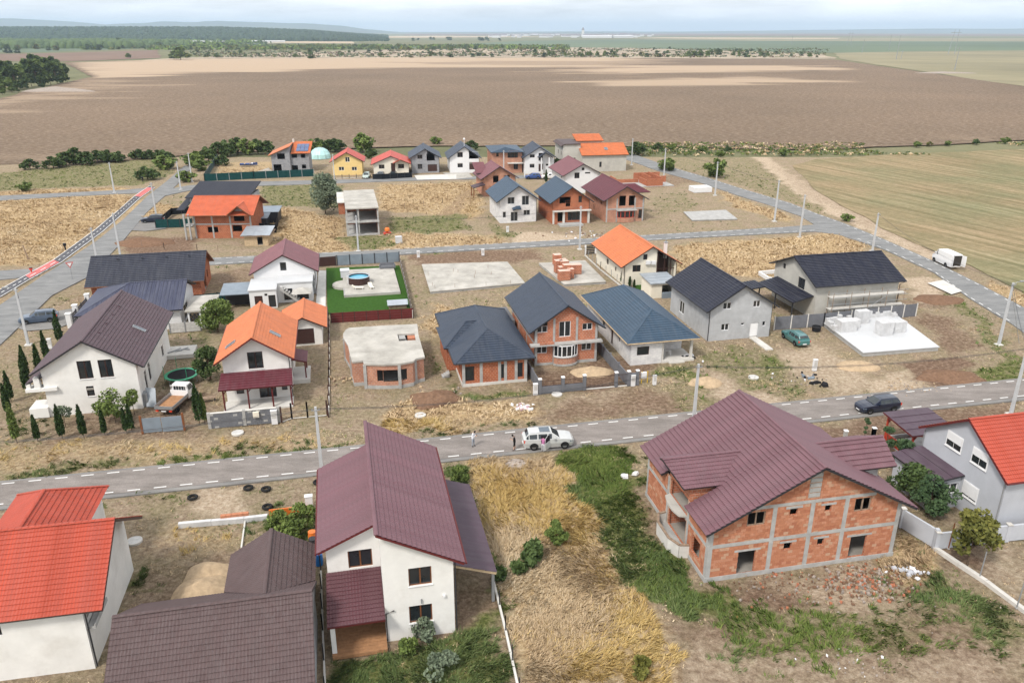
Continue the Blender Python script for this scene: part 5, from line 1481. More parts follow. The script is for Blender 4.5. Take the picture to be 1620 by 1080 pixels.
# orange house in the middle
def orange_mid():
  h = Frame((1068,447),9.0)
  r = house_root('orange_roofed_bungalow',h,'cream house with orange roof, slim white chimney and dark glazed porch','house')
  x0,x1,D = .3,8.9,14.6; zr_,ze = 6.35,3.75
  T = gable_tops(x0,x1,0,D,zr_,ze)
  walls(r,h,x0,5.6,0,D,{'F': [(0,ze - .17),(4.3,zr_ - .17),(5.3,zr_ - .17 - .6)],'B': [(0,zr_ - .8),(1,zr_ - .2),(5.3,ze - .17)],'R': [(0,zr_ - .8),(D,zr_ - .8)],'L': [(0,ze - .17),(D,ze - .17)]},
     {'F': [wz('wb','H',1042,876,1096,922),wz('wb','H',1110,808,1138,845,1)],'L': [('wb','m',4,4.7,1.2,2),('wb','m',8,9,1.2,2.2)]},'cream_plaster')
  walls(r,h,5.61,x1,2.6,D,{'F': [(0,4.9),(x1 - 5.61,ze - .2)],'B': [(0,ze - .2),(x1 - 5.61,4.9)],'R': [(0,ze - .2),(D - 2.6,ze - .2)],'L': [(0,4.9),(D - 2.6,4.9)]},{},'dark_brown_metal',name='porch_back_wall')
  for x in (5.7,6.9,8.0,8.75):
    b = MB(); b.box(x,.05,0,x + .13,.18,ze - .1 + (8.9 - x) * .55); b.obj('porch_post','dark_brown_metal',r)
  for z in (1.0,2.4):
    b = MB(); b.box(5.7,.07,z,8.8,.16,z + .1); b.obj('porch_rail','dark_brown_metal',r)
  b = MB(); b.box(8.7,.0,0,8.95,2.7,ze - .2); b.obj('porch_side_wall','cream_plaster',r)
  gable(r,x0,x1,0,D,zr_,ze,oh=(.85,.6),mat='orange_tile_far',trim='dark_brown_metal',course=.38)
  b = MB(); b.box(7.6,1.9,3.6,8.05,2.35,6.2); o = b.obj('chimney','bright_plaster',r)
  b = MB(); b.box(7.5,1.8,6.2,8.15,2.45,6.28); b.tube([(7.82,2.12,6.28),(7.82,2.12,6.7)],.1); b.obj('chimney_cap','grey_metal',o)
  for dx in (0,.95):
    q = h.at(1021 + dx * 9,418,y=-.02)
    b = MB(); b.box(q[0],-.35,q[2],q[0] + .75,-.03,q[2] + .6); b.lathe([(0,-.37),(.22,-.365)],(q[0] + .3,0,q[2] + .3),10,0,'y'); b.obj('air_conditioner','bright_plaster',r)
  downpipe(r,.2,-.1,3.2); downpipe(r,9.05,.1,3.2)
orange_mid()
h = Frame((1062,480),5)
r = house_root('tin_roof_shed',h,'small cream shed with zinc roof beside the black roofed grey house','shed')
walls(r,h,2.9,6.8,2.9,7.1,{'z': 2.35},{'F': [('v','m',4.6,6.6,.3,2.0)],'L': []},'cream_plaster')
roof(r,[[(2.6,2.6,2.4),(7.1,2.6,2.4),(7.1,7.4,2.7),(2.6,7.4,2.7)]],'zinc','zinc_sheet',course=1.5) if 'zinc' in MATS else roof(r,[[(2.6,2.6,2.4),(7.1,2.6,2.4),(7.1,7.4,2.7),(2.6,7.4,2.7)]],'zinc_sheet','zinc_sheet',course=1.5)
b = MB(); b.box(4.6,2.5,0,6.7,2.85,.9); b.obj('side_panel','blue_grey_panel',r)

# dusty plum gable with flat white annexes
r,h = gh('flat_annex_house','white house with faded plum gable roof and flat white annexes in front',(500,478),9.9,9.6,6.45,3.95,'bright_plaster','dusty_plum_far',
     {'F': [('wk','m',4.9,5.8,3.9,5.2,1)],'R': [('wk','m',3,4,1,2.2)]},x0=.9,y0=4.6,oh=(.6,.45),trim='dark_brown_metal',floors=())
walls(r,h,.6,4.4,-1.3,4.55,{'z': 2.75},{'F': [wz('db','E',350,330,388,378),wz('wb','E',400,318,414,332,1),wz('wb','E',426,325,457,392,1)]},'bright_plaster',name='annex_wall')
walls(r,h,4.41,9.5,1.0,4.55,{'z': 2.95},{'F': [('wk','m',5.3,6.6,.3,2.1,2),('wk','m',7.2,8.9,.3,2.0,2)]},'bright_plaster',name='annex_wall')
b = MB(); b.box(.45,-1.45,2.75,4.5,4.57,2.9); b.obj('flat_roof','white_film',r)
b = MB(); b.box(4.42,.85,2.95,9.65,4.57,3.12); b.obj('flat_roof','white_film',r)
for i in range(9):
  b = MB(); b.box(5.0 + i * .32,-.2,2.6 - i * .28,5.3 + i * .32,.8,2.68 - i * .28); b.obj('stair_step','concrete',r)
b = MB(); b.bar((4.9,-.25,2.5),(7.9,-.25,-.1),.12,.3); b.obj('stair_stringer','concrete',r)
b = MB(); b.face([(6.6,-1.6,1.9),(9.4,-1.6,1.9),(8,.2,2.5)]); b.face([(9.4,-1.6,1.9),(9.4,.8,1.9),(8,.2,2.5)]); b.face([(6.6,.8,1.9),(6.6,-1.6,1.9),(8,.2,2.5)]); b.obj('gazebo_roof','weathered_slab',r)
# dark shed left of it
h = Frame((404,490),4)
r = house_root('flat_roof_shed',h,'dark garden shed with flat blue grey roof','shed')
b = MB(); b.box(-.4,3.0,0,3.4,5.8,2.2); b.obj('wall','dark_metal',r)
b = MB(); b.hexa([(-.8,.6,2.25),(3.9,.6,2.25),(3.9,6.1,2.4),(-.8,6.1,2.4)],[(-.8,.6,2.36),(3.9,.6,2.36),(3.9,6.1,2.52),(-.8,6.1,2.52)]); b.obj('roof','blue_grey_panel',r)
for x in (-.5,3.5):
  b = MB(); b.box(x,.8,0,x + .12,.92,2.26); b.obj('post','dark_metal',r)

# long dark blue roof house, left
h = Frame((325,455),14)
r = house_root('long_blue_roof_house',h,'brick house under a long dark blue tiled roof near the cycle path','house')
T = gable_tops(-1.2,14.2,-4.8,5.6,5.9,3.1,'x')
walls(r,h,-1.2,14.2,-4.8,5.6,T,{'R': [('v','m',-1.5,.5,.1,2.4),('wb','m',2,3,1,2.3,1)]},'clay_block_vivid')
gable(r,-1.2,14.2,-4.8,5.6,5.9,3.1,axis='x',oh=(.7,.7),mat='anthracite_roof',trim='wood_brown',course=.4)
for x in (2,5.5,9,12.3):
  b = MB(); b.box(x,-.9,5.5,x + .2,-.65,5.75); b.obj('vent_tile','anthracite_roof',r)
# navy standing seam roofs behind the white house
h = Frame((315,500),14)
r = house_root('seam_roof_house',h,'low white house with navy standing seam hipped roof','house')
x0,x1,y0,y1,zr_,ze = -.6,13.0,-5.3,7.0,5.3,2.85
ym = .85; xr = 5.4
roof(r,[[(x0,y0,ze),(x1,y0,ze),(x1,ym,zr_),(xr,ym,zr_)],[(x1,y1,ze),(x0,y1,ze),(xr,ym,zr_),(x1,ym,zr_)],[(x0,y1,ze),(x0,y0,ze),(xr,ym,zr_)]],
     'navy_seam_roof','dark_metal',course=20,ridges=[((xr,ym,zr_),(x1,ym,zr_))],hips=[((xr,ym,zr_),(x0,y0,ze)),((xr,ym,zr_),(x0,y1,ze))])
n = 0
for i in range(26):
  x = x0 + .5 + i * .5
  tt = min(1,(x - x0) / (xr - x0)); b = MB()
  b.bar((x,y0,ze + .03),(x,y0 + (ym - y0) * tt,ze + (zr_ - ze) * tt + .03),.05,.06); b.obj('roof_seam','navy_seam_roof',r)
walls(r,h,x0 + .7,x1 - .5,y0 + .7,y1 - .7,{'z': ze - .1,'R': [(0,ze - .1),(ym - y0 - .7,zr_ - .25),(y1 - y0 - 1.4,ze - .1)]},{'F': [('wk','m',2,3.4,.9,2.1),('wk','m',8,9.4,.9,2.1)],'R': [('wk','m',-2,1,.2,2.2)]},'bright_plaster')
pv = empty('white_pergola',(*h.w(13.5,-3.6),0),h.a,'white pergola with flat concrete roof and chequered screen','pergola')
b = MB(); b.box(-.3,-1.8,2.4,3.4,5.2,2.6); b.obj('flat_roof','weathered_slab',pv)
for x in (0,1.5,3.0):
  b = MB(); b.box(x,-1.6,0,x + .22,-1.38,2.4); b.obj('post','white_paint',pv)
for i in range(5):
  for j in range(4):
    if (i + j) % 2: b = MB(); b.box(.25 + i * .25,-1.55,.9 + j * .3,.48 + i * .25,-1.45,1.18 + j * .3); b.obj('screen_block','dark_metal',pv)
b = MB(); b.box(.2,-1.58,0,3,-1.42,.88); b.obj('low_wall','bright_plaster',pv)

# brick house with orange roof, far left
h = Frame((400,376),12,2.0)
r = house_root('orange_gable_brick_house',h,'vivid brick house with orange tiled roof and small front gable','house')
q = h.at(350,305,z=7.4); zr_,ze,yr = 7.4,5.3,4.8
T = gable_tops(1.0,12,0,9.6,zr_,ze,'x')
walls(r,h,1.0,12,0,9.6,T,{'F': [wz('v','J',1318,595,1378,632),wz('v','J',1475,585,1530,625),wz('v','J',1482,492,1540,560)]},'clay_block_vivid',floors=(2.8,))
gable(r,1.0,12,0,9.6,zr_,ze,axis='x',oh=(1.3,1.0),mat='brick_orange_roof',trim='wood_brown',course=.4)
gx = h.at(378,330,y=-.6)[0]
roof(r,[[(gx - 2.2,3.0,4.9),(gx - 2.2,-1.7,4.9),(gx,-1.7,6.6),(gx,3.0,6.6)],[(gx + 2.2,-1.7,4.9),(gx + 2.2,3.0,4.9),(gx,3.0,6.6),(gx,-1.7,6.6)]],'brick_orange_roof','wood_brown',ridges=[((gx,-1.7,6.6),(gx,3,6.6))],name='gable_roof')
b = MB(); b.face([(gx - 1.7,-.06,4.9),(gx + 1.7,-.06,4.9),(gx,-.06,6.3)]); b.obj('gable_wall','concrete',r)
for x in (1.1,4.5,8.0,11.9):
  b = MB(); b.box(x - .15,-.05,0,x + .15,.02,5.1); b.obj('pillar','concrete',r)
b = MB(); b.box(-.5,-.06,2.65,12.1,.01,2.9); b.box(-.5,-1.2,2.65,1,.8,2.8); b.obj('ring_beam','concrete',r)
for x in (-.6,0.3):
  b = MB(); b.box(x,-1.3,0,x + .3,-1.0,5.0); b.obj('porch_post','concrete',r)
h = Frame((404,345),13,2.0)
r = house_root('flat_blue_roof_house',h,'long low house with dark blue roof behind the vivid brick house','house')
walls(r,h,-.5,12,0,9,{'z': 4.6},{'L': [('wk','m',2,3,1,2)]},'grey_plaster')
roof(r,[[(-1.2,-1,4.7),(12.5,-1,4.7),(12.5,9.6,6.4),(-1.2,9.6,6.4)],[(-2.2,-4,2.7),(-.6,-4,2.7),(-.6,6,4.4),(-2.2,6,4.4)]],'anthracite_roof','dark_metal')
# tin-roofed shack
h = Frame((430,388),5,5)
r = house_root('tin_roof_shack',h,'ochre shack under loose grey tin sheets','shed')
walls(r,h,0,4.4,0,4.5,{'z': 2.0},{'F': [('v','m',2.4,3.4,.1,1.7)]},'raw_timber')
for i in range(5):
  b = MB(); b.hexa([(-.5 + i * 1.08,-.5,2.05 + .03 * (i % 2)),(.6 + i * 1.08,-.5,2.05 + .03 * (i % 2)),(.6 + i * 1.08,5.2,2.6 + .03 * (i % 2)),(-.5 + i * 1.08,5.2,2.6 + .03 * (i % 2))],
                     [(-.5 + i * 1.08,-.5,2.09 + .03 * (i % 2)),(.6 + i * 1.08,-.5,2.09 + .03 * (i % 2)),(.6 + i * 1.08,5.2,2.64 + .03 * (i % 2)),(-.5 + i * 1.08,5.2,2.64 + .03 * (i % 2))]); b.obj('tin_sheet','zinc_sheet',r)
b = MB(); b.box(-.6,-.5,1.85,5,5.1,2.0); b.obj('roof_frame','old_timber',r)
# low sheds behind the vivid brick house
for i,(px,py,w_,d_,hh) in enumerate([(441,352,4.2,5,2.3),(423,362,4.0,4,2.2)]):
  h = Frame((px,py),w_,8)
  r = house_root('garden_shed',h,['flat grey roofed shed at the dark netted fence corner','lower blue grey shed in front of the netted corner shed'][i],'shed')
  b = MB(); b.box(0,0,0,w_,d_,hh); b.obj('wall','dark_metal',r)
  b = MB(); b.hexa([(-.3,-.4,hh + .003),(w_ + .3,-.4,hh + .003),(w_ + .3,d_ + .3,hh + .15),(-.3,d_ + .3,hh + .15)],[(-.3,-.4,hh + .1),(w_ + .3,-.4,hh + .1),(w_ + .3,d_ + .3,hh + .26),(-.3,d_ + .3,hh + .26)]); b.obj('roof','blue_grey_panel',r)

# bare concrete skeleton
h = Frame((600,371),7)
r = house_root('concrete_skeleton',h,'bare two storey concrete frame building with open bays','building')
b = MB(); b.box(.7,-.3,5.35,7.2,19,5.6); b.obj('roof_slab','weathered_slab',r)
b = MB(); b.box(.7,-.3,2.6,7.2,19,2.85); b.obj('floor_slab','concrete',r)
b = MB(); b.box(.7,0,-.2,7.1,19,.15); b.obj('floor_slab','concrete',r)
for x in (.75,3.0,6.8):
  for y in (0,4.7,9.4,14.1,18.7):
    for z0,z1 in ((.15,2.6),(2.85,5.35)):
      b = MB(); b.box(x,y,z0,x + .3,y + .3,z1); b.obj('pillar','concrete',r)
b = MB(); b.box(.75,9.7,.15,7,9.9,2.6); b.box(.75,9.7,2.85,7,9.9,5.35); b.box(6.85,.3,.15,7.0,18,2.6); b.box(6.85,.3,2.85,7,18,5.35); b.obj('infill_wall','clay_block',r)
b = MB(); b.box(-.6,8,2.7,.69,18,5.1); b.obj('side_wall','clay_block_vivid',r)
b = MB(); b.box(-.8,7.6,5.1,.69,19,5.3); b.obj('side_slab','pale_concrete',r)

# plum house with flat plum annex (i)
r,h = gh('plum_brick_house','brick house with plum seam roof beside the parked blue hatchback',(815,308),8,9,7.2,4.7,'clay_block_pale','dusty_plum_far',
     {'F': [('v','m',2.4,3.8,3.2,4.9),('v','m',5.2,6.6,3.2,4.9),('v','m',1.5,2.6,.3,2.2)]},deg=14,oh=(.8,.7))
roof(r,[[(-1,4,5.0),(2.0,4,5.0),(2.0,9.5,6.9),(-1,9.5,6.9)]],'dusty_plum_far','dark_metal',name='side_roof')
roof(r,[[(-3.0,1.5,2.5),(-3.0,-2.0,2.5),(0,-2.0,3.2),(0,1.5,3.2)]],'plum_brown_far','dark_metal',name='porch_roof')
for y in (-1.8,1.2):
  b = MB(); b.box(-2.9,y,0,-2.7,y + .2,2.4); b.obj('porch_post','wood_brown',r)
# k, l, m
r,h = gh('white_block_house','white block house with steel blue roof and small porch canopy',(848,350),7.9,11.5,7.8,5.1,'aac_block','steel_blue_roof',
     {'F': [wz('wg','H',253,448,296,492),wz('wg','H',343,438,388,498),wz('wg','H',272,540,316,600),wz('wg','H',353,528,394,563),wz('wg','H',222,540,242,578,1)]},oh=(.8,.8))
roof(r,[[(3.4,-1.1,3.0),(4.4,-1.1,3.0),(4.4,0,3.5),(3.4,0,3.5)],[(2.6,-1.1,2.8),(3.5,-1.1,3.1),(3.5,0,3.4),(2.6,0,3.1)]],'steel_blue_roof','dark_metal',name='canopy')
for y in (2,4,6,8,10):
  b = MB(); b.box(-.03,y,.2,-.005,y + .15,4.9); b.obj('pillar','pale_concrete',r)
r,h = gh('brick_balcony_house','vivid brick house with steel blue roof and a concrete ground floor portal',(931,352),7.9,12.5,7.8,5.1,'clay_block_vivid','steel_blue_roof',
     {'F': [wz('v','H',580,445,652,488),wz('v','H',620,470,650,508),wz('wb','H',700,440,724,482,1),wz('v','H',568,530,606,604),wz('wb','H',632,535,716,596,3)]},oh=(.8,.8))
for x in (.15,2.3,7.75):
  b = MB(); b.box(x - .2,-.5 if x > 2 else -.06,0,x + .2,-.02,2.7); b.obj('pillar','pale_concrete',r)
b = MB(); b.box(-.1,-.9,2.7,8.2,-.02,2.9); b.obj('balcony_slab','pale_concrete',r)
b = MB(); b.box(1.0,-2.6,-.1,6.0,-.3,.3); b.obj('terrace','concrete',r)
r,h = gh('wine_roof_brick_house','brick house with wine red roof and red framed bay window',(1017,349),8.4,15,7.6,5.2,'clay_block_pale','wine_sheet',
     {'F': [wz('v','H',957,438,1003,505),wz('v','H',1018,437,1062,503),wz('wb','H',1078,525,1104,582,1)],'L': [('v','m',3,4,3.3,4.6),('v','m',8,9,.9,2.2)]},oh=(.8,.8))
for x in (.15,2.4,6.4,8.25):
  b = MB(); b.box(x - .15,-.05,0,x + .15,.02,5.0); b.obj('pillar','concrete',r)
b = MB(); b.box(-.02,-.06,2.65,8.45,.01,2.9); b.obj('ring_beam','concrete',r)
arc = [(4.4 + 2.0 * math.sin(t),-1.0 * math.cos(t)) for t in [(-1 + 2 * i / 5) * 1.25 for i in range(6)]]
for (xa,ya),(xb,yb) in zip(arc,arc[1:]):
  b = MB(); b.bar((xa,ya,.5),(xb,yb,.5),.15,1.0); b.obj('bay_wall','clay_block_pale',r)
  b = MB(); b.bar((xa,ya,1.05),(xb,yb,1.05),.1,.1); b.bar((xa,ya,2.4),(xb,yb,2.4),.1,.1); b.bar((xa,ya,1.05),(xa,ya,2.4),.14); o = b.obj('window','red_wood',r)
  b = MB(); b.bar((xa,ya + .03,1.7),(xb,yb + .03,1.7),.03,1.3); b.obj('pane','glass_dark',o)
b = MB(); b.box(2.2,-1.1,2.5,6.6,-.02,2.64); b.obj('bay_slab','concrete',r)
roof(r,[[(8.6,6.0,4.9),(12.2,6.0,4.9),(9.5,9.0,6.4),(5.5,9.0,6.4)]],'wine_sheet','dark_metal',name='side_roof')
# j
gh('plum_roof_white_house','white house with plum gable roof behind the two blue roofed houses',(948,304),9,13,7.3,4.9,'bright_plaster','dusty_plum_far',
   {'F': [wz('wb','H',675,292,708,330),wz('wb','H',742,289,776,300,1),('wb','m',4.2,4.9,5.6,6.3,1)],'L': [('wb','m',3,4,3.3,4.4)]},oh=(.8,.7))
# ------------------------------------------------------------------ top street row
h = Frame((490,272),10.4,8)
r = house_root('solar_roof_house',h,'grey unplastered house with split orange roof and solar panels','house')
walls(r,h,0,5.2,0,9,{'F': [(0,5.0),(5.2,7.1)],'B': [(0,7.1),(5.2,5.0)],'L': [(0,5.0),(9,5.0)],'R': [(0,7.1),(9,7.1)]},{'F': [wz('v','I',156,172,200,208),wz('v','I',134,240,180,282)]},'render_block',floors=(2.8,))
walls(r,h,5.21,10.4,.8,9,{'z': 5.3,'L': [(0,7.1),(8.2,5.4)],'R': [(0,5.4),(8.2,7.1)],'B': [(0,7.1),(5.19,7.1)]},{'F': [wz('v','I',245,172,277,200),wz('v','I',306,172,330,200),wz('v','I',250,246,284,288),wz('v','I',312,242,336,268)]},'render_block',floors=(2.8,))
roof(r,[[(-.8,9.8,4.85),(-.8,-.7,4.85),(5.5,-.7,7.4),(5.5,9.8,7.4)]],'orange_tile_far','wood_brown')
roof(r,[[(5.52,.1,5.3),(11,.1,5.3),(11,9.6,7.5),(5.52,9.6,7.5)]],'orange_tile_far','wood_brown',name='front_roof')
b = MB(); b.box(5.3,8.6,6.8,5.8,9.1,8.3); b.obj('chimney','pale_concrete',r)
for i in range(3):
  for j in range(2):
    b = MB(); y = 1.4 + j * 2.9; z = 5.3 + (y - .1) * .2316 + .12
    b.hexa([(6.9 + i * 1.15,y,z),(7.95 + i * 1.15,y,z),(7.95 + i * 1.15,y + 2.7,z + .63),(6.9 + i * 1.15,y + 2.7,z + .63)],
               [(6.9 + i * 1.15,y,z + .06),(7.95 + i * 1.15,y,z + .06),(7.95 + i * 1.15,y + 2.7,z + .69),(6.9 + i * 1.15,y + 2.7,z + .69)])
    b.obj('solar_panel','solar_cell',r)
gh('yellow_house','small yellow house with red tiled gable roof',(574,276),8.3,9,6.3,4.0,'yellow_plaster','red_tile_far',
   {'F': [wz('ww','I',586,194,612,226),wz('ww','I',545,256,577,280),wz('ww','I',627,256,658,280)]},deg=8,floors=())
r,h = gh('cream_house','cream bungalow with wide red roof beside the yellow house',(647,278),9.7,11,5.6,3.6,'cream_plaster','red_tile_far',
     {'F': [wz('wb','I',798,242,832,268),wz('wb','I',920,238,956,266),wz('db','I',876,232,900,285)]},deg=8,floors=())
roof(r,[[(5.4,1,3.7),(5.4,-1.4,3.7),(7.5,-1.4,4.7),(7.5,2.5,4.7)],[(9.9,-1.4,3.7),(9.9,1,3.7),(7.5,2.5,4.7),(7.5,-1.4,4.7)]],'red_tile_far','wood_brown',name='gable_roof')
gh('grey_blue_roof_house','grey unpainted house with slate roof and skylight on the top street',(695,273),7.8,12,6.8,4.6,'render_block','slate_blue',
   {'F': [wz('wb','I',1042,180,1072,206),wz('wb','I',1044,238,1072,270),wz('v','I',1100,172,1150,218),wz('db','I',1108,240,1165,285)]},deg=8)
r,h = gh('steep_roof_house','pale house with steep slate roof topped by a weather vane',(758,273),8.3,12,7.4,4.6,'bright_plaster','slate_blue',
     {'F': [wz('wb','I',1295,164,1328,196),wz('wb','I',1296,232,1328,260),wz('v','I',1368,160,1440,206),wz('db','I',1370,226,1416,274)]},deg=8)
b = MB(); b.tube([(4.15,0,7.3),(4.15,0,9.2)],.05); b.lathe([(.02,9.2),(.3,9.35),(.3,9.65),(.02,9.8)],(4.15,0,0),8); b.obj('weather_vane','white_paint',r)
r,h = hip_house('flat_brick_house','two storey brick house with shallow blue roof on the top street',(826,273),8.6,(-.4,9,-.8,14),6.7,5.9,((4.3,4),(4.3,9)),'clay_block_pale','steel_blue_roof',
                 {'F': [wz('wb','H',180,160,196,192,1),wz('wb','H',252,156,318,200,3),wz('wb','H',290,228,318,272,2)]},(0,8.6,0,13),deg=8)
b = MB(); b.box(4.3,-1.2,2.7,8.8,-.02,2.95); b.obj('balcony_slab','pale_concrete',r)
r,h = gh('white_portico_house','white house with slate roof and tall gabled entrance',(876,274),8.4,12,7.5,4.9,'bright_plaster','slate_blue',
     {'F': [wz('wb','H',393,178,424,198),wz('wb','H',392,236,422,262),wz('wb','H',448,168,476,218),wz('wb','H',494,236,520,250,1),wz('db','H',448,236,478,285)]},deg=8)
for x in (4.4,6.6):
  b = MB(); b.box(x,-1.4,0,x + .35,-1.05,4.6); b.obj('porch_post','bright_plaster',r)
roof(r,[[(3.6,0,4.7),(3.6,-1.7,4.7),(5.7,-1.7,6.0),(5.7,0,6.0)],[(7.8,-1.7,4.7),(7.8,0,4.7),(5.7,0,6.0),(5.7,-1.7,6.0)]],'slate_blue','dark_metal',name='porch_roof')
for i in range(8):
  b = MB(); b.box(-1 + i * 1.25,-5.4,0,-.7 + i * 1.25,-5.1,1.9); b.obj('fence_pier','bright_plaster',r)
h = Frame((990,270),13.0,9)
r = house_root('big_orange_roof_building',h,'large bare concrete house with bright orange split roofs','house')
walls(r,h,0,13,0,11,{'z': 4.7,'L': [(0,4.7),(5.5,7.0),(11,4.7)][::1],'R': [(0,4.7),(5.5,7.0),(11,4.7)]},{'F': [wz('wb','H',832,224,848,258,1)]},'warm_grey_plaster')
roof(r,[[(-.5,-.6,4.7),(13.5,-.6,4.7),(13.5,5.5,7.3),(-.5,5.5,7.3)],[(13.5,11.6,4.7),(-.5,11.6,4.7),(-.5,5.5,7.3),(13.5,5.5,7.3)]],'orange_tile_far','wood_brown',ridges=[((-.5,5.5,7.33),(13.5,5.5,7.33))])
skylight(r,(7.4,2.4,6.05),(1,0,0),(0,1,.43),1.0,1.4)
walls(r,h,-5.2,-.01,3,14,{'z': 7.4},{'L': [('wb','m',5,6,4,5.2),('wb','m',9,10,4,5.2)],'F': [('wb','m',-3,-1.4,2.0,3.6)]},'warm_grey_plaster',name='tower_wall')
roof(r,[[(-.01,8.6,7.6),(8.4,8.6,7.6),(8.4,14.5,9.0),(-.01,14.5,9.0)]],'orange_tile_far','wood_brown',name='upper_roof')
walls(r,h,.0,8.0,9.2,14,{'z': 7.5},{},'warm_grey_plaster',name='upper_wall')
b = MB(); b.hexa([(-5.9,2.6,6.9),(-4.9,2.6,7.4),(-4.9,14.3,7.4),(-5.9,14.3,6.9)],[(-5.9,2.6,7.0),(-4.9,2.6,7.6),(-4.9,14.3,7.6),(-5.9,14.3,7.0)]); b.box(-4.9,2.6,7.42,-.02,14.3,7.6); b.obj('flat_roof','dark_brown_metal',r)
# low red block walls of a house just begun
h = Frame((1049,294),8)
r = house_root('roofless_block_walls',h,'roofless red block walls of a house just begun','building shell')
for nm,x0,y0,x1,y1,z in [('wall',3.5,0,7.9,.3,1.9),('wall',7.6,.3,7.9,10,2.1),('wall',3.5,10,11,10.3,1.9),('wall',3.5,.3,3.8,6,1.5),('wall',5.5,3,5.8,9.9,2.0),('wall',-3,6,3.4,6.3,1.0),('wall',-3,6.4,-2.7,11,1.2),('wall',8,5,10.8,5.3,1.7)]:
  b = MB(); b.box(x0,y0,-.1,x1,y1,z); b.obj(nm,'clay_block_vivid',r)
b = MB(); b.box(-3.2,-.3,-.2,11,10.5,.06); b.obj('floor_slab','concrete',r)

# ------------------------------------------------------------------ round-cornered unfinished brick house
def round_shell():
  h = Frame((672,605),9)
  r = house_root('flat_slab_brick_house',h,'roofless single storey brick house under a curved concrete slab','house')
  zt = 3.05
  out = [(820,530),(834,510),(852,500),(1040,488),(1215,480),(1222,540),(1232,575),(1255,655),(1208,665),(1195,678),(1120,692),(1030,695),(930,692),(925,676),(866,680),(855,640),(845,592),(828,566),(819,548)]
  P = [h.at(*zp('E',*p),z=zt)[:2] for p in out][::-1]
  a2 = sum(P[i][0] * P[(i + 1) % len(P)][1] - P[(i + 1) % len(P)][0] * P[i][1] for i in range(len(P)))
  if a2 < 0: P = P[::-1]
  hole = [h.at(*zp('E',*p),z=zt)[:2] for p in [(1108,534),(1200,530),(1208,566),(1118,571)]]
  from mathutils.geometry import tessellate_polygon
  loops = [[Vector((x,y,0)) for x,y in P],[Vector((x,y,0)) for x,y in hole]]
  tri = tessellate_polygon(loops); allp = P + hole
  b = MB()
  for t in tri:
    q = [allp[i] for i in t]
    ar = (q[1][0] - q[0][0]) * (q[2][1] - q[0][1]) - (q[2][0] - q[0][0]) * (q[1][1] - q[0][1])
    if ar < 0: q = q[::-1]
    b.face([(x,y,zt) for x,y in q]); b.face([(x,y,zt - .22) for x,y in q[::-1]])
  for loop in (P,hole):
    for i in range(len(loop)):
      j = (i + 1) % len(loop); b.face([(*loop[i],zt - .22),(*loop[j],zt - .22),(*loop[j],zt),(*loop[i],zt)])
  b.obj('roof_slab','weathered_slab',r)
  cx = sum(p[0] for p in P) / len(P); cy = sum(p[1] for p in P) / len(P)
  Q = [(cx + (x - cx) * .975,cy + (y - cy) * .975) for x,y in P]
  # wall with the wide front opening
  b = MB()
  ws = h.at(*zp('E',1000,775),y=0); we = h.at(*zp('E',1145,705),y=0)
  for i in range(len(Q)):
    p,q = Q[i],Q[(i + 1) % len(Q)]; L_ = math.hypot(q[0] - p[0],q[1] - p[1])
    hs = []
    if max(p[1],q[1]) < 1.0 and q[0] > p[0]:
      a,c = max(p[0],3.6),min(q[0],7.0)
      if c > a + .05: hs = [((a - p[0]) / (q[0] - p[0]) * L_ ,(c - p[0]) / (q[0] - p[0]) * L_,.85,2.25)]
    if hs and hs[0][1] - hs[0][0] > .9 * L_:
      wall_into(b,p,q,-.2,[(0,.85),(L_,.85)],[],m=0)
      k0 = len(b.f); wall_into(b,p,q,2.25,[(0,zt - .225),(L_,zt - .225)],[],m=0)
    else: wall_into(b,p,q,-.2,[(0,zt - .225),(L_,zt - .225)],hs,m=0,mr=0)
  b.obj('wall','clay_block_pale',r)
  b = MB()
  for i in range(len(Q)):
    p,q = Q[i],Q[(i + 1) % len(Q)]; b.bar((*p,.1),(*q,.1),.12,.5)
  b.obj('plinth','concrete',r)
  for i in (0,3,6,8,10,12,14,16):
    x,y = Q[i % len(Q)]; b = MB(); b.box(x - .17,y - .17,-.1,x + .17,y + .17,zt - .23); b.obj('pillar','concrete',r)
  b = MB(); b.box(1.5,1.5,-.1,8.2,10,.1); b.obj('floor_slab','concrete',r)
  hx,hy = hole[0]
  for i in range(6):
    b = MB(); b.box(hx + .15,hy - 1.3 + 0,2.75 - i * .3,hx + .9 + i * .1,hy - .2,2.9 - i * .3); b.obj('stair_step','concrete',r)
  b = MB(); b.box(hx + 1.2,hy - 1.2,1.5,hx + 2.6,hy - .1,2.8); b.obj('inner_wall','clay_block',r)
  return h
RS = round_shell()
# slabs
def slab(name,label,pts,z,h,mat='weathered_slab',foot=.14,cat='foundation slab'):
  r = house_root(name,h,label,cat)
  P = [(q[0],q[1]) for q in pts]
  b = MB(); b.hexa([(x,y,-.3) for x,y in P],[(x,y,z - .12) for x,y in P]); b.obj('footing','concrete',r)
  c = (sum(x for x,_ in P) / 4,sum(y for _,y in P) / 4)
  Q = [(x + .08 * (1 if x > c[0] else -1),y + .08 * (1 if y > c[1] else -1)) for x,y in P]
  b = MB(); b.hexa([(x,y,z - .118) for x,y in Q],[(x,y,z) for x,y in Q]); b.obj('slab_top',mat,r)
  return r
def q4(h,z,*p): return [h.at(*x,z=z) for x in p]
hs1 = Frame((828,447),13); s1 = slab('concrete_slab','wide bare concrete foundation slab without stacks',q4(hs1,.35,(681,461),(830,447),(802,414),(668,418)),.35,hs1)
random.seed(3)
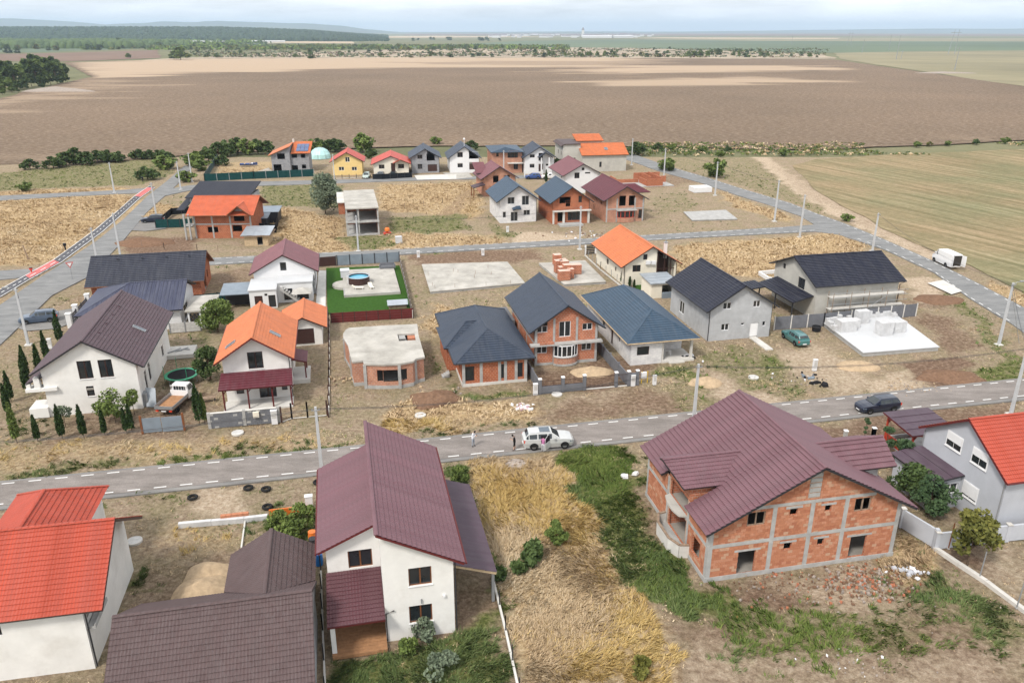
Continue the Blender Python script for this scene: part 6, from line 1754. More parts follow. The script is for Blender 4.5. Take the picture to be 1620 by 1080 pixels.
for i in range(14):
  b = MB(); x,y = random.choice([(random.uniform(-1.8,12.6),-1.2),(random.uniform(-1.8,12.4),11.8),(-1.7,random.uniform(0,11)),(random.uniform(2,9),random.uniform(1,9))])
  b.tube([(x,y,.3),(x + random.uniform(-.08,.08),y,.95)],.025,4); b.obj('rebar','old_timber',s1)
hs2 = Frame((957,443),10); slab('concrete_slab','smaller foundation slab carrying pallets of red blocks',q4(hs2,.35,(893,449),(958,445),(925,412),(853,416)),.35,hs2)
stk = [(883,431,1.25,2.1),(891,432,1.2,2.0),(893,427,1.2,1.5),(884,423,1.2,1.0),(890,420,1.2,1.0),(881,419,1.3,1.9),(896,438,1.2,2.0),(910,433,1.9,1.6),(892,443,1.9,1.7),(902,440,1.0,1.5),(888,437,1.0,1.6)]
for i,(px,py,w_,hh) in enumerate(stk):
  g = G(px,py,.35)
  lab = ['tall pallet of red clay blocks on the slab','red block pallet among the stacks on the small slab'][0 if i == 5 else 1]
  r = empty('block_pallet',(g[0],g[1],.35),h.a + random.uniform(-.1,.1),['pallet of red clay blocks at the back of the small slab, topmost in the picture','broad red block pallet standing nearest the camera on the small slab','broad lone pallet of red blocks on the side of the orange roofed house','pallet of red clay blocks within the cluster on the small slab'][0 if i == 5 else 1 if i == 8 else 2 if i == 7 else 3],'block pallet','pallets of clay blocks on the small slab')
  b = MB()
  for s_ in (-.45,0,.45): b.box(-w_ / 2,s_ - .06,0,w_ / 2,s_ + .06,.12)
  b.obj('pallet','old_timber',r)
  n = int(hh / .25)
  for j in range(n):
    b = MB(); b.box(-w_ / 2 + .02,-.55,.13 + j * .25,w_ / 2 - .02,.55,.13 + j * .25 + .235); b.obj('block_layer','clay_block',r)
  b = MB(); b.box(-w_ / 2,-.57,.13 + n * .25,w_ / 2,.57,.16 + n * .25); b.obj('cover','pallet_film',r)
hs3 = Frame((1165,345),10); slab('concrete_slab','cracked bare slab on its own in the grass',q4(hs3,.2,(1095,348),(1166,346),(1148,332),(1082,335)),.2,hs3,'concrete')
# white insulated slab with block stacks
hv = Frame((1485,545),13); rv = slab('white_slab','bright white foundation slab with white block walls begun',q4(hv,.55,(1366,557),(1485,548),(1410,492),(1297,505)),.55,hv,'white_film')
def wblocks(px0,py0,px1,py1,hh,th=.45,lo=.0):
  a = hv.at(px0,py0,z=.55); c = hv.at(px1,py1,z=.55)
  L_ = math.hypot(c[0] - a[0],c[1] - a[1]); n = max(1,int(L_ / .6))
  for i in range(n):
    x = a[0] + (c[0] - a[0]) * (i + .5) / n; y = a[1] + (c[1] - a[1]) * (i + .5) / n
    nn = max(1,int(random.uniform(hh * .6,hh * 1.05) / .25))
    for j in range(nn):
      b = MB(); b.box(x - .29,y - th / 2,.56 + j * .25,x + .29,y + th / 2,.56 + j * .25 + .24); b.obj('white_block','white_block',rv)
random.seed(5)
for q in [(1306,512,1330,508,1.0),(1332,508,1360,506,.8),(1360,504,1412,498,1.0),(1412,497,1416,503,.9),(1310,514,1322,524,.9)]: wblocks(*q)
for px,py,w_,d_,hh in [(1337,522,2.4,1.6,1.5),(1363,510,2.0,1.0,1.8),(1397,528,1.8,1.5,1.9),(1412,524,3.0,1.4,1.5),(1350,517,1.2,1.2,1.2)]:
  a = hv.at(px,py,z=.55)
  for i in range(int(w_ / .6)):
    for k in range(int(d_ / .5)):
      for j in range(int(hh / .3)):
        b = MB(); x = a[0] - w_ / 2 + i * .6; y = a[1] - d_ / 2 + k * .5; b.box(x,y,.56 + j * .3,x + .58,y + .48,.56 + j * .3 + .29); b.obj('white_block','white_block',rv)
# white covered trough far right
h = Frame((1125,304),6); r = house_root('white_container',h,'long white tank box near the bare block walls','tank')
b = MB(); b.box(1.4,0,0,6.2,3.4,1.25); b.obj('body','bright_plaster',r)
for i in range(4):
  b = MB(); b.lathe([(0,1.3),(.25,1.3),(.25,1.26)],(2 + i * 1.2,1.8,0),8); b.obj('lid','concrete',r)
# ------------------------------------------------------------------ trees and shrubs
def np_mesh(name,co,faces,mats,parent=None,tint=None,mi=None,loc=None):
  co = np.asarray(co,np.float32); faces = np.asarray(faces,np.int32); k = faces.shape[1]
  me = bpy.data.meshes.new(name); me.vertices.add(len(co)); me.vertices.foreach_set('co',co.ravel())
  me.loops.add(faces.size); me.loops.foreach_set('vertex_index',faces.ravel()); me.polygons.add(len(faces))
  me.polygons.foreach_set('loop_start',np.arange(0,faces.size,k,dtype=np.int32)); me.polygons.foreach_set('loop_total',np.full(len(faces),k,dtype=np.int32))
  for m in mats: me.materials.append(MATS[m])
  if mi is not None: me.polygons.foreach_set('material_index',np.asarray(mi,np.int32))
  me.update(calc_edges=True)
  if tint is not None: a = me.attributes.new('tint','FLOAT','FACE'); a.data.foreach_set('value',np.asarray(tint,np.float32))
  o = bpy.data.objects.new(name,me); C.objects.link(o)
  if parent is not None: o.parent = parent
  return o
def leaf_cards(cen,size,R,up=0.0,elong=1.6,squash=None):
  """quads (diamond shaped leaves or sprays) at centres cen with random orientation"""
  n = len(cen); a = R.normal(size=(n,3)); a[:,2] += up; a /= np.linalg.norm(a,axis=1)[:,None]
  b = R.normal(size=(n,3)); b -= (a * b).sum(1)[:,None] * a; b /= np.linalg.norm(b,axis=1)[:,None]
  s = size * R.uniform(.6,1.4,n); A = a * (s * elong / 2)[:,None]; B = b * (s / 2)[:,None]
  co = np.stack([cen - A,cen + B,cen + A,cen - B],1).reshape(-1,3)
  return co,np.arange(n * 4).reshape(-1,4)
def crown_pts(R,blobs,per,shell=.55):
  out = []; tn = []
  for (x,y,z,rx,rz) in blobs:
    d = R.normal(size=(per,3)); d /= np.linalg.norm(d,axis=1)[:,None]; rr = R.uniform(shell,1.05,per) ** .8
    out.append(np.stack([x + d[:,0] * rx * rr,y + d[:,1] * rx * rr,z + d[:,2] * rz * rr],1)); tn.append(np.full(per,R.uniform(-.22,.22)) + d[:,2] * .05)
  return np.concatenate(out),np.concatenate(tn)
def make_tree(name,label,cat,loc,seed,H=6.0,R0=2.2,trunk=1.6,nb=14,per=90,leaf=.35,mat='leaf_mid',lean=(0,0),narrow=1.0,group=None,up=0.0,tr=.14):
  R = np.random.default_rng(seed); root = empty(name,loc,R.uniform(0,6.28),label,cat,group)
  b = MB(); top = (lean[0] * H,lean[1] * H,H * .75)
  b.tube([(0,0,-.1),(lean[0] * H * .3,lean[1] * H * .3,trunk),top],tr,6,r2=tr * .25)
  blobs = []
  for i in range(nb):
    t = R.uniform(0,1); z = trunk + (H - trunk) * (.12 + .8 * t); prof = math.sin(math.pi * min(1,.18 + .8 * t)) ** .7
    a = R.uniform(0,6.28); rr = R0 * prof * R.uniform(.35,.8); br = R0 * R.uniform(.2,.5)
    x,y = math.cos(a) * rr * narrow + lean[0] * z,math.sin(a) * rr * narrow + lean[1] * z
    blobs.append((x,y,z,br,br * .8))
    b.tube([(lean[0] * z * .5,lean[1] * z * .5,max(trunk * .7,z * .55)),(x * .8,y * .8,z)],tr * .3,4,r2=tr * .12,caps=False)
  b.obj('trunk','bark',root)
  big = H > 1.05
  cen,tn = crown_pts(R,blobs,int(per * (2.2 if big else 1))); co,f = leaf_cards(cen,leaf * (.62 if big else 1),R,up)
  np_mesh('crown',co,f,[mat],root,np.clip(R.uniform(0,1,len(f)) * .6 + .2 + tn,0,1))
  return root
def copy_to(src,loc,rz,s,label=None,group=None):
  c = copy_tree(src); c.location = (*loc,0) if len(loc) == 2 else loc; c.rotation_euler = (0,0,rz); c.scale = (s,s,s) if not isinstance(s,tuple) else s
  if label: c['label'] = label
  if group: c['group'] = group
  return c
def make_cypress(label,loc,seed,H=3.0,group=None,mat='leaf_cypress'):
  R = np.random.default_rng(seed); root = empty('young_cypress',loc,0,label,'cypress',group); n = 900
  z = R.uniform(.12,1,n) ** .9 * H; t = z / H; rad = H * .085 * np.sin(np.pi * np.clip(.22 + t * .8,0,1)) ** .8 * (1 + .15 * R.normal(size=n)) * R.uniform(.75,1.05,n)
  a = R.uniform(0,6.28,n); cen = np.stack([np.cos(a) * rad,np.sin(a) * rad,z],1)
  co,f = leaf_cards(cen,.15,R,up=2.2,elong=2.4)
  np_mesh('foliage',co,f,[mat],root,np.clip(R.uniform(0,1,n) * .8 + .1,0,1))
  b = MB(); b.tube([(0,0,-.05),(0,0,H * .6)],.04,5); b.obj('trunk','bark',root)
  return root
# young cypresses round the white house (base px, top px)
CYP = [((18,635),(3,588)),((45,622),(9,560)),((66,603),(29,548)),((43,598),(27,547)),((82,583),(47,553)),((61,578),(53,545)),((96,544),(84,490)),((75,570),(62,524)),
       ((27,700),(6,638)),((60,697),(53,657)),((99,694),(86,641)),((133,692),(122,641)),((166,687),(157,650)),((200,683),(193,646)),((209,682),(201,641)),((14,655),(0,607)),
       ((316,671),(299,604)),((324,668),(313,624))]
LBL = ['cypress behind the front-most pair at the picture edge','slim cypress in the row beside the street pole','tall cypress nearest the white house porch','cypress rising above its row west of the porch','short cypress just below the roof corner of the white house',
       'light green slim cypress next to a short dark one','tall dark cypress by the gate pier and parked estate car','cypress standing beside the utility cabinet by the street pole','tall yellowish cypress leaning at the near garden corner','small dark cypress in the front row between two taller ones',
       'slim cypress just in front of the olive shrub','broad cypress in front of the white house wall','cypress in front of the leafy fruit bush','left one of the close cypress pair by the metal gate','right one of the close cypress pair by the metal gate','cypress cut by the left picture edge',
       'tallest cypress beside the white flatbed truck','yellowish bushy cypress next to the block wall']
for i,(bp_,tp_) in enumerate(CYP):
  g = G(*bp_); h = Frame(bp_,0); H_ = h.at(tp_[0],tp_[1],y=0)[2]
  make_cypress(LBL[i],(g[0],g[1],0),40 + i,min(4.6,max(1.6,H_)),'young cypresses planted round the white house','leaf_mid' if 'yellow' in LBL[i] or 'light' in LBL[i] else 'leaf_cypress')
T = lambda px,py: (*G(px,py),0)
make_tree('willow_tree','large grey green willow standing alone in the dry plot','tree',T(515,338),1,H=8.5,R0=4.4,trunk=1.0,nb=30,per=160,leaf=.38,mat='leaf_grey')
make_tree('olive_shrub','small silvery shrub in front of the white house','shrub',T(104,675),2,H=2.6,R0=1.0,trunk=.7,nb=9,per=40,leaf=.22,mat='leaf_grey',tr=.05)
make_tree('fruit_bush','wide leafy bush against the white house wall','bush',T(183,668),3,H=3.3,R0=2.2,trunk=.6,nb=15,per=45,leaf=.3,mat='leaf_mid',tr=.06)
make_tree('fruit_bush','leafy bush at the corner of the white house by the truck','bush',T(213,655),4,H=2.8,R0=1.0,trunk=.5,nb=8,per=40,leaf=.28,mat='leaf_mid',tr=.05)
make_tree('garden_tree','dense round tree between the white pergola and orange house','tree',T(345,525),5,H=4.2,R0=2.6,trunk=.6,nb=18,per=130,leaf=.35,mat='leaf_mid')
make_tree('garden_shrub','tall dark shrub left of the orange roofed house','shrub',T(333,600),6,H=4.0,R0=1.7,trunk=.4,nb=14,per=110,leaf=.3,mat='leaf_dark')
make_tree('yellow_tree','yellowing small tree inside the grey garden wall, lower right','tree',T(1530,893),7,H=4.4,R0=2.3,trunk=1.1,nb=14,per=80,leaf=.34,mat='leaf_olive',tr=.08)
make_tree('conifer_shrub','dark conifer shrub beside the grey annex wall','shrub',T(1468,812),8,H=3.4,R0=2.0,trunk=.3,nb=14,per=110,leaf=.28,mat='needle')
make_tree('conifer_shrub','dark shrub between the brick house and plum annex roof','shrub',T(1438,788),9,H=3.2,R0=2.1,trunk=.3,nb=14,per=110,leaf=.3,mat='leaf_dark')
make_tree('conifer_shrub','tall feathery shrub behind the right dormer of the brick house','shrub',T(1424,750),10,H=3.6,R0=1.4,trunk=.3,nb=12,per=90,leaf=.28,mat='needle')
make_tree('conifer_shrub','bushy evergreen by the front fence of the brick house','shrub',T(1400,715),12,H=2.8,R0=.9,trunk=.3,nb=9,per=60,leaf=.24,mat='needle',tr=.05)
make_tree('thin_shrub','thin young conifer behind the front fence beside the dark car','shrub',T(1367,693),13,H=2.3,R0=.5,trunk=.4,nb=6,per=35,leaf=.2,mat='needle',tr=.04)
make_tree('bush','round bright green bush in the dry grass plot','bush',T(881,858),14,H=2.0,R0=.9,trunk=.3,nb=14,per=90,leaf=.22,mat='leaf_mid',tr=.05)
make_tree('bush','dark fern leaved bush in the middle of the dry grass plot','bush',T(842,890),15,H=1.6,R0=1.15,trunk=.15,nb=12,per=40,leaf=.5,mat='leaf_dark',up=.3,tr=.05)
make_tree('bush','small dark fern leaved bush left of the larger one','bush',T(822,905),16,H=1.0,R0=.55,trunk=.1,nb=8,per=35,leaf=.42,mat='leaf_dark',tr=.04)
make_tree('bush','low fern bush beside the carport post','bush',T(790,918),17,H=.9,R0=.55,trunk=.1,nb=8,per=35,leaf=.4,mat='leaf_dark',tr=.04)
make_tree('bush','small bush near the bottom edge of the dry plot','bush',T(1012,1062),18,H=1.0,R0=.8,trunk=.1,nb=8,per=45,leaf=.24,mat='leaf_olive',tr=.04)
for i,(px,py,hh,r0,lab) in enumerate([(445,840,1.5,1.5,'low green shrub behind the brown ribbed roof'),(478,828,1.6,1.5,'green shrub beside the orange plank wall'),(470,850,1.3,1.2,'green shrub nearest the brown wing roof'),
                                           (728,760,1.3,1.2,'green shrub behind the carport roof'),(645,1030,1.2,.8,'weedy bush at the foot of the plum house deck'),(670,1010,1.5,1.0,'pale weedy bush in front of the white wall'),(700,1060,1.3,1.3,'grey green weed clump near the bottom fence')]):
  make_tree('garden_bush',lab,'bush',T(px,py),60 + i,H=hh,R0=r0,trunk=.1,nb=10,per=50,leaf=.26,mat='leaf_mid' if i < 5 else 'leaf_grey',tr=.04)
# small cypresses by the shed
for i,(bx_,by_,tx_,ty_) in enumerate([(984,448,984,433),(990,451,989,440),(996,453,995,442),(1003,455,1002,446)]):
  make_cypress('%s dwarf cypress in the line by the orange roofed bungalow' % ['tallest','second tallest','third','smallest'][i],(*G(bx_,by_),0),90 + i,[2.4,1.8,1.5,1.2][i],'dwarf cypresses by the bungalow')
make_cypress('small dark cypress between the blue roof and the plum roof',(*G(864,290),0),97,3.6)
# hedgerow shrubs along the far edge of the village
HG = [(48,268,3),(85,266,3.5),(105,262,4),(120,260,5),(135,261,4),(155,256,3.6),(172,256,3.6),(190,256,3.2),(218,252,3.2),(235,252,3.0),(250,250,2.6),(262,253,3.2),(234,284,3.6),(262,268,4),(40,302,2.2),
   (330,255,4.5),(345,250,5),(360,246,5),(376,243,5.2),(392,244,5),(408,242,4.6),(420,243,4.2),(310,262,4.2),(318,270,3.4),(350,262,3.2),(296,288,3.0),(495,245,5),(505,240,4.5),(520,240,4),(530,238,4),(574,240,6),(585,250,3),(745,236,3),(690,228,2.6),(880,268,3.2),
   (1004,245,4.2),(1010,236,2.5),(1040,238,2.4),(1062,238,2),(1110,240,2),(1150,240,1.8),(1130,280,5),(1140,248,2),(1057,270,3.6),(1240,246,2.2),(1450,232,1.8),(1500,230,1.6),(1545,228,1.8),(1590,226,2.0),(1340,350,1.6)]
protos = [make_tree('hedge_shrub','dark hedgerow shrub at the edge of the ploughed field','shrub',(0,0,0),200 + i,H=1.0,R0=.62,trunk=.08,nb=12,per=60,leaf=.11,mat=['leaf_dark','leaf_mid','leaf_olive'][i],tr=.04) for i in range(3)]
random.seed(21)
for i,(px,py,hh) in enumerate(HG):
  g = G(px,py); k = 0 if px < 260 and py < 270 else random.choice([0,1,1,0])
  zone = ('in the hedgerow left of the village street' if px < 300 else 'inside the netted fence behind the solar roof house' if px < 440 else 'behind the top street houses' if px < 900 else 'near the right hand road end' if px < 1200 else 'on the grassy strip beside the stubble field')
  lb = '%s shrub %s' % (['dark','green','olive'][k],zone)
  wd = 1.5 if hh < 4.4 else 1.1
  s_ = (hh * wd,hh * wd,hh)
  if protos[k] is not None and not protos[k].get('used'):
    o = protos[k]; o['used'] = 1; o.location = (*g,0); o.scale = s_; o['label'] = lb; o['group'] = 'shrubs along the field edge'
  else: copy_to(protos[k],g,random.uniform(0,6.28),s_,lb,'shrubs along the field edge')
if not protos[2].get('used'): protos[2].location = (*G(1470,231),0); protos[2].scale = (2,2,1.6)
protos[2]['label'] = 'olive shrub on the grassy strip beside the stubble field'
# wind-bent copse, upper left
cp = [make_tree('field_tree','wind bent poplar in the copse at the left edge','tree',(0,0,-60),300 + i,H=1.0,R0=.26,trunk=.0,nb=20,per=70,leaf=.075,mat=['leaf_dark','leaf_mid','leaf_dark'][i],lean=(-.12,0),tr=.014) for i in range(3)]
for o in cp: o.rotation_euler = (0,0,0)
spots = [(-12,146,14),(4,145,13),(16,143,15),(28,141,14),(40,139,13),(52,137,15),(62,136,16),(72,135,16),(82,134,15),(92,132,14),(101,131,13),(108,130,11),(0,136,13),(12,134,14),(24,132,13),(36,131,12),(50,129,15),(60,127,16),(70,126,16),(80,125,15),(90,124,14),(99,124,13),(20,146,8),(44,142,7),(66,139,7),(5,150,7),(30,147,6),(-8,128,14),(8,126,13)]
for i,(px,py,hh) in enumerate(spots):
  g = G(px,py); src = cp[i % 3]; hh *= 1.25; s_ = (hh * 1.1,hh * 1.1,hh)
  lb = ('low bushy tree at the foot of the copse' if hh < 11 else 'tall wind bent tree in the front rank of the left copse' if i < 12 else 'wind bent tree in the back rank of the left copse')
  if i < 3: src.location = (*g,0); src.scale = s_; src['label'] = lb; src['group'] = 'trees of the copse at the left edge'
  else: copy_to(src,g,0,s_,lb,'trees of the copse at the left edge')
# trees and bushes of the far scrub belt and beyond
fp = [make_tree('distant_tree','x','tree',(0,0,0),400 + i,H=1.0,R0=.42,trunk=-.1,nb=11,per=26,leaf=.17,mat=['leaf_dark','leaf_mid','leaf_olive'][i],tr=.03) for i in range(3)]
random.seed(33)
FT = [(286,95,17,'wide willow clump on the pale strip beyond the ploughed field',1,1.7),(275,94,10,'smaller bush at the foot of the wide willow clump',1,1.5),(204,92,7,'low bush left of the wide willow clump',1,1.6),(492,93,12,'lone round tree on the pale strip',0,1.0),
   (190,74,22,'dark twin tree above the distant brown field',0,1.2),(12,84,16,'dark tree at the left edge beyond the brown field',0,1.3),(27,84,11,'small tree beside the dark one at the left edge',0,1.3)]
for px in (1088,1098,1108,1118): FT.append((px,90,9,'dense thicket tree on the right part of the scrub belt',1,1.3))
for px,hh in ((1109,9),(1126,9),(1136,10),(1140,9),(1160,8),(1168,8),(1181,9),(930,7),(934,8),(945,8),(957,8),(967,9),(971,8),(915,6),(847,10),(894,6),(869,8),(875,8),(1202,7),(1214,7)): FT.append((px,89 if hh < 9 else 87,hh,'scattered tree in the scrub belt',0 if hh > 8 else 1,1.0))
for i in range(150):
  px = random.uniform(300,1300); FT.append((px,random.uniform(77.5,92),random.uniform(2.5,6.5),'low bush scattered over the scrub belt',random.choice([0,0,1,2]),1.8))
for i in range(80):
  px = random.uniform(300,830); FT.append((px,random.uniform(74,79),random.uniform(4,9),'tree in the line behind the scrub belt',random.choice([0,0,1,2]),1.6))
for i in range(60):
  px = random.uniform(-10,330); FT.append((px,random.uniform(66,80),random.uniform(6,13),'tree in the hazy meadows at the upper left',random.choice([0,0,1,2]),1.6))
for i in range(20):
  px = random.uniform(560,800); FT.append((px,random.uniform(62.5,65),random.uniform(8,14),'tree in the distant hedge line across the green field',0,1.8))
used = [False] * 3
for px,py,hh,lb,k,wd in FT:
  g = G(px,py); s_ = (hh * wd,hh * wd,hh)
  if not used[k]: used[k] = True; o = fp[k]; o.location = (*g,-.2); o.scale = s_; o['label'] = lb; o['group'] = lb + 's'
  else: o = copy_to(fp[k],(*g,-.2),random.uniform(0,6.28),s_,lb)
  if 'the wide willow' in lb or 'wide willow' in lb or 'lone' in lb or 'twin' in lb or 'left edge' in lb:
    if 'group' in o: del o['group']
  else: o['group'] = {'t': 'distant ' + lb.split(' in ')[0] + 's'}['t'] if ' in ' in lb else 'distant bushes'

# the wooded ridge on the horizon, one far-off mass
def far_wood():
  R = np.random.default_rng(5)
  for nm,pxs,y0,y1,hmax,seed,lab in (('far_wood',(-700,640),3300,6200,62,1,0),('near_wood',(-300,330),1950,2600,15,2,0)):
    xa = G(pxs[0],62)[0]; n = 26000 if nm == 'far_wood' else 9000
    ax = R.uniform(pxs[0],pxs[1],n); yy = R.uniform(y0,y1,n) if nm == 'far_wood' else R.uniform(y0,y1,n)
    X = (ax - 810) / FPX * yy;
    edge = np.clip((pxs[1] - ax) / 260,0,1) if nm == 'far_wood' else np.clip(fbm(X * .012,yy * .006,8) * 5 - 2.3,0,1)
    front = np.clip((yy - y0) / 900,0,1) if nm == 'far_wood' else np.ones(n)
    gz = (hmax - 20) * front * edge ** .6 if nm == 'far_wood' else 0 * yy
    ok = edge > .05; X,yy,gz,edge = X[ok],yy[ok],np.broadcast_to(gz,X.shape if np.isscalar(gz) else gz.shape)[ok],edge[ok]
    hgt = R.uniform(10,19,len(X)) * np.clip(edge * 2,.4,1)
    r = hgt * .62; m_ = len(X)
    # each crown a squat five-sided cone cluster
    k = 5; ang = np.arange(k) * 2 * np.pi / k
    base = np.stack([X[:,None] + np.cos(ang) * r[:,None],yy[:,None] + np.sin(ang) * r[:,None],(gz + hgt * .25)[:,None] + 0 * ang[None]],-1)
    mid = np.stack([X[:,None] + np.cos(ang + .5) * r[:,None] * .7,yy[:,None] + np.sin(ang + .5) * r[:,None] * .7,(gz + hgt * .8)[:,None] + 0 * ang[None]],-1)
    top = np.stack([X,yy,gz + hgt],-1)[:,None]; low = base.copy(); low[:,:,2] = -1
    co = np.concatenate([low,base,mid,top],1).reshape(-1,3); st = 3 * k + 1; o_ = (np.arange(m_) * st)[:,None]
    fs = []
    for j in range(k):
      j2 = (j + 1) % k
      fs += [np.concatenate([o_ + j,o_ + j2,o_ + k + j2],1),np.concatenate([o_ + j,o_ + k + j2,o_ + k + j],1),np.concatenate([o_ + k + j,o_ + k + j2,o_ + 2 * k + j],1),np.concatenate([o_ + k + j2,o_ + 2 * k + j2,o_ + 2 * k + j],1),np.concatenate([o_ + 2 * k + j,o_ + 2 * k + j2,o_ + 3 * k],1)]
    f = np.concatenate(fs,0); tint = np.tile(R.uniform(.1,.8,m_),5 * k)
    o = np_mesh(nm,co,f,['leaf_far' if nm == 'far_wood' else 'leaf_dark'],None,tint); tag(o,'wooded ridge along the left horizon' if nm == 'far_wood' else 'loose woodland in front of the wooded ridge','woodland',kind='stuff')
far_wood()
# low scrub that nobody could count
def scrub(name,lb,pxs,pys,n,size,hmin,mats,seed,thr):
  R = np.random.default_rng(seed); X,Y = [],[]
  px = R.uniform(*pxs,n); py = R.uniform(*pys,n); b_ = (540 - py) / FPX; t = -CAM_H / (-_s + b_ * _c); X = (px - 810) / FPX * t; Y = (_c + b_ * _s) * t
  k = fbm(X * .012,Y * .012,seed) > thr; X,Y = X[k],Y[k]; m_ = len(X); q = 9
  s_ = np.repeat(size * R.uniform(.4,1.5,m_),q); cen = np.stack([np.repeat(X,q) + R.normal(size=m_ * q) * s_,np.repeat(Y,q) + R.normal(size=m_ * q) * s_,R.uniform(0,1,m_ * q) * s_ * hmin],1)
  co,f = leaf_cards(cen,size * 1.1,R,.2); o = np_mesh(name,co,f,mats,None,np.clip(np.repeat(R.uniform(0,.7,m_),q) + R.uniform(0,.3,len(f)),0,1),np.repeat(R.integers(0,len(mats),m_),q)); tag(o,lb,'scrub',kind='stuff')
scrub('undergrowth','low scrub dotted over the pale belt beyond the ploughed field',(300,1310),(77,91),3200,1.3,1.0,['leaf_dark','leaf_olive','bark','leaf_grey'],71,.40)
scrub('undergrowth','dense bushes along the back of the scrub belt',(130,900),(72.5,79),3000,3.2,1.1,['leaf_dark','leaf_mid','leaf_olive','leaf_lime'],73,.42)
scrub('undergrowth','bushes in the hazy meadows at the upper left',(-20,420),(64,73),2200,5.0,1.2,['leaf_dark','leaf_mid','leaf_lime'],75,.47)
scrub('undergrowth','reeds and low bushes on the strip behind the village',(1000,1640),(226,246),1500,.35,1.2,['leaf_dark','leaf_olive','leaf_mid','blade_pale'],77,.42)
# hills on the horizon
plain('hill_cover',(.10,.12,.08),.97,.05,var=.2,scale=.001)
def hill(px0,px1,dist,hh,seed,y_top=None):
  xs = np.linspace((px0 - 810) / FPX * dist,(px1 - 810) / FPX * dist,90); b = MB()
  pr = []
  for i,x in enumerate(xs):
    t = i / 89; e = math.sin(math.pi * t) ** .8; z = hh * e * (.55 + .45 * float(fbm(np.array([t * 6.0 + seed]),np.array([seed * 3.1]),seed)[0]) * 1.4)
    pr.append((x,z))
  for (xa,za),(xb,zb) in zip(pr,pr[1:]):
    b.face([(xa,dist - 2500,-1),(xb,dist - 2500,-1),(xb,dist,zb),(xa,dist,za)]); b.face([(xb,dist + 3000,-1),(xa,dist + 3000,-1),(xa,dist,za),(xb,dist,zb)])
  o = b.obj('hills','hill_cover',smooth=True); o['kind'] = 'structure'
hill(-700,330,15000,340,3); hill(120,640,14500,230,5); hill(950,2300,17000,90,7); hill(560,1500,16000,30,9)
# far town
town = []
random.seed(8)
plain('town_wall',(.62,.62,.62),.9,.1,var=.1); plain('town_roof',(.22,.20,.22),.9,.1,var=.1)
def far_house(x,y,w_,d_,hh,lb,gr,roof_='town_roof'):
  r = empty('distant_building',(x,y,-.3),random.uniform(-.3,.3),lb,'building',gr)
  b = MB(); b.box(-w_ / 2,-d_ / 2,0,w_ / 2,d_ / 2,hh); b.obj('wall','town_wall',r)
  b = MB(); b.face([(-w_ / 2 - 1,-d_ / 2 - 1,hh),(w_ / 2 + 1,-d_ / 2 - 1,hh),(w_ / 2 + 1,0,hh * 1.4),(-w_ / 2 - 1,0,hh * 1.4)]); b.face([(w_ / 2 + 1,d_ / 2 + 1,hh),(-w_ / 2 - 1,d_ / 2 + 1,hh),(-w_ / 2 - 1,0,hh * 1.4),(w_ / 2 + 1,0,hh * 1.4)])
  b.face([(-w_ / 2,-d_ / 2,hh),(-w_ / 2,0,hh * 1.39),(-w_ / 2,d_ / 2,hh)]); b.face([(w_ / 2,d_ / 2,hh),(w_ / 2,0,hh * 1.39),(w_ / 2,-d_ / 2,hh)]); b.obj('roof',roof_,r)
for i in range(54):
  px = random.uniform(760,1030); py = random.uniform(55.5,60); g = G(px,py)
  far_house(g[0],g[1],random.uniform(20,60),random.uniform(15,25),random.uniform(7,15),'pale building of the hazy town on the horizon','buildings of the distant town')
for px,w_ in ((945,170),(985,120)):
  g = G(px,60.2); far_house(g[0],g[1],w_,30,10,['long white shed below the distant town','shorter white shed right of the long one'][px > 950],'sheds below the distant town','town_wall')
for px,py,w_ in ((300,68,150),(345,68.5,90),(425,67.5,110)):
  g = G(px,py); far_house(g[0],g[1],w_,25,5,{300: 'longest bright greenhouse strip at the far left',345: 'middle bright greenhouse strip at the far left',425: 'right bright greenhouse strip beside the pale hill'}[px],'far greenhouse roofs','town_wall')
g = G(922,59); r = empty('distant_tower',(*g,0),0,'pointed tower above the hazy town','tower')
b = MB(); b.box(-8,-8,0,8,8,42); b.obj('wall','town_wall',r); b = MB(); b.face([(-9,-9,42),(9,-9,42),(0,0,62)]); b.face([(9,-9,42),(9,9,42),(0,0,62)]); b.face([(-9,9,42),(-9,-9,42),(0,0,62)]); b.obj('roof','town_roof',r)

# ------------------------------------------------------------------ grass and weeds as geometry
ROADS_PX = [([(-200,440),(1620,640)],)]
def on_road(X,Y):
  v = -X * math.sin(ga) + Y * math.cos(ga)
  m_ = (v > v_near - .35) & (v < v_far + .25)
  for pl in ([(300,409),(600,396),(900,379),(1100,367),(1240,359),(1330,352),(1360,375),(1290,366),(1100,375.5),(900,387.5),(600,404),(330,419)],
               [(300,293),(400,287.5),(540,284),(860,277),(860,281.5),(540,289.5),(300,301)],
               [(1000,243),(1120,281),(1250,321),(1336,353),(1475,412),(1620,486),(1720,545),(1690,575),(1533,471),(1398,394),(1265,341),(1105,288),(985,250)],
               [(-60,478),(0,458),(85,411),(186,334),(237,294),(262,288),(292,262),(306,262),(232,336),(140,437),(0,545),(-60,590)],[(-60,434),(60,424),(60,440),(-60,445)],[(-60,314),(236,297),(226,306),(-60,321)],
               [(518,505),(516,418),(634,412),(656,500)]):
    m_ |= poly_w(pl,X,Y,.5) > .5
  for (h,x0,x1,y0,y1) in FOOT:
    dx,dy = X - h.o[0],Y - h.o[1]; lx = dx * h.u[0] + dy * h.u[1]; ly = dx * h.v[0] + dy * h.v[1]
    m_ |= (lx > x0 - .25) & (lx < x1 + .25) & (ly > y0 - .25) & (ly < y1 + .25)
  return m_
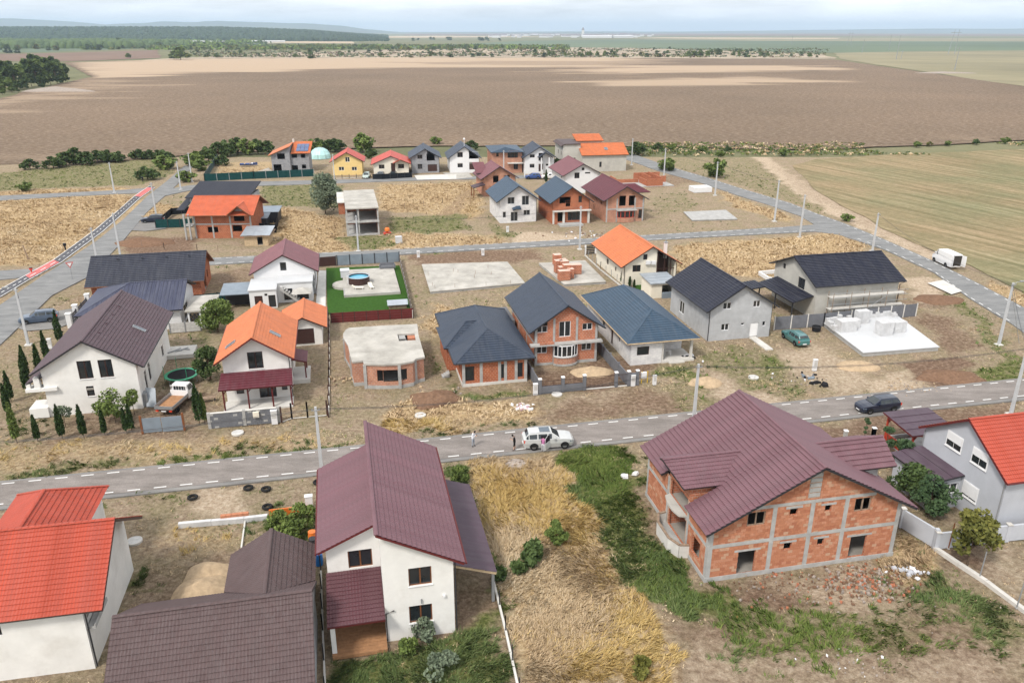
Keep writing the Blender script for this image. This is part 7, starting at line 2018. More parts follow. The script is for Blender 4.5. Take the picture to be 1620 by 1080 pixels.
FOOT = [(H3,0,7.8,0,14.8),(H3,-3.6,0,-1,14),(H4,0,15.7,0,12.2),(H4,-1.2,0,2.9,7.7),(H1,0,14,0,12),(H2,3,14.5,-14,2),(H5,0,12,0,10),(H6,0,9.8,-.2,16.6),(H7,0,7.2,-2,10.8),
    (Frame((511,543),4),-.6,4,0,7),(Frame((943,570),7.8),0,7.8,-1,13.2),(Frame((833,602),7.5),-1.2,7.5,0,16.5),(Frame((1083,570),12),4.9,13,0,17.8),(Frame((1216,531),8.8),0,8.8,0,12.6),
    (BARN,-6,10,-5.3,7.8),(Frame((1068,447),9),.3,9,0,14.6),(Frame((500,478),9.9),.6,9.9,-1.4,14.2),(Frame((325,455),14),-1.2,14.2,-4.8,5.6),(Frame((315,500),14),0,17,-5,6),(Frame((600,371),7),.5,7.2,-.3,19),
    (hs1,-2.4,13,-1.7,12.6),(hs2,1.8,10,-1.7,11.2),(hv,1.2,12.5,-1.4,11.5),(RS,0,9.3,-1,12),(hs3,0,10.5,0,7.6),(Frame((848,350),7.9),0,7.9,0,11.5),(Frame((931,352),7.9),0,7.9,-1,12.5),(Frame((1017,349),8.4),0,8.4,-1,15),
    (Frame((400,376),12,2),0,12,0,9.6)]
def tufts(name,key,n,mats,region,H,per,width,lie,seed,thr=.35,label=None,flow=False,pw=1.0,matsplit=None,patch=0):
  R = np.random.default_rng(seed); xa,xb,ya,yb,bias = region
  u = R.uniform(0,1,n) ** bias; Y = ya + (yb - ya) * u; half = 10 + Y * .66; X = R.uniform(-1,1,n) * half
  X = np.clip(X,xa,xb)
  W = cover(X,Y); w_ = W[key] if key != 'base' else np.clip(1 - W['d'] * .7 - W['p'] * .9,0,1) * .5
  nz = fbm(X * .9,Y * .9,seed + 3); keep = (w_ ** pw) * (.35 + nz * 1.3) > R.uniform(thr,1.0,n)
  if patch: keep &= fbm(X * 1.3,Y * 1.3,seed + 40,3) + .3 * w_ ** 2 > patch
  keep &= ~on_road(X,Y); X,Y = X[keep],Y[keep]; m_ = len(X)
  cx = np.repeat(X,per) + R.normal(size=m_ * per) * .10; cy = np.repeat(Y,per) + R.normal(size=m_ * per) * .10; N = m_ * per
  hsc = np.repeat(H * R.uniform(.55,1.25,m_) * (.6 + .8 * fbm(X * .25,Y * .25,seed + 7)),per) * R.uniform(.6,1.15,N)
  if flow:
    th = fbm(cx * .16,cy * .16,31) * 12.5; th = th + R.normal(size=N) * .75
  else: th = R.uniform(0,6.28,N)
  inc = np.clip(R.normal(lie,.22,N),.05,1.5)                       # lean from upright
  d = np.stack([np.cos(th) * np.sin(inc),np.sin(th) * np.sin(inc),np.cos(inc)],1)
  side = np.stack([-np.sin(th + R.normal(size=N) * .8),np.cos(th + R.normal(size=N) * .8),np.zeros(N)],1) * (width * R.uniform(.7,1.4,N))[:,None] / 2
  p = np.stack([cx,cy,np.full(N,-.10)],1); q = p + d * (hsc * .6)[:,None]; d2 = d.copy(); d2[:,2] *= .35; d2 /= np.linalg.norm(d2,axis=1)[:,None]; t = q + d2 * (hsc * .5)[:,None]; t[:,2] = np.maximum(t[:,2],.02)
  co = np.stack([p - side,p + side,q + side * .8,t,q - side * .8],1).reshape(-1,3)
  o_ = (np.arange(N) * 5)[:,None]; f = np.concatenate([o_ + i for i in range(5)],1)
  big = np.repeat(fbm(X * .12,Y * .12,seed + 11),per); tint = np.clip(R.uniform(0,1,N) * .55 + big * .9 - .22,0,1)
  mi = None
  if len(mats) > 1: mi = (np.repeat(fbm(X * .1,Y * .1,seed + 17),per) + R.normal(size=N) * .06 > (matsplit or .52)).astype(np.int32)
  o = np_mesh(name,co,f,mats,None,tint,mi); tag(o,label,'grass',kind='stuff'); print(name,N)
tufts('dry_grass','s',80000,['blade_pale','blade_gold'],(-60,60,37,75,1.0),.55,12,.03,.9,1,.30,'tall lodged dry grass in the near plots',flow=True,patch=.56)
tufts('far_dry_grass','s',110000,['blade_pale','blade_dry'],(-150,130,75,240,.9),.6,5,.11,.8,2,.3,'tall dry grass in the plots beyond the near road',matsplit=.72)
tufts('green_grass','g',90000,['blade_green','blade_weed'],(-60,60,37,75,1.0),.46,10,.045,.75,3,.15,'rough green grass and weeds in the near plots',flow=True,patch=.57)
tufts('far_green_grass','g',70000,['blade_green','blade_weed'],(-150,130,75,245,.9),.5,4,.12,.7,4,.3,'green weeds in the plots beyond the near road',patch=.56)
tufts('short_grass','base',170000,['blade_pale','blade_green'],(-90,80,37,120,.9),.24,4,.05,1.0,5,.3,'short half dry grass over the village ground',matsplit=.6,patch=.5)
# ------------------------------------------------------------------ poles and cables
def tilt_h(bp_,tp_):
  h = Frame(bp_,0); return h.at(tp_[0],tp_[1],y=0)
POLES = [((45,545),(28,455),'lamp','concrete street pole with lamp arm left of the parked estate car'),((155,420),(146,360),'','concrete pole behind the long blue roof, nearest the cycle path'),((191,408),(177,337),'','concrete pole right behind the long blue roof'),
         ((181,305),(174,257),'','concrete pole beside the side road on the left'),((247,340),(239,289),'','concrete pole standing over the dark parked car'),((286,300),(279,255),'','concrete pole at the corner of the top street'),
         ((304,288),(297,242),'','concrete pole beside the green netted fence'),((567,397),(563,341),'','pole standing in front of the bare concrete skeleton'),((530,294),(526,244),'','concrete pole beside the yellow house'),
         ((917,394),(920,326),'','concrete pole in front of the vivid brick house'),((797,282),(796,238),'','concrete pole before the flat brick house'),((999,261),(1000,219),'','concrete pole by the big orange roofed building'),
         ((1050,282),(1054,235),'','concrete pole at the roofless block walls'),((1131,309),(1136,256),'','concrete pole beside the white tank box'),((1225,350),(1233,285),'','concrete pole in the dry strip before the road fork'),((1265,375),(1274,308),'','concrete pole in front of the road fork'),
         ((1380,397),(1391,337),'','concrete pole behind the long black roof'),((509,745),(503,645),'','concrete pole behind the plum split roof'),((1097,668),(1106,583),'','concrete pole behind the mauve roof ridge'),
         ((1580,545),(1605,447),'lamp','concrete lamp pole with brace on the right verge'),((1599,655),(1628,548),'','thick concrete pole cut by the right picture edge')]
ptops = []
for i,(bp_,tp_,kd,lb) in enumerate(POLES):
  g = G(*bp_); ln = math.hypot(*g); zt = CAM_H + ln * 0; fr_ = Frame(bp_,0); t_ = fr_.at(tp_[0],tp_[1],y=0); H_ = min(9.2,max(6.6,t_[2]))
  r = empty('utility_pole',(*g,0),GRID,lb,'utility pole','concrete utility poles along the streets')
  b = MB(); w0,w1 = .17,.105
  b.hexa([(-w0,-w0 * .75,-.1),(w0,-w0 * .75,-.1),(w0,w0 * .75,-.1),(-w0,w0 * .75,-.1)],[(-w1,-w1 * .75,H_),(w1,-w1 * .75,H_),(w1,w1 * .75,H_),(-w1,w1 * .75,H_)]); b.obj('shaft','pole_concrete',r)
  b = MB(); b.box(-.4,-.4,-.1,.4,.4,.08); b.obj('base','pale_concrete',r)
  b = MB(); b.tube([(-.38,-.12,H_ - .3),(.38,-.12,H_ - .3)],.035,5); b.tube([(-.3,-.14,H_ - .3),(-.3,-.14,H_ - .12)],.04,5); b.tube([(.3,-.14,H_ - .3),(.3,-.14,H_ - .12)],.04,5); b.obj('bracket','grey_metal',r)
  b = MB(); b.tube([(w1,0,H_ - .9),(w1 + .02,0,H_ - 1.4)],.05,5); b.obj('clamp','dark_metal',r)
  if kd == 'lamp':
    b = MB(); sx = 1 if i else -1; b.tube([(0,0,H_ - .3),(.5 * sx,-.1,H_ + .1),(1.3 * sx,-.2,H_ + .15)],.035,5); b.obj('lamp_arm','grey_metal',r)
    b = MB(); b.box(1.1 * sx - .3,-.32,H_ + .12,1.1 * sx + .45,-.08,H_ + .24); b.obj('lamp_head','grey_metal',r)
  if i == 19:
    b = MB(); b.tube([(.1,0,7.2),(2.6,-.5,.2)],.035,5); b.obj('brace_stay','grey_metal',r)
  ptops.append((g[0],g[1],H_ - .15))
def cable(a,c,sag,lb,r=.014,k=14,n=3):
  b = MB()
  for q in range(n):
    pts = []
    for i in range(k + 1):
      t = i / k; pts.append((a[0] + (c[0] - a[0]) * t,a[1] + (c[1] - a[1]) * t,a[2] - q * .12 + (c[2] - a[2]) * t - sag * 4 * t * (1 - t)))
    b.tube(pts,r,4,caps=False)
  o = b.obj('cable','dark_metal'); tag(o,lb,'cable','cables between the street poles')
far_l = (*G(-60,700),8.0)
cable(ptops[17],ptops[18],1.1,'grey cables strung between the two poles of the near road',.022,n=2); cable(ptops[18],ptops[20],.9,'cables from the mauve roof pole to the thick edge pole',.022,n=2); cable((ptops[17][0] - 45,ptops[17][1] - 10,7.8),ptops[17],1.1,'cables leaving the plum roof pole to the left',.022,n=2)
cable(ptops[0],ptops[1],.8,'cables along the cycle path from the lamp pole',n=2); cable(ptops[1],ptops[4],.7,'cables over the street by the dark parked car',n=2); cable(ptops[4],ptops[5],.6,'cables between the poles at the street corner',n=2); cable(ptops[5],ptops[6],.3,'short cables at the netted fence corner',n=2)
cable(ptops[12],ptops[13],.6,'cables past the white tank box',n=2); cable(ptops[13],ptops[14],.6,'cables over the dry strip right of the village',n=2); cable(ptops[19],ptops[20],.5,'cables on the right verge',n=2); cable(ptops[16],ptops[19],1.2,'cables along the right road past the van',n=2); cable(ptops[7],ptops[9],1.2,'cables over the middle street',n=2)
# high voltage masts far right
def mast(bp_,top_px,lb,two=None):
  g = G(*bp_); fr_ = Frame(bp_,0); H_ = fr_.at(bp_[0],top_px,y=0)[2]; r = empty('power_mast',(*g,-.2),.2,lb,'power mast','power line masts in the fields')
  k = H_ / 36
  b = MB(); b.tube([(0,0,0),(1.2,0,H_)],.32 + k * .2,5,r2=.2); b.obj('leg','grey_metal',r)
  if two:
    w_ = two; b = MB(); b.tube([(-w_,0,0),(-w_ * .55,0,H_ * .98)],.32 + k * .2,5,r2=.2); b.obj('leg','grey_metal',r)
    b = MB(); b.tube([(-w_ * 1.1,0,H_ * .86),(w_ * .45,0,H_ * .86)],.3,5); b.obj('crossarm','grey_metal',r)
  else:
    b = MB(); b.tube([(-1.2,0,H_ - 1.6),(3.2,0,H_ - 1.3)],.16,4); b.obj('crossarm','grey_metal',r)
mast((1510,111),74,'single mast on the margin between brown and green fields'); mast((1417.5,94.5),55,'tall mast beside the field corner'); mast((1425,94),80,'short strut mast next to the tall one'); mast((1363.5,84),63,'small mast left of the tall pair')
mast((1510,86),46,'portal mast with crossarm at the far right',13); mast((1346,72),50,'distant portal mast in the middle of the plain',12); mast((1406,80),55,'faint leaning mast behind the tall pair'); mast((1252,71),56,'faintest mast at the left end of the line')
# ------------------------------------------------------------------ fences and walls
def fence_panels(name,label,cat,pts,z,H_,mat,postmat,step=2.2,th=.05,post=.07,gap=0.02,world=False,rows=1,cap=None,ph=.06,pname='panel'):
  P = [p if world else G(*p,z) for p in pts]
  r = empty(name,(*P[0],z),0,label,cat)
  o0 = P[0]
  for (xa,ya),(xb,yb) in zip(P,P[1:]):
    L_ = math.hypot(xb - xa,yb - ya); n = max(1,round(L_ / step)); dx,dy = (xb - xa) / n,(yb - ya) / n
    for i in range(n):
      x,y = xa - o0[0] + dx * i,ya - o0[1] + dy * i
      b = MB(); b.box(x - post,y - post,0,x + post,y + post,H_ + ph)
      b.obj('post',postmat,r)
      if cap: b = MB(); b.box(x - post - .04,y - post - .04,H_ + ph,x + post + .04,y + post + .04,H_ + ph + .08); b.obj('post_cap',cap,r)
      u = Vector((dx,dy,0)).normalized()
      for k in range(rows):
        z0 = .03 + k * (H_ - .03) / rows; z1 = .03 + (k + 1) * (H_ - .03) / rows - gap
        a = Vector((x,y,(z0 + z1) / 2)) + u * (post + .005); c = Vector((x + dx,y + dy,(z0 + z1) / 2)) - u * (post + .005)
        b = MB(); b.bar(a,c,th,z1 - z0); b.obj(pname,mat,r)
    b = MB(); x,y = xb - o0[0],yb - o0[1]; b.box(x - post,y - post,0,x + post,y + post,H_ + ph); b.obj('post',postmat,r)
  return r
fence_panels('precast_fence','dark precast panel fence in front of the scaffolded barn','fence',[(1224,522),(1302,516),(1448,500)],0,1.9,'precast_grey','pale_concrete',2.3,gap=.01,rows=1)
fence_panels('garden_wall','grey plastered garden wall beside the big brick house','wall',[(1424,833),(1477,866)],0,1.7,'bluish_plaster','bluish_plaster',3.2,.18,.16,cap='pale_concrete')
fence_panels('garden_wall','grey garden wall running right behind the yellowing tree','wall',[(1479,868),(1540,861),(1640,850)],0,1.5,'bluish_plaster','bluish_plaster',3.4,.18,.16,cap='pale_concrete')
def plinth(name,label,pts,w_,hh,mat='pale_concrete',cat='kerb'):
  P = [G(*p) for p in pts]; b = MB()
  for (xa,ya),(xb,yb) in zip(P,P[1:]):
    L_ = math.hypot(xb - xa,yb - ya); n = max(1,int(L_ / 2.0))
    for i in range(n):
      p = (xa + (xb - xa) * i / n,ya + (yb - ya) * i / n,hh / 2 - .02); q = (xa + (xb - xa) * (i + .99) / n,ya + (yb - ya) * (i + .99) / n,hh / 2 - .02 + random.uniform(-.01,.01)); b.bar(p,q,w_,hh + .1)
  return tag(b.obj(name,mat),label,cat)
pl = plinth('concrete_plinth','long pale concrete plinth running down the lower right',[(1478,868),(1560,922),(1680,1012)],.35,.22)
for px,py in ((1549,915),(1608,962),(1500,868)):
  g = G(px,py); r = empty('fence_stake',(*g,0),0,{1549: 'metal fence post beside the yellowing tree',1608: 'metal fence post at the right picture edge',1500: 'rusty post at the garden wall corner'}[px],'post'); b = MB(); b.tube([(0,0,0),(.05,0,2.4)],.045,6); b.obj('shaft','grey_metal' if px != 1500 else 'wood_brown',r); b = MB(); b.box(-.08,-.08,0,.08,.08,.1); b.obj('foot','concrete',r)
pl2 = fence_panels('wire_fence','low concrete strip fence with thin dark posts beside the carport','fence',[(781,922),(800,1000),(822,1100)],0,.25,'pale_concrete','dark_metal',2.4,.15,.035,ph=1.2)
fence_panels('wire_fence','thin dark post fence between the brown roof and plum house','fence',[(508,905),(511,1000),(515,1100)],0,.25,'pale_concrete','dark_metal',2.4,.12,.035,ph=1.3)
plinth('foundation_beam','white fresh foundation beam left of the plum house',[(283,833),(387,824),(424,820)],.35,.35,'white_block','foundation')
plinth('foundation_beam','thin concrete beam running toward the brown wing roof',[(388,824),(382,868)],.12,.12,'pale_concrete','foundation')
g = G(372,822); r = empty('block_row',(*g,0),GRID,'short row of orange blocks on the white foundation beam','blocks')
for i in range(5): b = MB(); b.box(-1.1 + i * .45,-.15,.36,-.67 + i * .45,.15,.6); b.obj('brick','brick_a',r)
h = Frame((489,812),3); r = empty('plank_wall',(*h.w(0,0),0),GRID,'low bright orange plank wall left of the plum house','fence')
for j in range(3): b = MB(); b.box(-.2,-.05,.02 + j * .27,3.2,.05,.27 + j * .27); b.obj('plank','orange_plastic',r)
g = G(490,805); r = empty('cabinet',(*g,0),GRID,'small white utility box by the orange plank wall','cabinet'); b = MB(); b.box(-.3,-.2,0,.3,.2,1.3); b.obj('body','white_paint',r); b = MB(); b.box(-.34,-.24,1.3,.34,.24,1.36); b.obj('lid','white_paint',r)
# barrels
for px,py,m_,lb in ((495,857,'orange_plastic','orange barrel beside the plum house wall'),(496,868,'dark_metal','dark blue barrel below the orange one'),(505,892,'blue_plastic','blue tarpaulin bundle beside the plum house')):
  g = G(px,py); r = empty('barrel',(*g,0),0,lb,'barrel' if px < 500 else 'bundle')
  b = MB(); b.lathe([(0,0),(.3,0),(.33,.3),(.33,.7),(.3,.95),(0,.95)],n=12); b.obj('body',m_,r); b = MB(); b.lathe([(.3,.95),(.31,1.0),(0,1.0)],n=12); b.obj('lid',m_,r)
# front yard fence of the bay house
def iron_fence():
  h = Frame((943,570),7.8); r = empty('iron_fence',(h.o[0],h.o[1],0),h.a,'grey walled iron bar fence before the bay window house','fence')
  pts = [zp('F',722,852),zp('F',842,838),zp('F',957,828),zp('F',1130,818),zp('F',1197,812),zp('F',1242,806)]
  L_ = [h.at(*p,z=0) for p in pts]; ym = sum(p[1] for p in L_) / len(L_)
  xs = [p[0] for p in L_]
  for i,x in enumerate(xs):
    b = MB(); b.box(x - .17,ym - .17,0,x + .17,ym + .17,1.75); b.obj('pier','precast_grey',r); b = MB(); b.box(x - .2,ym - .2,1.75,x + .2,ym + .2,1.86); b.obj('pier_cap','white_paint',r)
  for i,(a,c) in enumerate(zip(xs,xs[1:])):
    if i < 2: b = MB(); b.box(a + .175,ym - .09,0,c - .175,ym + .09,.85); b.obj('low_wall','precast_grey',r); z0 = .9
    elif i == 4: b = MB(); b.box(a + .175,ym - .12,0,c - .175,ym + .12,1.5); b.obj('low_wall','precast_grey',r); continue
    else: b = MB(); b.box(a + .175,ym - .1,0,c - .175,ym + .1,.08); b.obj('threshold','pale_concrete',r); z0 = .2
    n = int((c - a - .4) / .16)
    for k in range(n): b = MB(); x = a + .25 + k * .16; b.box(x - .015,ym - .015,z0,x + .015,ym + .015,1.55); b.obj('bar','dark_brown_metal',r)
    for zq in (z0,1.45): b = MB(); b.box(a + .18,ym - .02,zq,c - .18,ym + .02,zq + .04); b.obj('rail','dark_brown_metal',r)
  for (xq,nm) in ((xs[0],'l'),(xs[-1] - 1.2,'r')):
    y1 = -1.0 if nm == 'l' else 4.0
    n = int((y1 - ym) / 2.4)
    for k in range(n):
      ya = ym + .2 + k * (y1 - ym) / n; yb = ym + (k + 1) * (y1 - ym) / n - .05
      b = MB(); b.box(xq - .05,ya,0,xq + .05,yb,1.5); b.obj('side_panel','precast_grey',r); b = MB(); b.box(xq - .1,yb,0,xq + .1,yb + .15,1.7); b.obj('side_post','precast_grey',r)
iron_fence()
def cabinet(px,py,w_,hh,lb,m_='bright_plaster',cat='utility cabinet'):
  g = G(px,py); r = empty('utility_cabinet',(*g,0),GRID,lb,cat); b = MB(); b.box(-w_ / 2,-.15,0,w_ / 2,.15,hh); b.obj('body',m_,r)
  b = MB(); b.box(-w_ / 2 - .03,-.18,hh,w_ / 2 + .03,.18,hh + .06); b.obj('lid',m_,r); b = MB(); b.box(-w_ / 2 + .06,-.165,hh * .45,w_ / 2 - .06,-.151,hh - .08); b.obj('door','kerb_stone',r)
cabinet(847,624,.5,1.3,'white utility cabinet at the left end of the iron fence'); cabinet(1001,610,.5,1.3,'white utility cabinet in front of the fence pier'); cabinet(1035,608,.4,1.1,'slim white utility post right of the yellow pipes')
cabinet(1288,586,.5,1.4,'white utility cabinet standing alone in the dirt lot'); cabinet(80,551,.45,1.3,'white cabinet beside the gate of the seam roof house'); cabinet(435,670,.6,1.5,'white cabinet before the grey block wall')
cabinet(764,404,.5,1.1,'small white cabinet behind the wide slab'); cabinet(662,407,.5,1.1,'small white cabinet left behind the wide slab'); cabinet(803,367,.5,1.1,'small white cabinet before the white block house')
g = G(1018,606); r = empty('gas_meter',(*g,0),GRID,'grey meter box on yellow pipes by the fence','meter box'); b = MB(); b.box(-.35,-.15,.7,.3,.15,1.4); b.obj('body','bright_plaster',r)
plain('yellow_paint',(.7,.45,.03),.5,.3,var=.1)
for x in (-.25,.45): b = MB(); b.tube([(x,0,0),(x,0,1.5)],.05,5); b.obj('pipe','yellow_paint',r)
# block wall, gates and side fence of the orange house
h = Frame((442,667),6.5); r = empty('block_wall',(h.o[0],h.o[1],0),h.a,'grey block garden wall in front of the wine canopy','wall')
random.seed(4); bw = MB()
for j in range(7):
  x = -.3 - (.2 if j % 2 else 0)
  while x < 6.5: bw.box(max(-.3,x) + .008,-.1 - random.uniform(0,.012),j * .235,min(6.5,x + .42) - .008,.1,j * .235 + .225,random.choice([0] * 7 + [1])); x += .42
o = bw.obj('blocks',['precast_grey','concrete'],r); o['kind'] = 'stuff'
for x in (-.35,3.1,6.5): b = MB(); b.box(x - .15,-.15,0,x + .15,.15,1.75); b.obj('pier','concrete',r)
b = MB(); b.box(-.3,-.14,1.65,6.5,.14,1.71); b.obj('coping','pale_concrete',r)
b = MB(); b.box(4.0,-.35,.9,4.6,-.12,1.5); b.obj('meter_box','cream_plaster',r)
fence_panels('side_gate','open brown mesh gate beside the block wall','gate',[(446,668),(462,662),(487,660),(518,657)],0,.1,'pale_concrete','dark_brown_metal',1.4,.1,.07,ph=1.7)
fence_panels('side_fence','wire fence line between the orange house and the brick shell','fence',[(520,660),(521,600),(521,510)],0,.25,'pale_concrete','dark_brown_metal',2.6,.1,.05,ph=1.3)
h = Frame((290,684),6.0); r = empty('sheet_metal_gate',(h.o[0],h.o[1],0),h.a,'two leaf gate of blue grey metal sheets in front of the truck','gate')
q = [h.at(*zp('D',*p),z=0) for p in ((718,972),(818,966),(928,955))]
for (a,c) in zip(q,q[1:]):
  b = MB(); b.box(a[0] + .05,-.02 + a[1],.1,c[0] - .05,.03 + a[1],1.7); b.obj('leaf','blue_grey_panel',r)
for p in (q[0],q[2]): b = MB(); b.box(p[0] - .1,p[1] - .06,0,p[0] + .1,p[1] + .1,2.0); b.obj('gate_post','wood_brown',r)
# gate piers of the seam roof house
for px,py,lb in ((112,518,'white gate pier nearest the parked estate car'),(122,504,'middle white gate pier by the seam roof house'),(141,486,'rear white gate pier by the seam roof house')):
  g = G(px,py); r = empty('gate_pier',(*g,0),GRID,lb,'pier','white gate piers'); b = MB(); b.box(-.3,-.3,0,.3,.3,2.0); b.obj('shaft','bright_plaster',r); b = MB(); b.box(-.36,-.36,2.0,.36,.36,2.1); b.obj('cap','white_paint',r)
fence_panels('slat_gate','dark slatted gate between the white piers','gate',[(114,516),(139,487)],0,1.6,'anthracite_roof','dark_metal',2.4,.05,.06,gap=.08,rows=5)
fence_panels('grey_panel_fence','grey panel fence behind the white gabled house','fence',[(270,527),(318,523)],0,1.4,'kerb_stone','grey_metal',2.4,rows=3,gap=.02)
fence_panels('green_net_fence','green screened fence left of the dark shed','fence',[(306,480),(345,476),(372,474)],0,1.3,'green_net','dark_metal',2.4)
fence_panels('net_fence','dark green netted fence round the solar roof house yard','fence',[(345,254),(324,287),(402,283),(497,279)],0,2.0,'green_net','grey_metal',3.0)
fence_panels('net_fence','dark green netted fence left of the vivid brick house','fence',[(247,361),(305,359)],0,1.8,'green_net','dark_metal',2.6)
fence_panels('dark_fence','black panel fence behind the dark parked car','fence',[(258,352),(272,340),(303,337)],0,1.5,'dark_net','dark_metal',2.4)
fence_panels('dark_fence','black screen fence round the small sheds','fence',[(402,365),(437,368),(442,345)],0,1.7,'dark_net','dark_metal',2.4)
fence_panels('dark_gate_fence','black fence and gates before the cream bungalow','fence',[(590,284),(606,284),(652,281)],0,1.5,'dark_net','dark_metal',2.2)
fence_panels('thin_fence','thin mesh fence before the yellow house','fence',[(530,283),(575,281)],0,.2,'pale_concrete','dark_metal',2.2,ph=.9)
fence_panels('stake_fence','row of rusty stakes in the bare plot by the cycle path','fence',[(225,392),(260,394),(312,396),(345,398)],0,.02,'old_timber','old_timber',3.4,.02,.04,ph=1.2)
fence_panels('mesh_fence','wire mesh fence along the orange roofed bungalow','fence',[(925,405),(950,428),(985,456)],0,.3,'pale_concrete','grey_metal',2.4,.12,.04,ph=1.3)
fence_panels('entrance_gate','arched dark gate with white piers at the orange roofed bungalow','gate',[(926,402),(942,401)],0,1.6,'dark_net','bright_plaster',1.7,.04,.14,rows=5,gap=.1)
fence_panels('front_fence','iron fence with white capped piers beyond the mauve roof','fence',[(1290,706),(1380,697),(1440,690)],0,.4,'concrete','concrete',3.4,.15,.16,cap='white_paint',ph=1.0)
fence_panels('post_row','thin stakes across the dry grass behind the skeleton','fence',[(640,330),(700,322),(745,318)],0,.02,'old_timber','old_timber',5,.02,.05,ph=1.3)
b = MB(); h = Frame((1262,470),4); r = empty('white_frame_box',(h.o[0],h.o[1],0),h.a,'white framed empty planting box behind the canopy','frame')
q = [h.at(*p,z=.4) for p in ((1201,431),(1233,428),(1246,444),(1216,440))]
for a,c in zip(q,q[1:] + q[:1]): b = MB(); b.bar((a[0],a[1],.3),(c[0],c[1],.3),.3,.6); b.obj('side','bright_plaster',r)
# dark brown panel fence, glass fence and the pool garden
fence_panels('board_fence','dark brown board fence along the pool garden','fence',[(524,511),(654,503)],0,1.5,'wine_wood','dark_brown_metal',1.75,.05,.05,gap=.02,rows=4,pname='board')
fence_panels('board_fence','brown fence down the right side of the pool garden','fence',[(653,503),(632,412)],0,1.2,'dark_brown_metal','pale_concrete',2.4,.05,.05,rows=2)
fr2 = fence_panels('panel_fence','street fence of dark and grey stone panels behind the pool','fence',[(505,422),(532,420)],0,1.7,'dark_brown_metal','dark_metal',2.0)
fence_panels('stone_panel_fence','grey stone and dark glass panel fence behind the pool terrace','fence',[(534,420),(632,414)],0,1.8,'blue_grey_panel','dark_metal',2.0,rows=1)
h = Frame((634,466),9); r = empty('pool_terrace',(h.o[0],h.o[1],0),h.a,'raised concrete terrace around the round pool','terrace')
b = MB(); b.box(.4,.2,0,9,14.5,.35); b.obj('slab_top','weathered_slab',r); b = MB(); b.lathe([(0,.38),(2.2,.38),(2.25,.0)],(.9,6.3,0),20); b.obj('round_step','weathered_slab',r)
for (x0,y0,x1,y1) in ((.4,.2,9,.35),(.4,.36,.55,4.0)): b = MB(); b.box(x0,y0,.36,x1,y1,.42); b.obj('kerb','concrete',r)
g = G(568,447,.36); r = empty('swimming_pool',(*g,.36),0,'round above ground pool with blue water and brown rim','pool'); r.scale = (.9,.9,.95)
b = MB(); b.lathe([(1.85,0),(1.9,.05),(1.9,1.05),(1.95,1.08),(1.95,1.15),(1.78,1.15),(1.78,.9)],n=28); b.obj('wall','dark_brown_metal',r)
b = MB(); b.lathe([(1.97,1.15),(1.97,1.2),(1.75,1.2),(1.75,1.14)],n=28); b.obj('rim','zinc_sheet',r)
b = MB(); b.lathe([(1.78,.95),(0,.951)],n=28); b.obj('water','pool_water',r)
b = MB(); b.tube([(-1.9,-.9,0),(-1.9,-.9,1.5)],.04,5); b.tube([(-1.6,-1.3,0),(-1.6,-1.3,1.5)],.04,5)
for i in range(4): b.tube([(-1.9,-.9,.3 + i * .3),(-1.6,-1.3,.3 + i * .3)],.03,5)
b.obj('ladder','white_paint',r)
def lounger(px,py,rz,lb):
  g = G(px,py,.36); r = empty('sun_lounger',(*g,.36),rz,lb,'sun lounger'); b = MB(); b.box(-.3,-.9,.25,.3,.35,.31); b.obj('seat','cream_plaster',r); b = MB(); b.hexa([(-.3,.35,.25),(.3,.35,.25),(.3,.9,.6),(-.3,.9,.6)],[(-.3,.35,.31),(.3,.35,.31),(.3,.88,.66),(-.3,.88,.66)]); b.obj('backrest','cream_plaster',r)
  for sx in (-.25,.25):
    for sy in (-.8,.3): b = MB(); b.box(sx - .03,sy - .03,0,sx + .03,sy + .03,.25); b.obj('leg','white_paint',r)
lounger(566,457,1.6,'cream sun lounger in front of the round pool'); lounger(587,455,.4,'cream sun lounger right of the round pool')
g = G(546,437,.36); r = empty('white_cabinet',(*g,.36),GRID,'white covered box at the left rear of the pool','box'); b = MB(); b.box(-.7,-.8,0,.7,.8,1.1); b.obj('body','white_film',r); b = MB(); b.box(-.75,-.85,1.1,.75,.85,1.16); b.obj('lid','white_film',r)
g = G(613,424,.36); r = empty('garden_sofa',(*g,.36),GRID,'grey rattan sofa at the rear edge of the pool terrace','sofa')
for nm,a in (('seat',(-1.2,-.4,.1,1.2,.4,.45)),('backrest',(-1.2,.25,.46,1.2,.4,.9)),('armrest',(-1.35,-.4,.1,-1.21,.4,.65)),('armrest',(1.21,-.4,.1,1.35,.4,.65))): b = MB(); b.box(*a); b.obj(nm,'precast_grey',r)
g = G(629,486); r = empty('dog_house',(*g,0),GRID,'small grey roofed dog house on the lawn corner','dog house')
b = MB(); b.box(-1.3,-.6,0,1.3,.6,.7); b.obj('wall','old_timber',r)
for s_ in (-1,1): b = MB(); b.hexa([(-1.5,s_ * .85,.6),(1.5,s_ * .85,.6),(1.5,0,1.15),(-1.5,0,1.15)],[(-1.5,s_ * .85,.66),(1.5,s_ * .85,.66),(1.5,0,1.21),(-1.5,0,1.21)]); b.obj('roof','zinc_sheet',r)
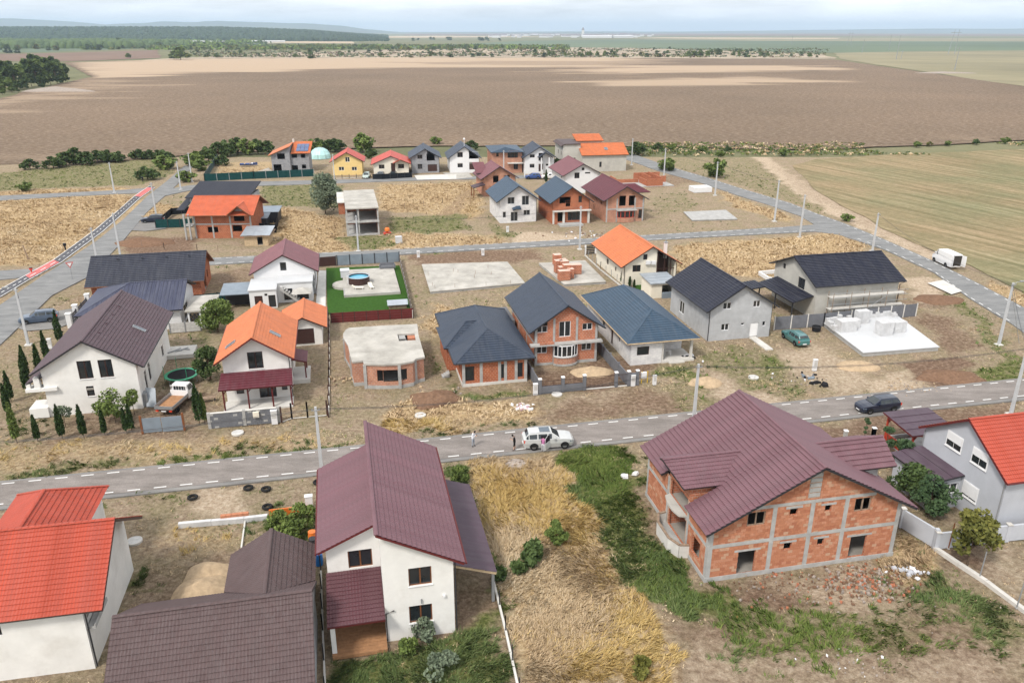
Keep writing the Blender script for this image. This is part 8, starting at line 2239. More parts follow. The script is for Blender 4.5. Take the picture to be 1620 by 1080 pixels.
# ------------------------------------------------------------------ heaps
def heap(name,lb,px,py,rx,ry,hh,mat,seed,cat='heap',rough=.25):
  g = G(px,py); n,m_ = 26,12; b = MB(); R = random.Random(seed); co = [(0,0,hh)]
  for j in range(1,m_ + 1):
    t = j / m_
    for i in range(n):
      a = 6.2832 * i / n; q = 1 + rough * mn.noise(Vector((math.cos(a) * 1.5,math.sin(a) * 1.5,seed * 3.3 + t))); z = hh * (1 - t) ** .75 * (1 + rough * .6 * mn.noise(Vector((math.cos(a) * t * 3,math.sin(a) * t * 3,seed)))) - (.12 if j == m_ else 0)
      co.append((math.cos(a) * rx * t * q,math.sin(a) * ry * t * q,z))
  b.v = co
  for i in range(n): b.f.append((0,1 + i,1 + (i + 1) % n)); b.m.append(0)
  for j in range(m_ - 1):
    for i in range(n):
      a0 = 1 + j * n + i; a1 = 1 + j * n + (i + 1) % n; b.f.append((a0,a0 + n,a1 + n,a1)); b.m.append(0)
  o = b.obj(name,mat,smooth=True); o.location = (*g,0); tag(o,lb,cat)
  return o
def litter(name,lb,px,py,n,spread,size,mats,seed,cat='litter'):
  R = random.Random(seed); g = G(px,py); b = MB()
  for i in range(n):
    x,y = R.gauss(0,spread),R.gauss(0,spread * .6); s_ = size * R.uniform(.4,1.4); a = R.uniform(0,3.14); z = .02 + R.uniform(0,.1)
    c_,s2 = math.cos(a) * s_,math.sin(a) * s_; q = R.uniform(.5,1)
    b.hexa([(x - c_,y - s2,z - .05),(x + s2 * q,y - c_ * q,z - .05),(x + c_,y + s2,z - .03),(x - s2 * q,y + c_ * q,z - .04)],[(x - c_ * .8,y - s2 * .8,z + s_ * .5),(x + s2 * q * .8,y - c_ * q * .7,z + s_ * .4),(x + c_ * .7,y + s2 * .8,z + s_ * .6),(x - s2 * q * .8,y + c_ * q * .7,z + s_ * .5)],R.randrange(len(mats)))
  o = b.obj(name,mats); o.location = (*g,0); tag(o,lb,cat,kind='stuff')
heap('sand_pile','large pale sand pile beside the brown roofed wing',322,945,2.6,2.6,1.5,'sand',1,'sand pile'); heap('sand_pile','second pale sand pile right behind the first, by the wing',335,912,2.2,1.9,1.2,'sand',2,'sand pile')
heap('sand_pile','yellow sand pile in the iron fenced yard',935,589,2.6,1.6,.8,'sand',3,'sand pile'); heap('sand_pile','yellow sand pile behind the street pole',1117,605,2.0,1.4,.8,'sand',4,'sand pile'); heap('sand_pile','sand pile in front of the white slab',1358,579,2.6,1.6,.7,'sand',5,'sand pile')
heap('soil_mound','dark dug soil mound near the right road',1502,596,4.2,2.0,.8,'soil',6,'soil mound',.5); heap('soil_mound','brown mound behind the barn',1485,474,3.6,2.4,.7,'soil',7,'soil mound'); heap('soil_mound','grassy rubble mound near the low hipped house',690,632,3.0,2.0,1.0,'soil',8,'soil mound',.5)
litter('rubble_heap','grey rubble heap beside the unfinished brick house',1375,925,330,1.6,.13,['rubble_grey','soil','rubble_grey','soil','brick_d'],30,'rubble heap'); heap('rubble_mound','long pale earth bank at the foot of the left copse',90,145,26,5,3.2,'rubble_grey',11,'earth bank',.4)
heap('soil_mound','bare soil mound in the dry lot before the cycle path',225,385,6,3,1.1,'soil',12,'soil mound',.4); heap('stone_mound','flat grey stone slab in the tall grass by the road',817,733,1.0,.8,.35,'rubble_grey',13,'stone',.5)
heap('rubble_mound','low sandy bank around the far right field mast',1490,116,30,8,1.6,'rubble_grey',14,'earth bank',.4)
# loose stones, brick rubble and litter
litter('brick_rubble','broken brick rubble in front of the big brick house',1255,925,160,2.4,.10,['brick_d','soil','rubble_grey','soil'],1,'rubble'); litter('brick_rubble','brick rubble on the grey heap',1380,905,60,1.2,.11,['brick_a','brick_b','rubble_grey'],2,'rubble')
litter('plastic_litter','white crumpled plastic by the dry grass right of the brick house',1443,905,34,.55,.22,['litter_white','litter_white','bluish_plaster'],3); litter('plastic_litter','white litter scraps in the lower right field',1345,1052,24,1.0,.09,['litter_white','rubble_grey'],4)
plain('pinkish',(.55,.38,.42),.7,.2,var=.2)
litter('plastic_litter','pink and white rubbish heap on the verge',829,646,40,.6,.22,['litter_white','pinkish','litter_white'],5); litter('plastic_litter','white scraps near the dark plastic sheet in the dirt lot',1260,600,20,1.5,.12,['litter_white','rubble_grey'],6)
litter('timber_scrap','grey timber scraps beside the round brick shell',546,600,26,.9,.22,['old_timber','raw_timber'],7,'timber'); litter('stones','pale broken stones before the white slab',1440,612,60,1.6,.12,['rubble_grey','sand'],8,'stones'); litter('stones','stones on the mound by the low hipped house',690,624,30,1.6,.25,['rubble_grey','sand'],9,'stones')
litter('white_stones','small pale stones scattered in the lower right field',1500,1040,70,5.0,.06,['rubble_grey','sand'],10,'stones'); litter('stones','scattered rubble before the brick balcony house',935,372,60,4.0,.25,['rubble_grey','soil','litter_white'],11,'rubble')
litter('white_bag','white bag lying in green grass left of the big brick house',993,753,5,.3,.3,['litter_white'],12,'bag'); litter('dark_sheet','crumpled black plastic sheet in the dirt lot',1297,608,10,.5,.35,['cloth_black'],13,'plastic sheet'); litter('dark_sheet','blue black plastic strip near the road verge',1277,596,12,.9,.25,['cloth_black','blue_grey_panel'],14,'plastic sheet')
litter('dark_sheet','black tarpaulin in the bungalow porch',1085,566,12,.7,.35,['cloth_black','litter_white'],15,'tarpaulin')
g = G(631,384); r = empty('white_crate',(*g,0),.3,'white box lying by the middle street near the skeleton','box'); b = MB(); b.box(-.6,-.5,0,.6,.5,1.2); b.obj('body','white_film',r); b = MB(); b.box(-.63,-.53,1.2,.63,.53,1.26); b.obj('lid','white_film',r)
g = G(613,371); r = empty('orange_mixer',(*g,0),.3,'orange red cement mixer beside the concrete skeleton','mixer'); b = MB(); b.lathe([(.2,.5),(.55,.8),(.5,1.2),(.25,1.5)],n=10); b.obj('drum','orange_plastic',r); b = MB(); b.box(-.7,-.3,.3,.7,.3,.5); b.tube([(-.6,-.4,.3),(-.6,.4,.3)],.2,8); b.obj('chassis','red_plastic',r)
g = G(1291,523); r = empty('small_tank',(*g,0),0,'black round tub at the corner of the white slab','tub'); b = MB(); b.lathe([(0,0),(.55,0),(.6,.6),(.5,.7),(.45,.5),(0,.45)],n=12); b.obj('body','cloth_black',r); b = MB(); b.lathe([(.62,.55),(.62,.65),(.56,.65)],n=12); b.obj('rim','dark_metal',r)
# manhole covers and tyres
for px,py,lb in ((376,685,'pale round manhole cover before the block wall'),(665,657,'pale round manhole cover before the low hipped house'),(881,624,'round manhole cover before the iron fence'),(213,856,'pale round cover in the dirt by the red house'),(1192,597,'small round cover in the dirt lot left')):
  g = G(px,py); r = empty('manhole_cover',(*g,0),0,lb,'manhole cover'); b = MB(); b.lathe([(.6,-.05),(.6,.12),(.52,.14)],n=18); b.obj('ring','pale_concrete',r); b = MB(); b.lathe([(.52,.13),(0,.135)],n=18); b.obj('lid','kerb_stone',r)
for px,py,lb in ((305,788,'leftmost black tyre on the dirt verge'),(393,773,'black tyre on the verge nearest the asphalt, left'),(421,775,'black tyre second from the plum house'),(423,803,'black tyre at the end of the concrete beam'),(503,764,'black tyre against the plum house roof'),(372,620,'tyre like ring in the yard')):
  if px == 372: continue
  g = G(px,py); b = MB(); pr = [(.22 + .09 * 0,0)]; pr = [(.34 + .12 * math.cos(t),.13 + .12 * math.sin(t)) for t in [i * math.pi / 5 for i in range(11)]]; b.lathe(pr,n=18)
  o = b.obj('tyre','rubber',smooth=True); o.location = (*g,0); tag(o,lb,'tyre','tyres laid out on the verge')
# trampoline
g = G(289,603); r = empty('trampoline',(*g,0),0,'round green rimmed trampoline between the white and orange houses','trampoline')
b = MB(); b.lathe([(1.55,.85),(1.9,.86),(1.9,.93),(1.55,.92)],n=26); b.obj('rim','green_plastic',r); b = MB(); b.lathe([(1.55,.88),(0,.875)],n=26); b.obj('mat','cloth_black',r)
for i in range(6): b = MB(); a = i * 1.047; b.tube([(1.7 * math.cos(a),1.7 * math.sin(a),0),(1.7 * math.cos(a),1.7 * math.sin(a),.86)],.04,5); b.obj('leg','grey_metal',r)
for a in (.6,2.2,3.8,5.4): b = MB(); b.tube([(1.9 * math.cos(a),1.9 * math.sin(a),.5),(1.9 * math.cos(a),1.9 * math.sin(a),2.4)],.03,5); b.obj('net_post','green_plastic',r)
h = Frame((312,565),5); r = empty('work_platform',(h.o[0],h.o[1],0),h.a,'concrete platform with tools behind the trampoline','platform'); b = MB(); b.box(0,0,0,4.6,3.2,.5); b.obj('slab','pale_concrete',r)
for i in range(7): b = MB(); b.bar((1.2 + i * .35,.6 + i * .2,.56),(2.2 + i * .3,1.4 + (i % 3) * .4,.6),.1,.08); b.obj('tool','grey_metal',r)
g = G(243,640); r = empty('metal_sheet',(*g,0),0,'blue grey sheet leaning on the white house wall','panel'); b = MB(); b.hexa([(-.5,-.6,0),(.6,-.7,0),(.6,-.64,0),(-.5,-.54,0)],[(-.7,.3,1.9),(.4,.2,1.9),(.4,.26,1.9),(-.7,.36,1.9)]); b.obj('sheet','zinc_sheet',r); b = MB(); b.bar((-.55,-.6,.05),(.6,-.7,.05),.06); b.obj('edge','grey_metal',r)
g = G(331,634); r = empty('garden_bench',(*g,0),.3,'dark garden bench beside the tall cypress','bench'); b = MB(); b.box(-.7,-.3,.4,.7,.3,.46); b.obj('seat','old_timber',r)
for sx in (-.6,.6): b = MB(); b.box(sx - .05,-.25,0,sx + .05,.25,.4); b.obj('leg','dark_metal',r)
# netted play dome and boat behind the top street
g = G(507,250); r = empty('greenhouse_dome',(*g,0),0,'pale turquoise dome greenhouse behind the yellow house','greenhouse')
plain('dome_film',(.42,.66,.64),.4,.4,var=.15,scale=.6)
b = MB(); b.lathe([(3.4,0),(3.2,1.3),(2.5,2.4),(1.4,3.1),(0,3.4)],n=14); b.obj('cover','dome_film',r)
for i in range(4): b = MB(); a = i * .785; b.tube([(math.cos(a) * 3.43 * math.cos(t),math.sin(a) * 3.43 * math.cos(t),3.43 * math.sin(t)) for t in [j * math.pi / 8 for j in range(9)]],.05,4); b.obj('hoop','grey_metal',r)
g = G(393,263); r = empty('rowing_boat',(*g,.3),.2,'dark blue boat on the lawn of the solar roof house','boat')
b = MB(); pr = [(-2.4,.75,.55),(-1,.95,.5),(1,.85,.55),(2.1,.45,.7),(2.7,.02,.85)]
for (xa,wa,za),(xb,wb,zb) in zip(pr,pr[1:]):
  for s_ in (-1,1): b.face([(xa,s_ * wa,za),(xb,s_ * wb,zb),(xb,s_ * wb * .5,0),(xa,s_ * wa * .6,0)][::s_]);
  b.face([(xa,-wa * .6,.02),(xb,-wb * .5,.02),(xb,wb * .5,.02),(xa,wa * .6,.02)])
b.face([(-2.4,-.75,.55),(-2.4,-.45,0),(-2.4,.45,0),(-2.4,.75,.55)]); b.obj('hull','paint_blue',r); b = MB(); b.box(-1.2,-.85,.4,-.9,.85,.45); b.box(.4,-.8,.4,.7,.8,.45); b.obj('seat','raw_timber',r)
# give way sign and small bits by the cycle path
g = G(115,442); r = empty('give_way_sign',(*g,0),.5,'red and white give way sign at the street corner','road sign'); b = MB(); b.tube([(0,0,0),(0,0,2.9)],.04,6); b.obj('post','grey_metal',r)
def trib(s_,y,m_,z=2.6): b = MB(); b.face([(-s_,y,z + s_ * .58),(0,y,z - s_ * 1.15),(s_,y,z + s_ * .58)]); b.face([(-s_,y + .02,z + s_ * .58),(s_,y + .02,z + s_ * .58),(0,y + .02,z - s_ * 1.15)]); o = b.obj('sign_plate' if m_ == 'red_paint' else 'sign_face',m_,r)
trib(.6,-.08,'red_paint'); trib(.36,-.085 - .03,'white_paint')
for px,py,lb,hh in ((104,396,'dark litter bin beside the cycle path',1.3),(50,431,'small red bollard at the red cycle crossing',.8),(226,287,'dark stake beside the upper street',1.2)):
  g = G(px,py); r = empty('bollard' if 'bollard' in lb else 'litter_bin' if 'bin' in lb else 'stake',(*g,0),0,lb,lb.split()[2] if 'bin' not in lb else 'litter bin'); b = MB(); b.lathe([(.22,0),(.12,.1),(.12,hh * .6),(.26,hh * .65),(.3,hh),(0,hh)],n=10); b.obj('body','red_plastic' if 'red' in lb else 'cloth_black',r); b = MB(); b.lathe([(.3,hh),(.2,hh + .08),(0,hh + .1)],n=10); b.obj('lid','dark_metal',r)
g = G(45,410); r = empty('black_board',(*g,0),.4,'leaning dark board in the dry lot','board'); b = MB(); b.hexa([(-.1,-.05,0),(.1,-.05,0),(.1,.05,0),(-.1,.05,0)],[(-.5,-.05,2.6),(-.3,-.05,2.6),(-.3,.05,2.6),(-.5,.05,2.6)]); b.obj('plank','old_timber',r); b = MB(); b.box(-.2,-.15,0,.2,.15,.2); b.obj('foot','old_timber',r)

# ------------------------------------------------------------------ vehicles
def car(px,py,head,label,paint,kind='estate',cat='car',L_=4.7,W_=1.82,H_=1.5,open_door=False,z0=.0,world=None):
  """px,py: centre of the footprint on the ground; head: heading in degrees, front along +x"""
  g = world or G(px,py)
  r = empty('parked_car',(*g,z0),D2R(head),label,cat)
  hl = L_ / 2; belt = .62 * H_; wz_ = .33
  if kind == 'van':
    st = [(-1.0,.95,.35,0,0),(-.98,1.0,.9,0,0)]
  # stations: x (fraction of half length), bottom z, hood/belt z, half width, roof z (None where no cabin), roof half width
  if kind in ('estate','suv'):
    k = 1 if kind == 'estate' else 0
    S = [(-1.0,.42,.70 * H_ * .85,.80,None,0),(-.965,.30,.64 * H_,.90,None,0),(-.90,.24,.66 * H_,.95,.80 * H_,.72),(-.80,.22,.665 * H_,.98,.965 * H_,.70),(-.45,.2,.66 * H_,1.0,H_,.73),
             (-.05,.2,.65 * H_,1.0,H_,.74),(.12,.2,.645 * H_,1.0,.985 * H_,.73),(.42,.2,.64 * H_,.99,.68 * H_,.80),(.50,.2,.635 * H_,.985,None,0),(.75,.22,.60 * H_,.96,None,0),(.92,.25,.54 * H_,.88,None,0),(1.0,.34,.44 * H_,.70,None,0)]
  elif kind == 'hatch':
    S = [(-1.0,.4,.62 * H_,.82,None,0),(-.95,.28,.64 * H_,.92,None,0),(-.90,.24,.66 * H_,.96,.85 * H_,.7),(-.72,.22,.66 * H_,.99,.97 * H_,.72),(-.3,.2,.65 * H_,1.0,H_,.73),(.1,.2,.64 * H_,1.0,.98 * H_,.72),(.48,.2,.63 * H_,.99,.67 * H_,.8),
             (.56,.2,.62 * H_,.98,None,0),(.8,.22,.58 * H_,.95,None,0),(.94,.26,.52 * H_,.86,None,0),(1.0,.34,.42 * H_,.72,None,0)]
  else:
    S = [(-1.0,.35,.62 * H_,.96,.97 * H_,.86),(-.985,.3,.62 * H_,.99,H_,.88),(-.5,.25,.62 * H_,1.0,H_,.89),(.1,.25,.6 * H_,1.0,H_,.89),(.42,.25,.56 * H_,1.0,.98 * H_,.86),(.52,.25,.55 * H_,1.0,.93 * H_,.84),(.72,.25,.53 * H_,.98,.56 * H_,.88),(.78,.25,.50 * H_,.97,None,0),(.94,.28,.44 * H_,.9,None,0),(1.0,.34,.36 * H_,.76,None,0)]
  hw = W_ / 2; body = MB(); glass = MB(); wind = MB(); rear = MB()
  def ring(s):
    x = s[0] * hl; w_ = s[3] * hw; zb,zt = s[1],s[2]
    sh = zb + (zt - zb) * .55
    return [(x,-w_ * .88,zb),(x,-w_,sh),(x,-w_ * .97,zt),(x,-w_ * .9,zt + .015),(x,0,zt + .05),(x,w_ * .9,zt + .015),(x,w_ * .97,zt),(x,w_,sh),(x,w_ * .88,zb)]
  for a,c in zip(S,S[1:]):
    A,B = ring(a),ring(c)
    for i in range(8): body.face([A[i],A[i + 1],B[i + 1],B[i]][::-1])
    body.face([A[8],A[0],B[0],B[8]][::-1])
  body.face(ring(S[0])); body.face(ring(S[-1])[::-1])
  cab = [s for s in S if s[4]]
  def top(s):
    x = s[0] * hl; w_ = s[3] * hw * .93; rw = s[5] * hw; zt = s[2] + .01; zr_ = s[4]
    return [(x,-w_,zt),(x,-rw - .02,zr_ - .06),(x,-rw * .9,zr_),(x,0,zr_ + .025),(x,rw * .9,zr_),(x,rw + .02,zr_ - .06),(x,w_,zt)]
  n = len(cab)
  for i,(a,c) in enumerate(zip(cab,cab[1:])):
    A,B = top(a),top(c); windscreen = (i == n - 2) ;
    for j in range(6):
      f = [A[j],A[j + 1],B[j + 1],B[j]][::-1]
      if j in (2,3) or j in (1,4): (wind if windscreen and j in (2,3) else rear if i == 0 and kind != 'van' and j in (2,3) else body).face(f)
      else:
        # side: pillar strips around the glass
        sidewin = not windscreen and not (kind == 'van' and i < n - 3)
        if sidewin:
          q = [Vector(p) for p in f]; body.face(f)
          ce = sum(q,Vector()) / 4; nr_ = (q[1] - q[0]).cross(q[2] - q[0]).normalized(); ins = [ce + (p - ce) * .86 + nr_ * .012 for p in q]
          glass.face(ins)
        else: body.face(f)
  body.face(top(cab[0])[::-1] if False else [p for p in top(cab[0])])
  o = body.obj('body',paint,r,smooth=False)
  if glass.f: glass.obj('side_window','car_glass',r)
  if wind.f: wind.obj('windscreen','car_glass',r)
  if rear.f: rear.obj('rear_window','car_glass',r)
  wr = .34 if kind != 'suv' else .38
  if kind == 'van': wr = .36
  for sx in (-.60,.62) if kind != 'van' else (-.52,.66):
    for sy in (-1,1):
      b = MB(); y = sy * (hw - .10); c_ = (sx * hl,y,wr)
      b.lathe([(wr * .62,-.11),(wr * .95,-.11),(wr,-.06),(wr,.06),(wr * .95,.11),(wr * .62,.11)],c_,16,0,'y'); o = b.obj('wheel','rubber',r)
      b = MB(); yy = sy * .085; b.lathe([(0,yy),(wr * .25,yy + sy * .015),(wr * .62,yy)],c_,10,0,'y'); b.lathe([(wr * .62,yy),(wr * .25,yy + sy * .015),(0,yy)],c_,10,0,'y'); b.obj('rim','rim_metal',o)
      b = MB(); b.lathe([(wr * 1.16,sy * .03 * 0 - .0),(wr * 1.16,.005)],(sx * hl,sy * (hw + .002),wr),16,0,'y')
      b2 = MB(); ring_ = [(sx * hl + wr * 1.15 * math.cos(t),sy * (hw * (1.0) + .004),max(.2,wr + wr * 1.15 * math.sin(t))) for t in [j * math.pi / 8 for j in range(9)]]
      b2.face(ring_ if sy < 0 else ring_[::-1]); b2.obj('wheel_arch','rubber',r)
  fx = hl * .955
  for sy in (-1,1):
    b = MB(); b.hexa([(fx - .28,sy * hw * .80 - .14,.42 * H_),(fx + .03,sy * hw * .68 - .14,.42 * H_),(fx + .03,sy * hw * .68 + .14,.42 * H_),(fx - .28,sy * hw * .80 + .14,.42 * H_)],[(fx - .32,sy * hw * .80 - .12,.50 * H_),(fx - .02,sy * hw * .68 - .12,.50 * H_),(fx - .02,sy * hw * .68 + .12,.50 * H_),(fx - .32,sy * hw * .80 + .12,.50 * H_)]); b.obj('headlight','glass_sky' if paint != 'paint_white' else 'rim_metal',r)
    b = MB(); b.box(-hl * .992,sy * hw * .78 - .12,.45 * H_,-hl * .93,sy * hw * .78 + .14,.62 * H_); b.obj('tail_light','red_plastic',r)
    b = MB(); mxp = cab[-2][0] * hl + .15; b.box(mxp,sy * (hw + .08) - .09,.66 * H_,mxp + .16,sy * (hw + .08) + .09,.76 * H_); b.obj('wing_mirror',paint,r)
  b = MB(); b.box(hl * .985,-.5,.25,hl * 1.005,.5,.30 * H_); b.obj('grille','dark_metal',r); b = MB(); b.box(hl * 1.0,-.26,.32,hl * 1.012,.26,.42); b.obj('number_plate','white_paint',r)
  b = MB(); b.box(-hl * 1.012,-.26,.42,-hl * 1.0,.26,.54); b.obj('number_plate','white_paint',r)
  if kind in ('estate','suv'):
    for sy in (-1,1): b = MB(); b.tube([(-hl * .75,sy * hw * .66,H_ + .02),(-hl * .4,sy * hw * .69,H_ + .06),(hl * .08,sy * hw * .69,H_ + .04)],.02,4); b.obj('roof_rail','dark_metal' if kind == 'estate' else 'rim_metal',r)
  if kind == 'suv':
    b = MB(); b.face([(-hl * .36,-hw * .5,H_ + .035),(hl * .05,-hw * .5,H_ + .03),(hl * .05,hw * .5,H_ + .03),(-hl * .36,hw * .5,H_ + .035)]); b.obj('sunroof','glass_sky',r)
  if open_door:
    b = MB(); b.box(-hl * .32,-hw - .012,.32,hl * .02,-hw * .9,.95 * H_ * .93); b.obj('door_opening','cloth_black',r)
    b = MB(); b.hexa([(hl * .03,-hw - .02,.35),(hl * .03 + .05,-hw - .02,.35),(-hl * .20,-hw - .75,.35),(-hl * .22,-hw - .70,.35)],[(hl * .03,-hw + .1,1.0),(hl * .03 + .05,-hw + .1,1.0),(-hl * .20,-hw - .68,1.0),(-hl * .22,-hw - .63,1.0)]); o = b.obj('open_door',paint,r)
    b = MB(); b.bar((hl * .02,-hw + .02,1.0),(-hl * .02,-hw + .2,H_ * .93),.04); b.bar((-hl * .02,-hw + .2,H_ * .93),(-hl * .2,-hw - .55,1.55 * .95),.04); b.bar((-hl * .2,-hw - .55,1.47),(-hl * .21,-hw - .66,1.0),.04); b.obj('window_frame','paint_silver',o)
  return r
def mid(a,c,side,back=True):
  """centre of a car from its two near wheels' ground pixels"""
  A = Vector(G(*a)); B = Vector(G(*c)); d = (B - A).normalized(); n_ = Vector((-d.y,d.x)) * side; m_ = (A + B) / 2 + n_
  return (m_.x,m_.y),math.degrees(math.atan2(d.y,d.x))
w_,a_ = mid((843,712.5),(893,710.5),.86); car(0,0,a_ + 2,'silver off-road estate with open rear door and people beside it','paint_silver','suv',L_=4.95,W_=1.98,H_=1.74,open_door=True,world=w_,z0=.08)
w_,a_ = mid((1376,656),(1413,651.5),.82); car(0,0,a_ + 180,'dark navy estate car parked on the near road edge','paint_navy','estate',L_=4.75,world=w_,z0=.06)
w_,a_ = mid((1258,547),(1239,534),-.80); car(0,0,a_,'teal green estate car on the dirt lot by the grey house','paint_teal','estate',L_=4.7,world=w_)
w_,a_ = mid((42.5,514),(80,510),.85); car(0,0,a_ + 180,'blue grey estate car parked by the white gate piers','paint_bluegrey','estate',L_=4.9,H_=1.6,world=w_,z0=.05)
w_,a_ = mid((231,353),(252,352),.8); car(0,0,a_ + 180,'dark blue car by the black fence near the cycle path','paint_navy','estate',L_=4.7,world=w_,z0=.05)
car(580,281.5,-100 + 12,'pale green car facing the street beside the yellow house','paint_palegreen','hatch',L_=4.3); car(602,280.5,-90,'blue silver car in front of the cream bungalow','paint_bluegrey','hatch',L_=4.2); car(622,280,-90,'black car in front of the cream bungalow','paint_black','hatch',L_=4.3)
car(843,283,188,'bright blue hatchback on the street behind the plum brick house','paint_blue','hatch',L_=4.3,z0=.09); car(868,283,190,'white car mostly hidden behind the small cypress','paint_white','hatch',L_=4.3,z0=.09)
car(393,262,10,'x','paint_black') if False else None
w_,a_ = mid((1476,413.5),(1498,424),.95)
vr = car(0,0,a_ + 180,'white delivery van with its rear doors open by the field','paint_white','van','van',L_=5.9,W_=2.0,H_=2.5,world=w_,z0=.05)
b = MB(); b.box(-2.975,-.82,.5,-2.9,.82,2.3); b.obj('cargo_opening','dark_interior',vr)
for sy in (-1,1):
  b = MB(); b.hexa([(-2.98,sy * .86,.5),(-2.98,sy * .92,.5),(-3.75,sy * 1.18,.5),(-3.75,sy * 1.12,.5)][::sy],[(-2.98,sy * .84,2.35),(-2.98,sy * .9,2.35),(-3.75,sy * 1.16,2.35),(-3.75,sy * 1.10,2.35)][::sy]); b.obj('rear_door','paint_white',vr)
# flatbed truck
def truck():
  A = G(264,655); B = G(291,652); C2 = G(302,626)
  cx,cy = G(281,641); hd = math.degrees(math.atan2(C2[1] - B[1],C2[0] - B[0]))
  r = empty('flatbed_truck',(cx,cy,0),D2R(84),'white flatbed truck seen from behind near the metal gate','truck')
  b = MB(); b.box(-2.6,-.9,.55,2.4,.9,.75); b.obj('chassis','dark_metal',r)
  b = MB(); b.box(-2.7,-1.0,.76,.7,1.0,.84); b.obj('load_bed','wood_deck',r)
  for a in ((-2.72,-1.03,.84,.7,-.99,1.2),(-2.72,.99,.84,.7,1.03,1.2),(-2.76,-1.0,.84,-2.72,1.0,1.2)): b = MB(); b.box(*a); b.obj('side_board','grey_metal',r)
  b = MB(); b.box(.7,-1.0,.84,.76,1.0,1.5)
  for i in range(7): b.tube([(.73,-.9 + i * .3,1.5),(.73,-.9 + i * .3,2.0)],.02,4)
  b.tube([(.73,-.95,2.0),(.73,.95,2.0)],.03,4); b.obj('headboard','white_paint',r)
  b = MB(); b.hexa([(.85,-.95,.5),(2.6,-.95,.5),(2.6,.95,.5),(.85,.95,.5)],[(.85,-.95,1.3),(2.55,-.95,1.25),(2.55,.95,1.25),(.85,.95,1.3)]); b.hexa([(.85,-.94,1.3),(2.3,-.94,1.3),(2.3,.94,1.3),(.85,.94,1.3)],[(.9,-.82,2.05),(1.8,-.82,2.05),(1.8,.82,2.05),(.9,.82,2.05)]); b.obj('cab','paint_white',r)
  b = MB(); b.face([(.855,-.7,1.45),(.855,.7,1.45),(.885,.62,1.92),(.885,-.62,1.92)][::-1]); b.obj('rear_window','car_glass',r)
  b = MB(); b.hexa([(2.31,-.85,1.33),(2.33,-.85,1.33),(2.33,.85,1.33),(2.31,.85,1.33)],[(1.84,-.75,1.98),(1.86,-.75,1.98),(1.86,.75,1.98),(1.84,.75,1.98)]); b.obj('windscreen','car_glass',r)
  for sy in (-1,1): b = MB(); b.face([(1.05,sy * .955,1.38),(2.1,sy * .955,1.38),(1.75,sy * .86,1.92),(1.05,sy * .86,1.92)][::-sy]); b.obj('side_window','car_glass',r)
  for sx in (-1.6,1.9):
    for sy in (-.85,.85): b = MB(); b.lathe([(.2,-.11),(.33,-.11),(.35,0),(.33,.11),(.2,.11)],(sx,sy,.35),14,0,'y'); o = b.obj('wheel','rubber',r); b = MB(); b.lathe([(0,.12),(.2,.1)],(sx,sy,.35),8,0,'y'); b.obj('rim','rim_metal',o)
  for sy in (-.75,.75): b = MB(); b.box(-2.78,sy - .15,.58,-2.7,sy + .15,.72); b.obj('tail_light','red_plastic',r)
  b = MB(); b.box(-2.79,-.26,.58,-2.765,.26,.7); b.obj('number_plate','white_paint',r)
truck()

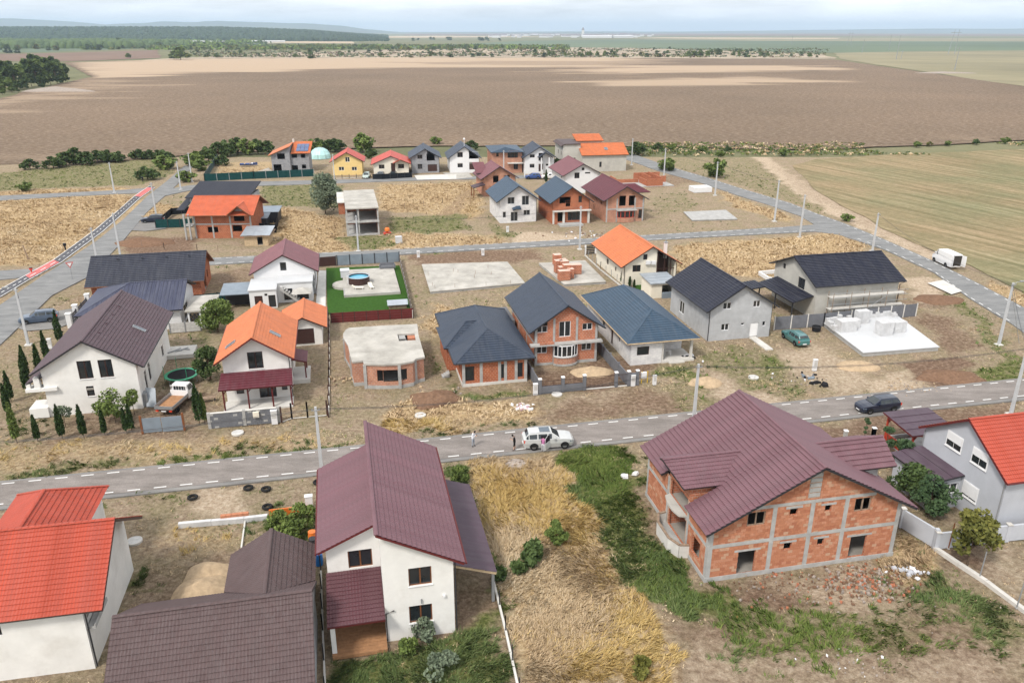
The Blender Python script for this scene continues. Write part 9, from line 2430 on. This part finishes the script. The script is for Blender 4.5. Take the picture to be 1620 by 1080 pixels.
# ------------------------------------------------------------------ people
def person(px,py,rz,label,H_,top,bottom,bend=0.0,phone=True,stride=.06,z0=.1,shorts=False,hair_len=.0,world=None):
  g = world or G(px,py,z0); r = empty('person',(*g,z0),D2R(rz),label,'person'); k = H_ / 1.75
  # x forward, y left; joints
  pv = (0,0,.95); ch = (math.sin(bend) * .42,0,.95 + math.cos(bend) * .42); nk = (math.sin(bend) * .54 + .02,0,.95 + math.cos(bend) * .54); hd = (math.sin(bend + .25) * .66 + .03,0,.95 + math.cos(bend + .1) * .68); ht = (hd[0] + .02,0,hd[2] + .11)
  J = [pv,(ch[0] * .5,0,(pv[2] + ch[2]) / 2),ch,nk,hd,ht]; E = [(0,1),(1,2),(2,3),(3,4),(4,5)]; Rd = [.15,.13,.15,.055,.095,.07]
  def add(p,r_,e): J.append(p); Rd.append(r_); E.append((e,len(J) - 1)); return len(J) - 1
  for s_ in (1,-1):
    f = stride * s_; a = add((.0,s_ * .1,.88),.10,0); a = add((f * .6 + .02,s_ * .11,.48),.068,a); a = add((f,s_ * .11,.09),.045,a); add((f + .15,s_ * .125,.04),.04,a)
    sh = add((ch[0],s_ * .19,ch[2] + .06),.06,2); el = add((ch[0] + .03,s_ * .24,ch[2] - .22),.042,sh)
    hp = (ch[0] + .28,s_ * .08,ch[2] - .12) if phone else (ch[0] + .22,s_ * .2,ch[2] - .38); wr = add(hp,.028,el); pm = add((hp[0] + .07,hp[1],hp[2] + .01),.03,wr)
    for q in range(5):
      l_ = (.07,.08,.085,.075,.05)[q]; off = (q - 1.5) * .018 if q < 4 else -.035
      m1 = add((hp[0] + .07 + l_ * .6,hp[1] + off,hp[2] + .015),.009,pm); add((hp[0] + .07 + l_,hp[1] + off * 1.1,hp[2] + .035),.008,m1)
  me = bpy.data.meshes.new('body'); me.from_pydata([(x * k,y * k,z * k) for x,y,z in J],E,[]); o = bpy.data.objects.new('body',me); C.objects.link(o); o.parent = r
  sk = o.modifiers.new('skin','SKIN');
  lay = me.skin_vertices[0].data if me.skin_vertices else None
  if lay is None:
    bpy.context.view_layer.objects.active = o
    lay = me.skin_vertices[0].data
  for i,rr in enumerate(Rd): lay[i].radius = (rr * k,rr * k * (1.25 if i in (0,1,2) else 1));
  lay[0].use_root = True
  sb = o.modifiers.new('smooth','SUBSURF'); sb.levels = 1; sb.render_levels = 1
  dg = bpy.context.evaluated_depsgraph_get(); m2 = bpy.data.meshes.new_from_object(o.evaluated_get(dg)); o.modifiers.clear(); o.data = m2; m2.name = 'body'
  for m_ in ('skin',top,bottom,'cloth_black','hair_dark'): m2.materials.append(MATS[m_])
  for p in m2.polygons:
    z = p.center.z / k; x = p.center.x / k; y = abs(p.center.y / k); p.use_smooth = True
    d_ = (Vector(p.center) / k - Vector(hd)).length
    if d_ < .17 and z > nk[2]: p.material_index = 4 if (x < hd[0] + .03 and z > hd[2] - .06) or z > hd[2] + .07 else 0
    elif z < .12: p.material_index = 3
    elif z < .93: p.material_index = 2 if not (shorts and z < .5) and not (y > .2 and z > .6) else 0
    elif z < nk[2] + .02: p.material_index = 1 if not (x > ch[0] + .12 and phone) else (1 if not shorts and x < ch[0] + .24 else 0)
    else: p.material_index = 0
  b = MB(); b.lathe([(.0,.0),(.085,.01),(.105,.07),(.09,.13),(.0,.165)],(0,0,0),10); h_ = b.obj('hair','hair_dark',r,smooth=True); h_.location = ((hd[0] - .025) * k,0,(hd[2] - .02) * k); h_.scale = (k,k,k)
  if phone:
    b = MB(); b.box(.0,-.04,0,.012,.04,.15); p_ = b.obj('mobile_phone','cloth_black',None); p_.location = (0,0,0); p_.parent = None
    wx = g[0] + math.cos(D2R(rz)) * (ch[0] + .42) * k; wy = g[1] + math.sin(D2R(rz)) * (ch[0] + .42) * k; p_.location = (wx,wy,z0 + (ch[2] - .10) * k); p_.rotation_euler = (0,-.5,D2R(rz)); tag(p_,'dark phone held by the %s' % ('man in white shirt' if top == 'cloth_white' else 'person in black'),'phone')
  return r
person(748.5,706,-20,'man in white shirt and grey trousers looking at his phone on the road',1.75,'cloth_white','cloth_grey',.05)
person(814,712,175,'person in black top and shorts holding a phone behind the silver car',1.72,'cloth_black','cloth_black',.06,shorts=True)
person(859,714,80,'person in pink leaning into the open car door',1.6,'cloth_pink','cloth_white',.45,phone=False,z0=.06)
# ------------------------------------------------------------------ air
m = bpy.data.materials.new('air'); m.use_nodes = True; m.node_tree.nodes.clear()
vo = m.node_tree.nodes.new('ShaderNodeOutputMaterial'); pvn = m.node_tree.nodes.new('ShaderNodeVolumePrincipled')
pvn.inputs['Color'].default_value = (.64,.80,1.0,1); pvn.inputs['Density'].default_value = 7.5e-5; pvn.inputs['Anisotropy'].default_value = .2
m.node_tree.links.new(pvn.outputs['Volume'],vo.inputs['Volume'])
MATS['air'] = m
b = MB(); b.box(-45000,-2000,-8,45000,45000,380); o = b.obj('haze','air'); o['kind'] = 'stuff'; o['label'] = 'pale haze over the plain'; o.display_type = 'WIRE'
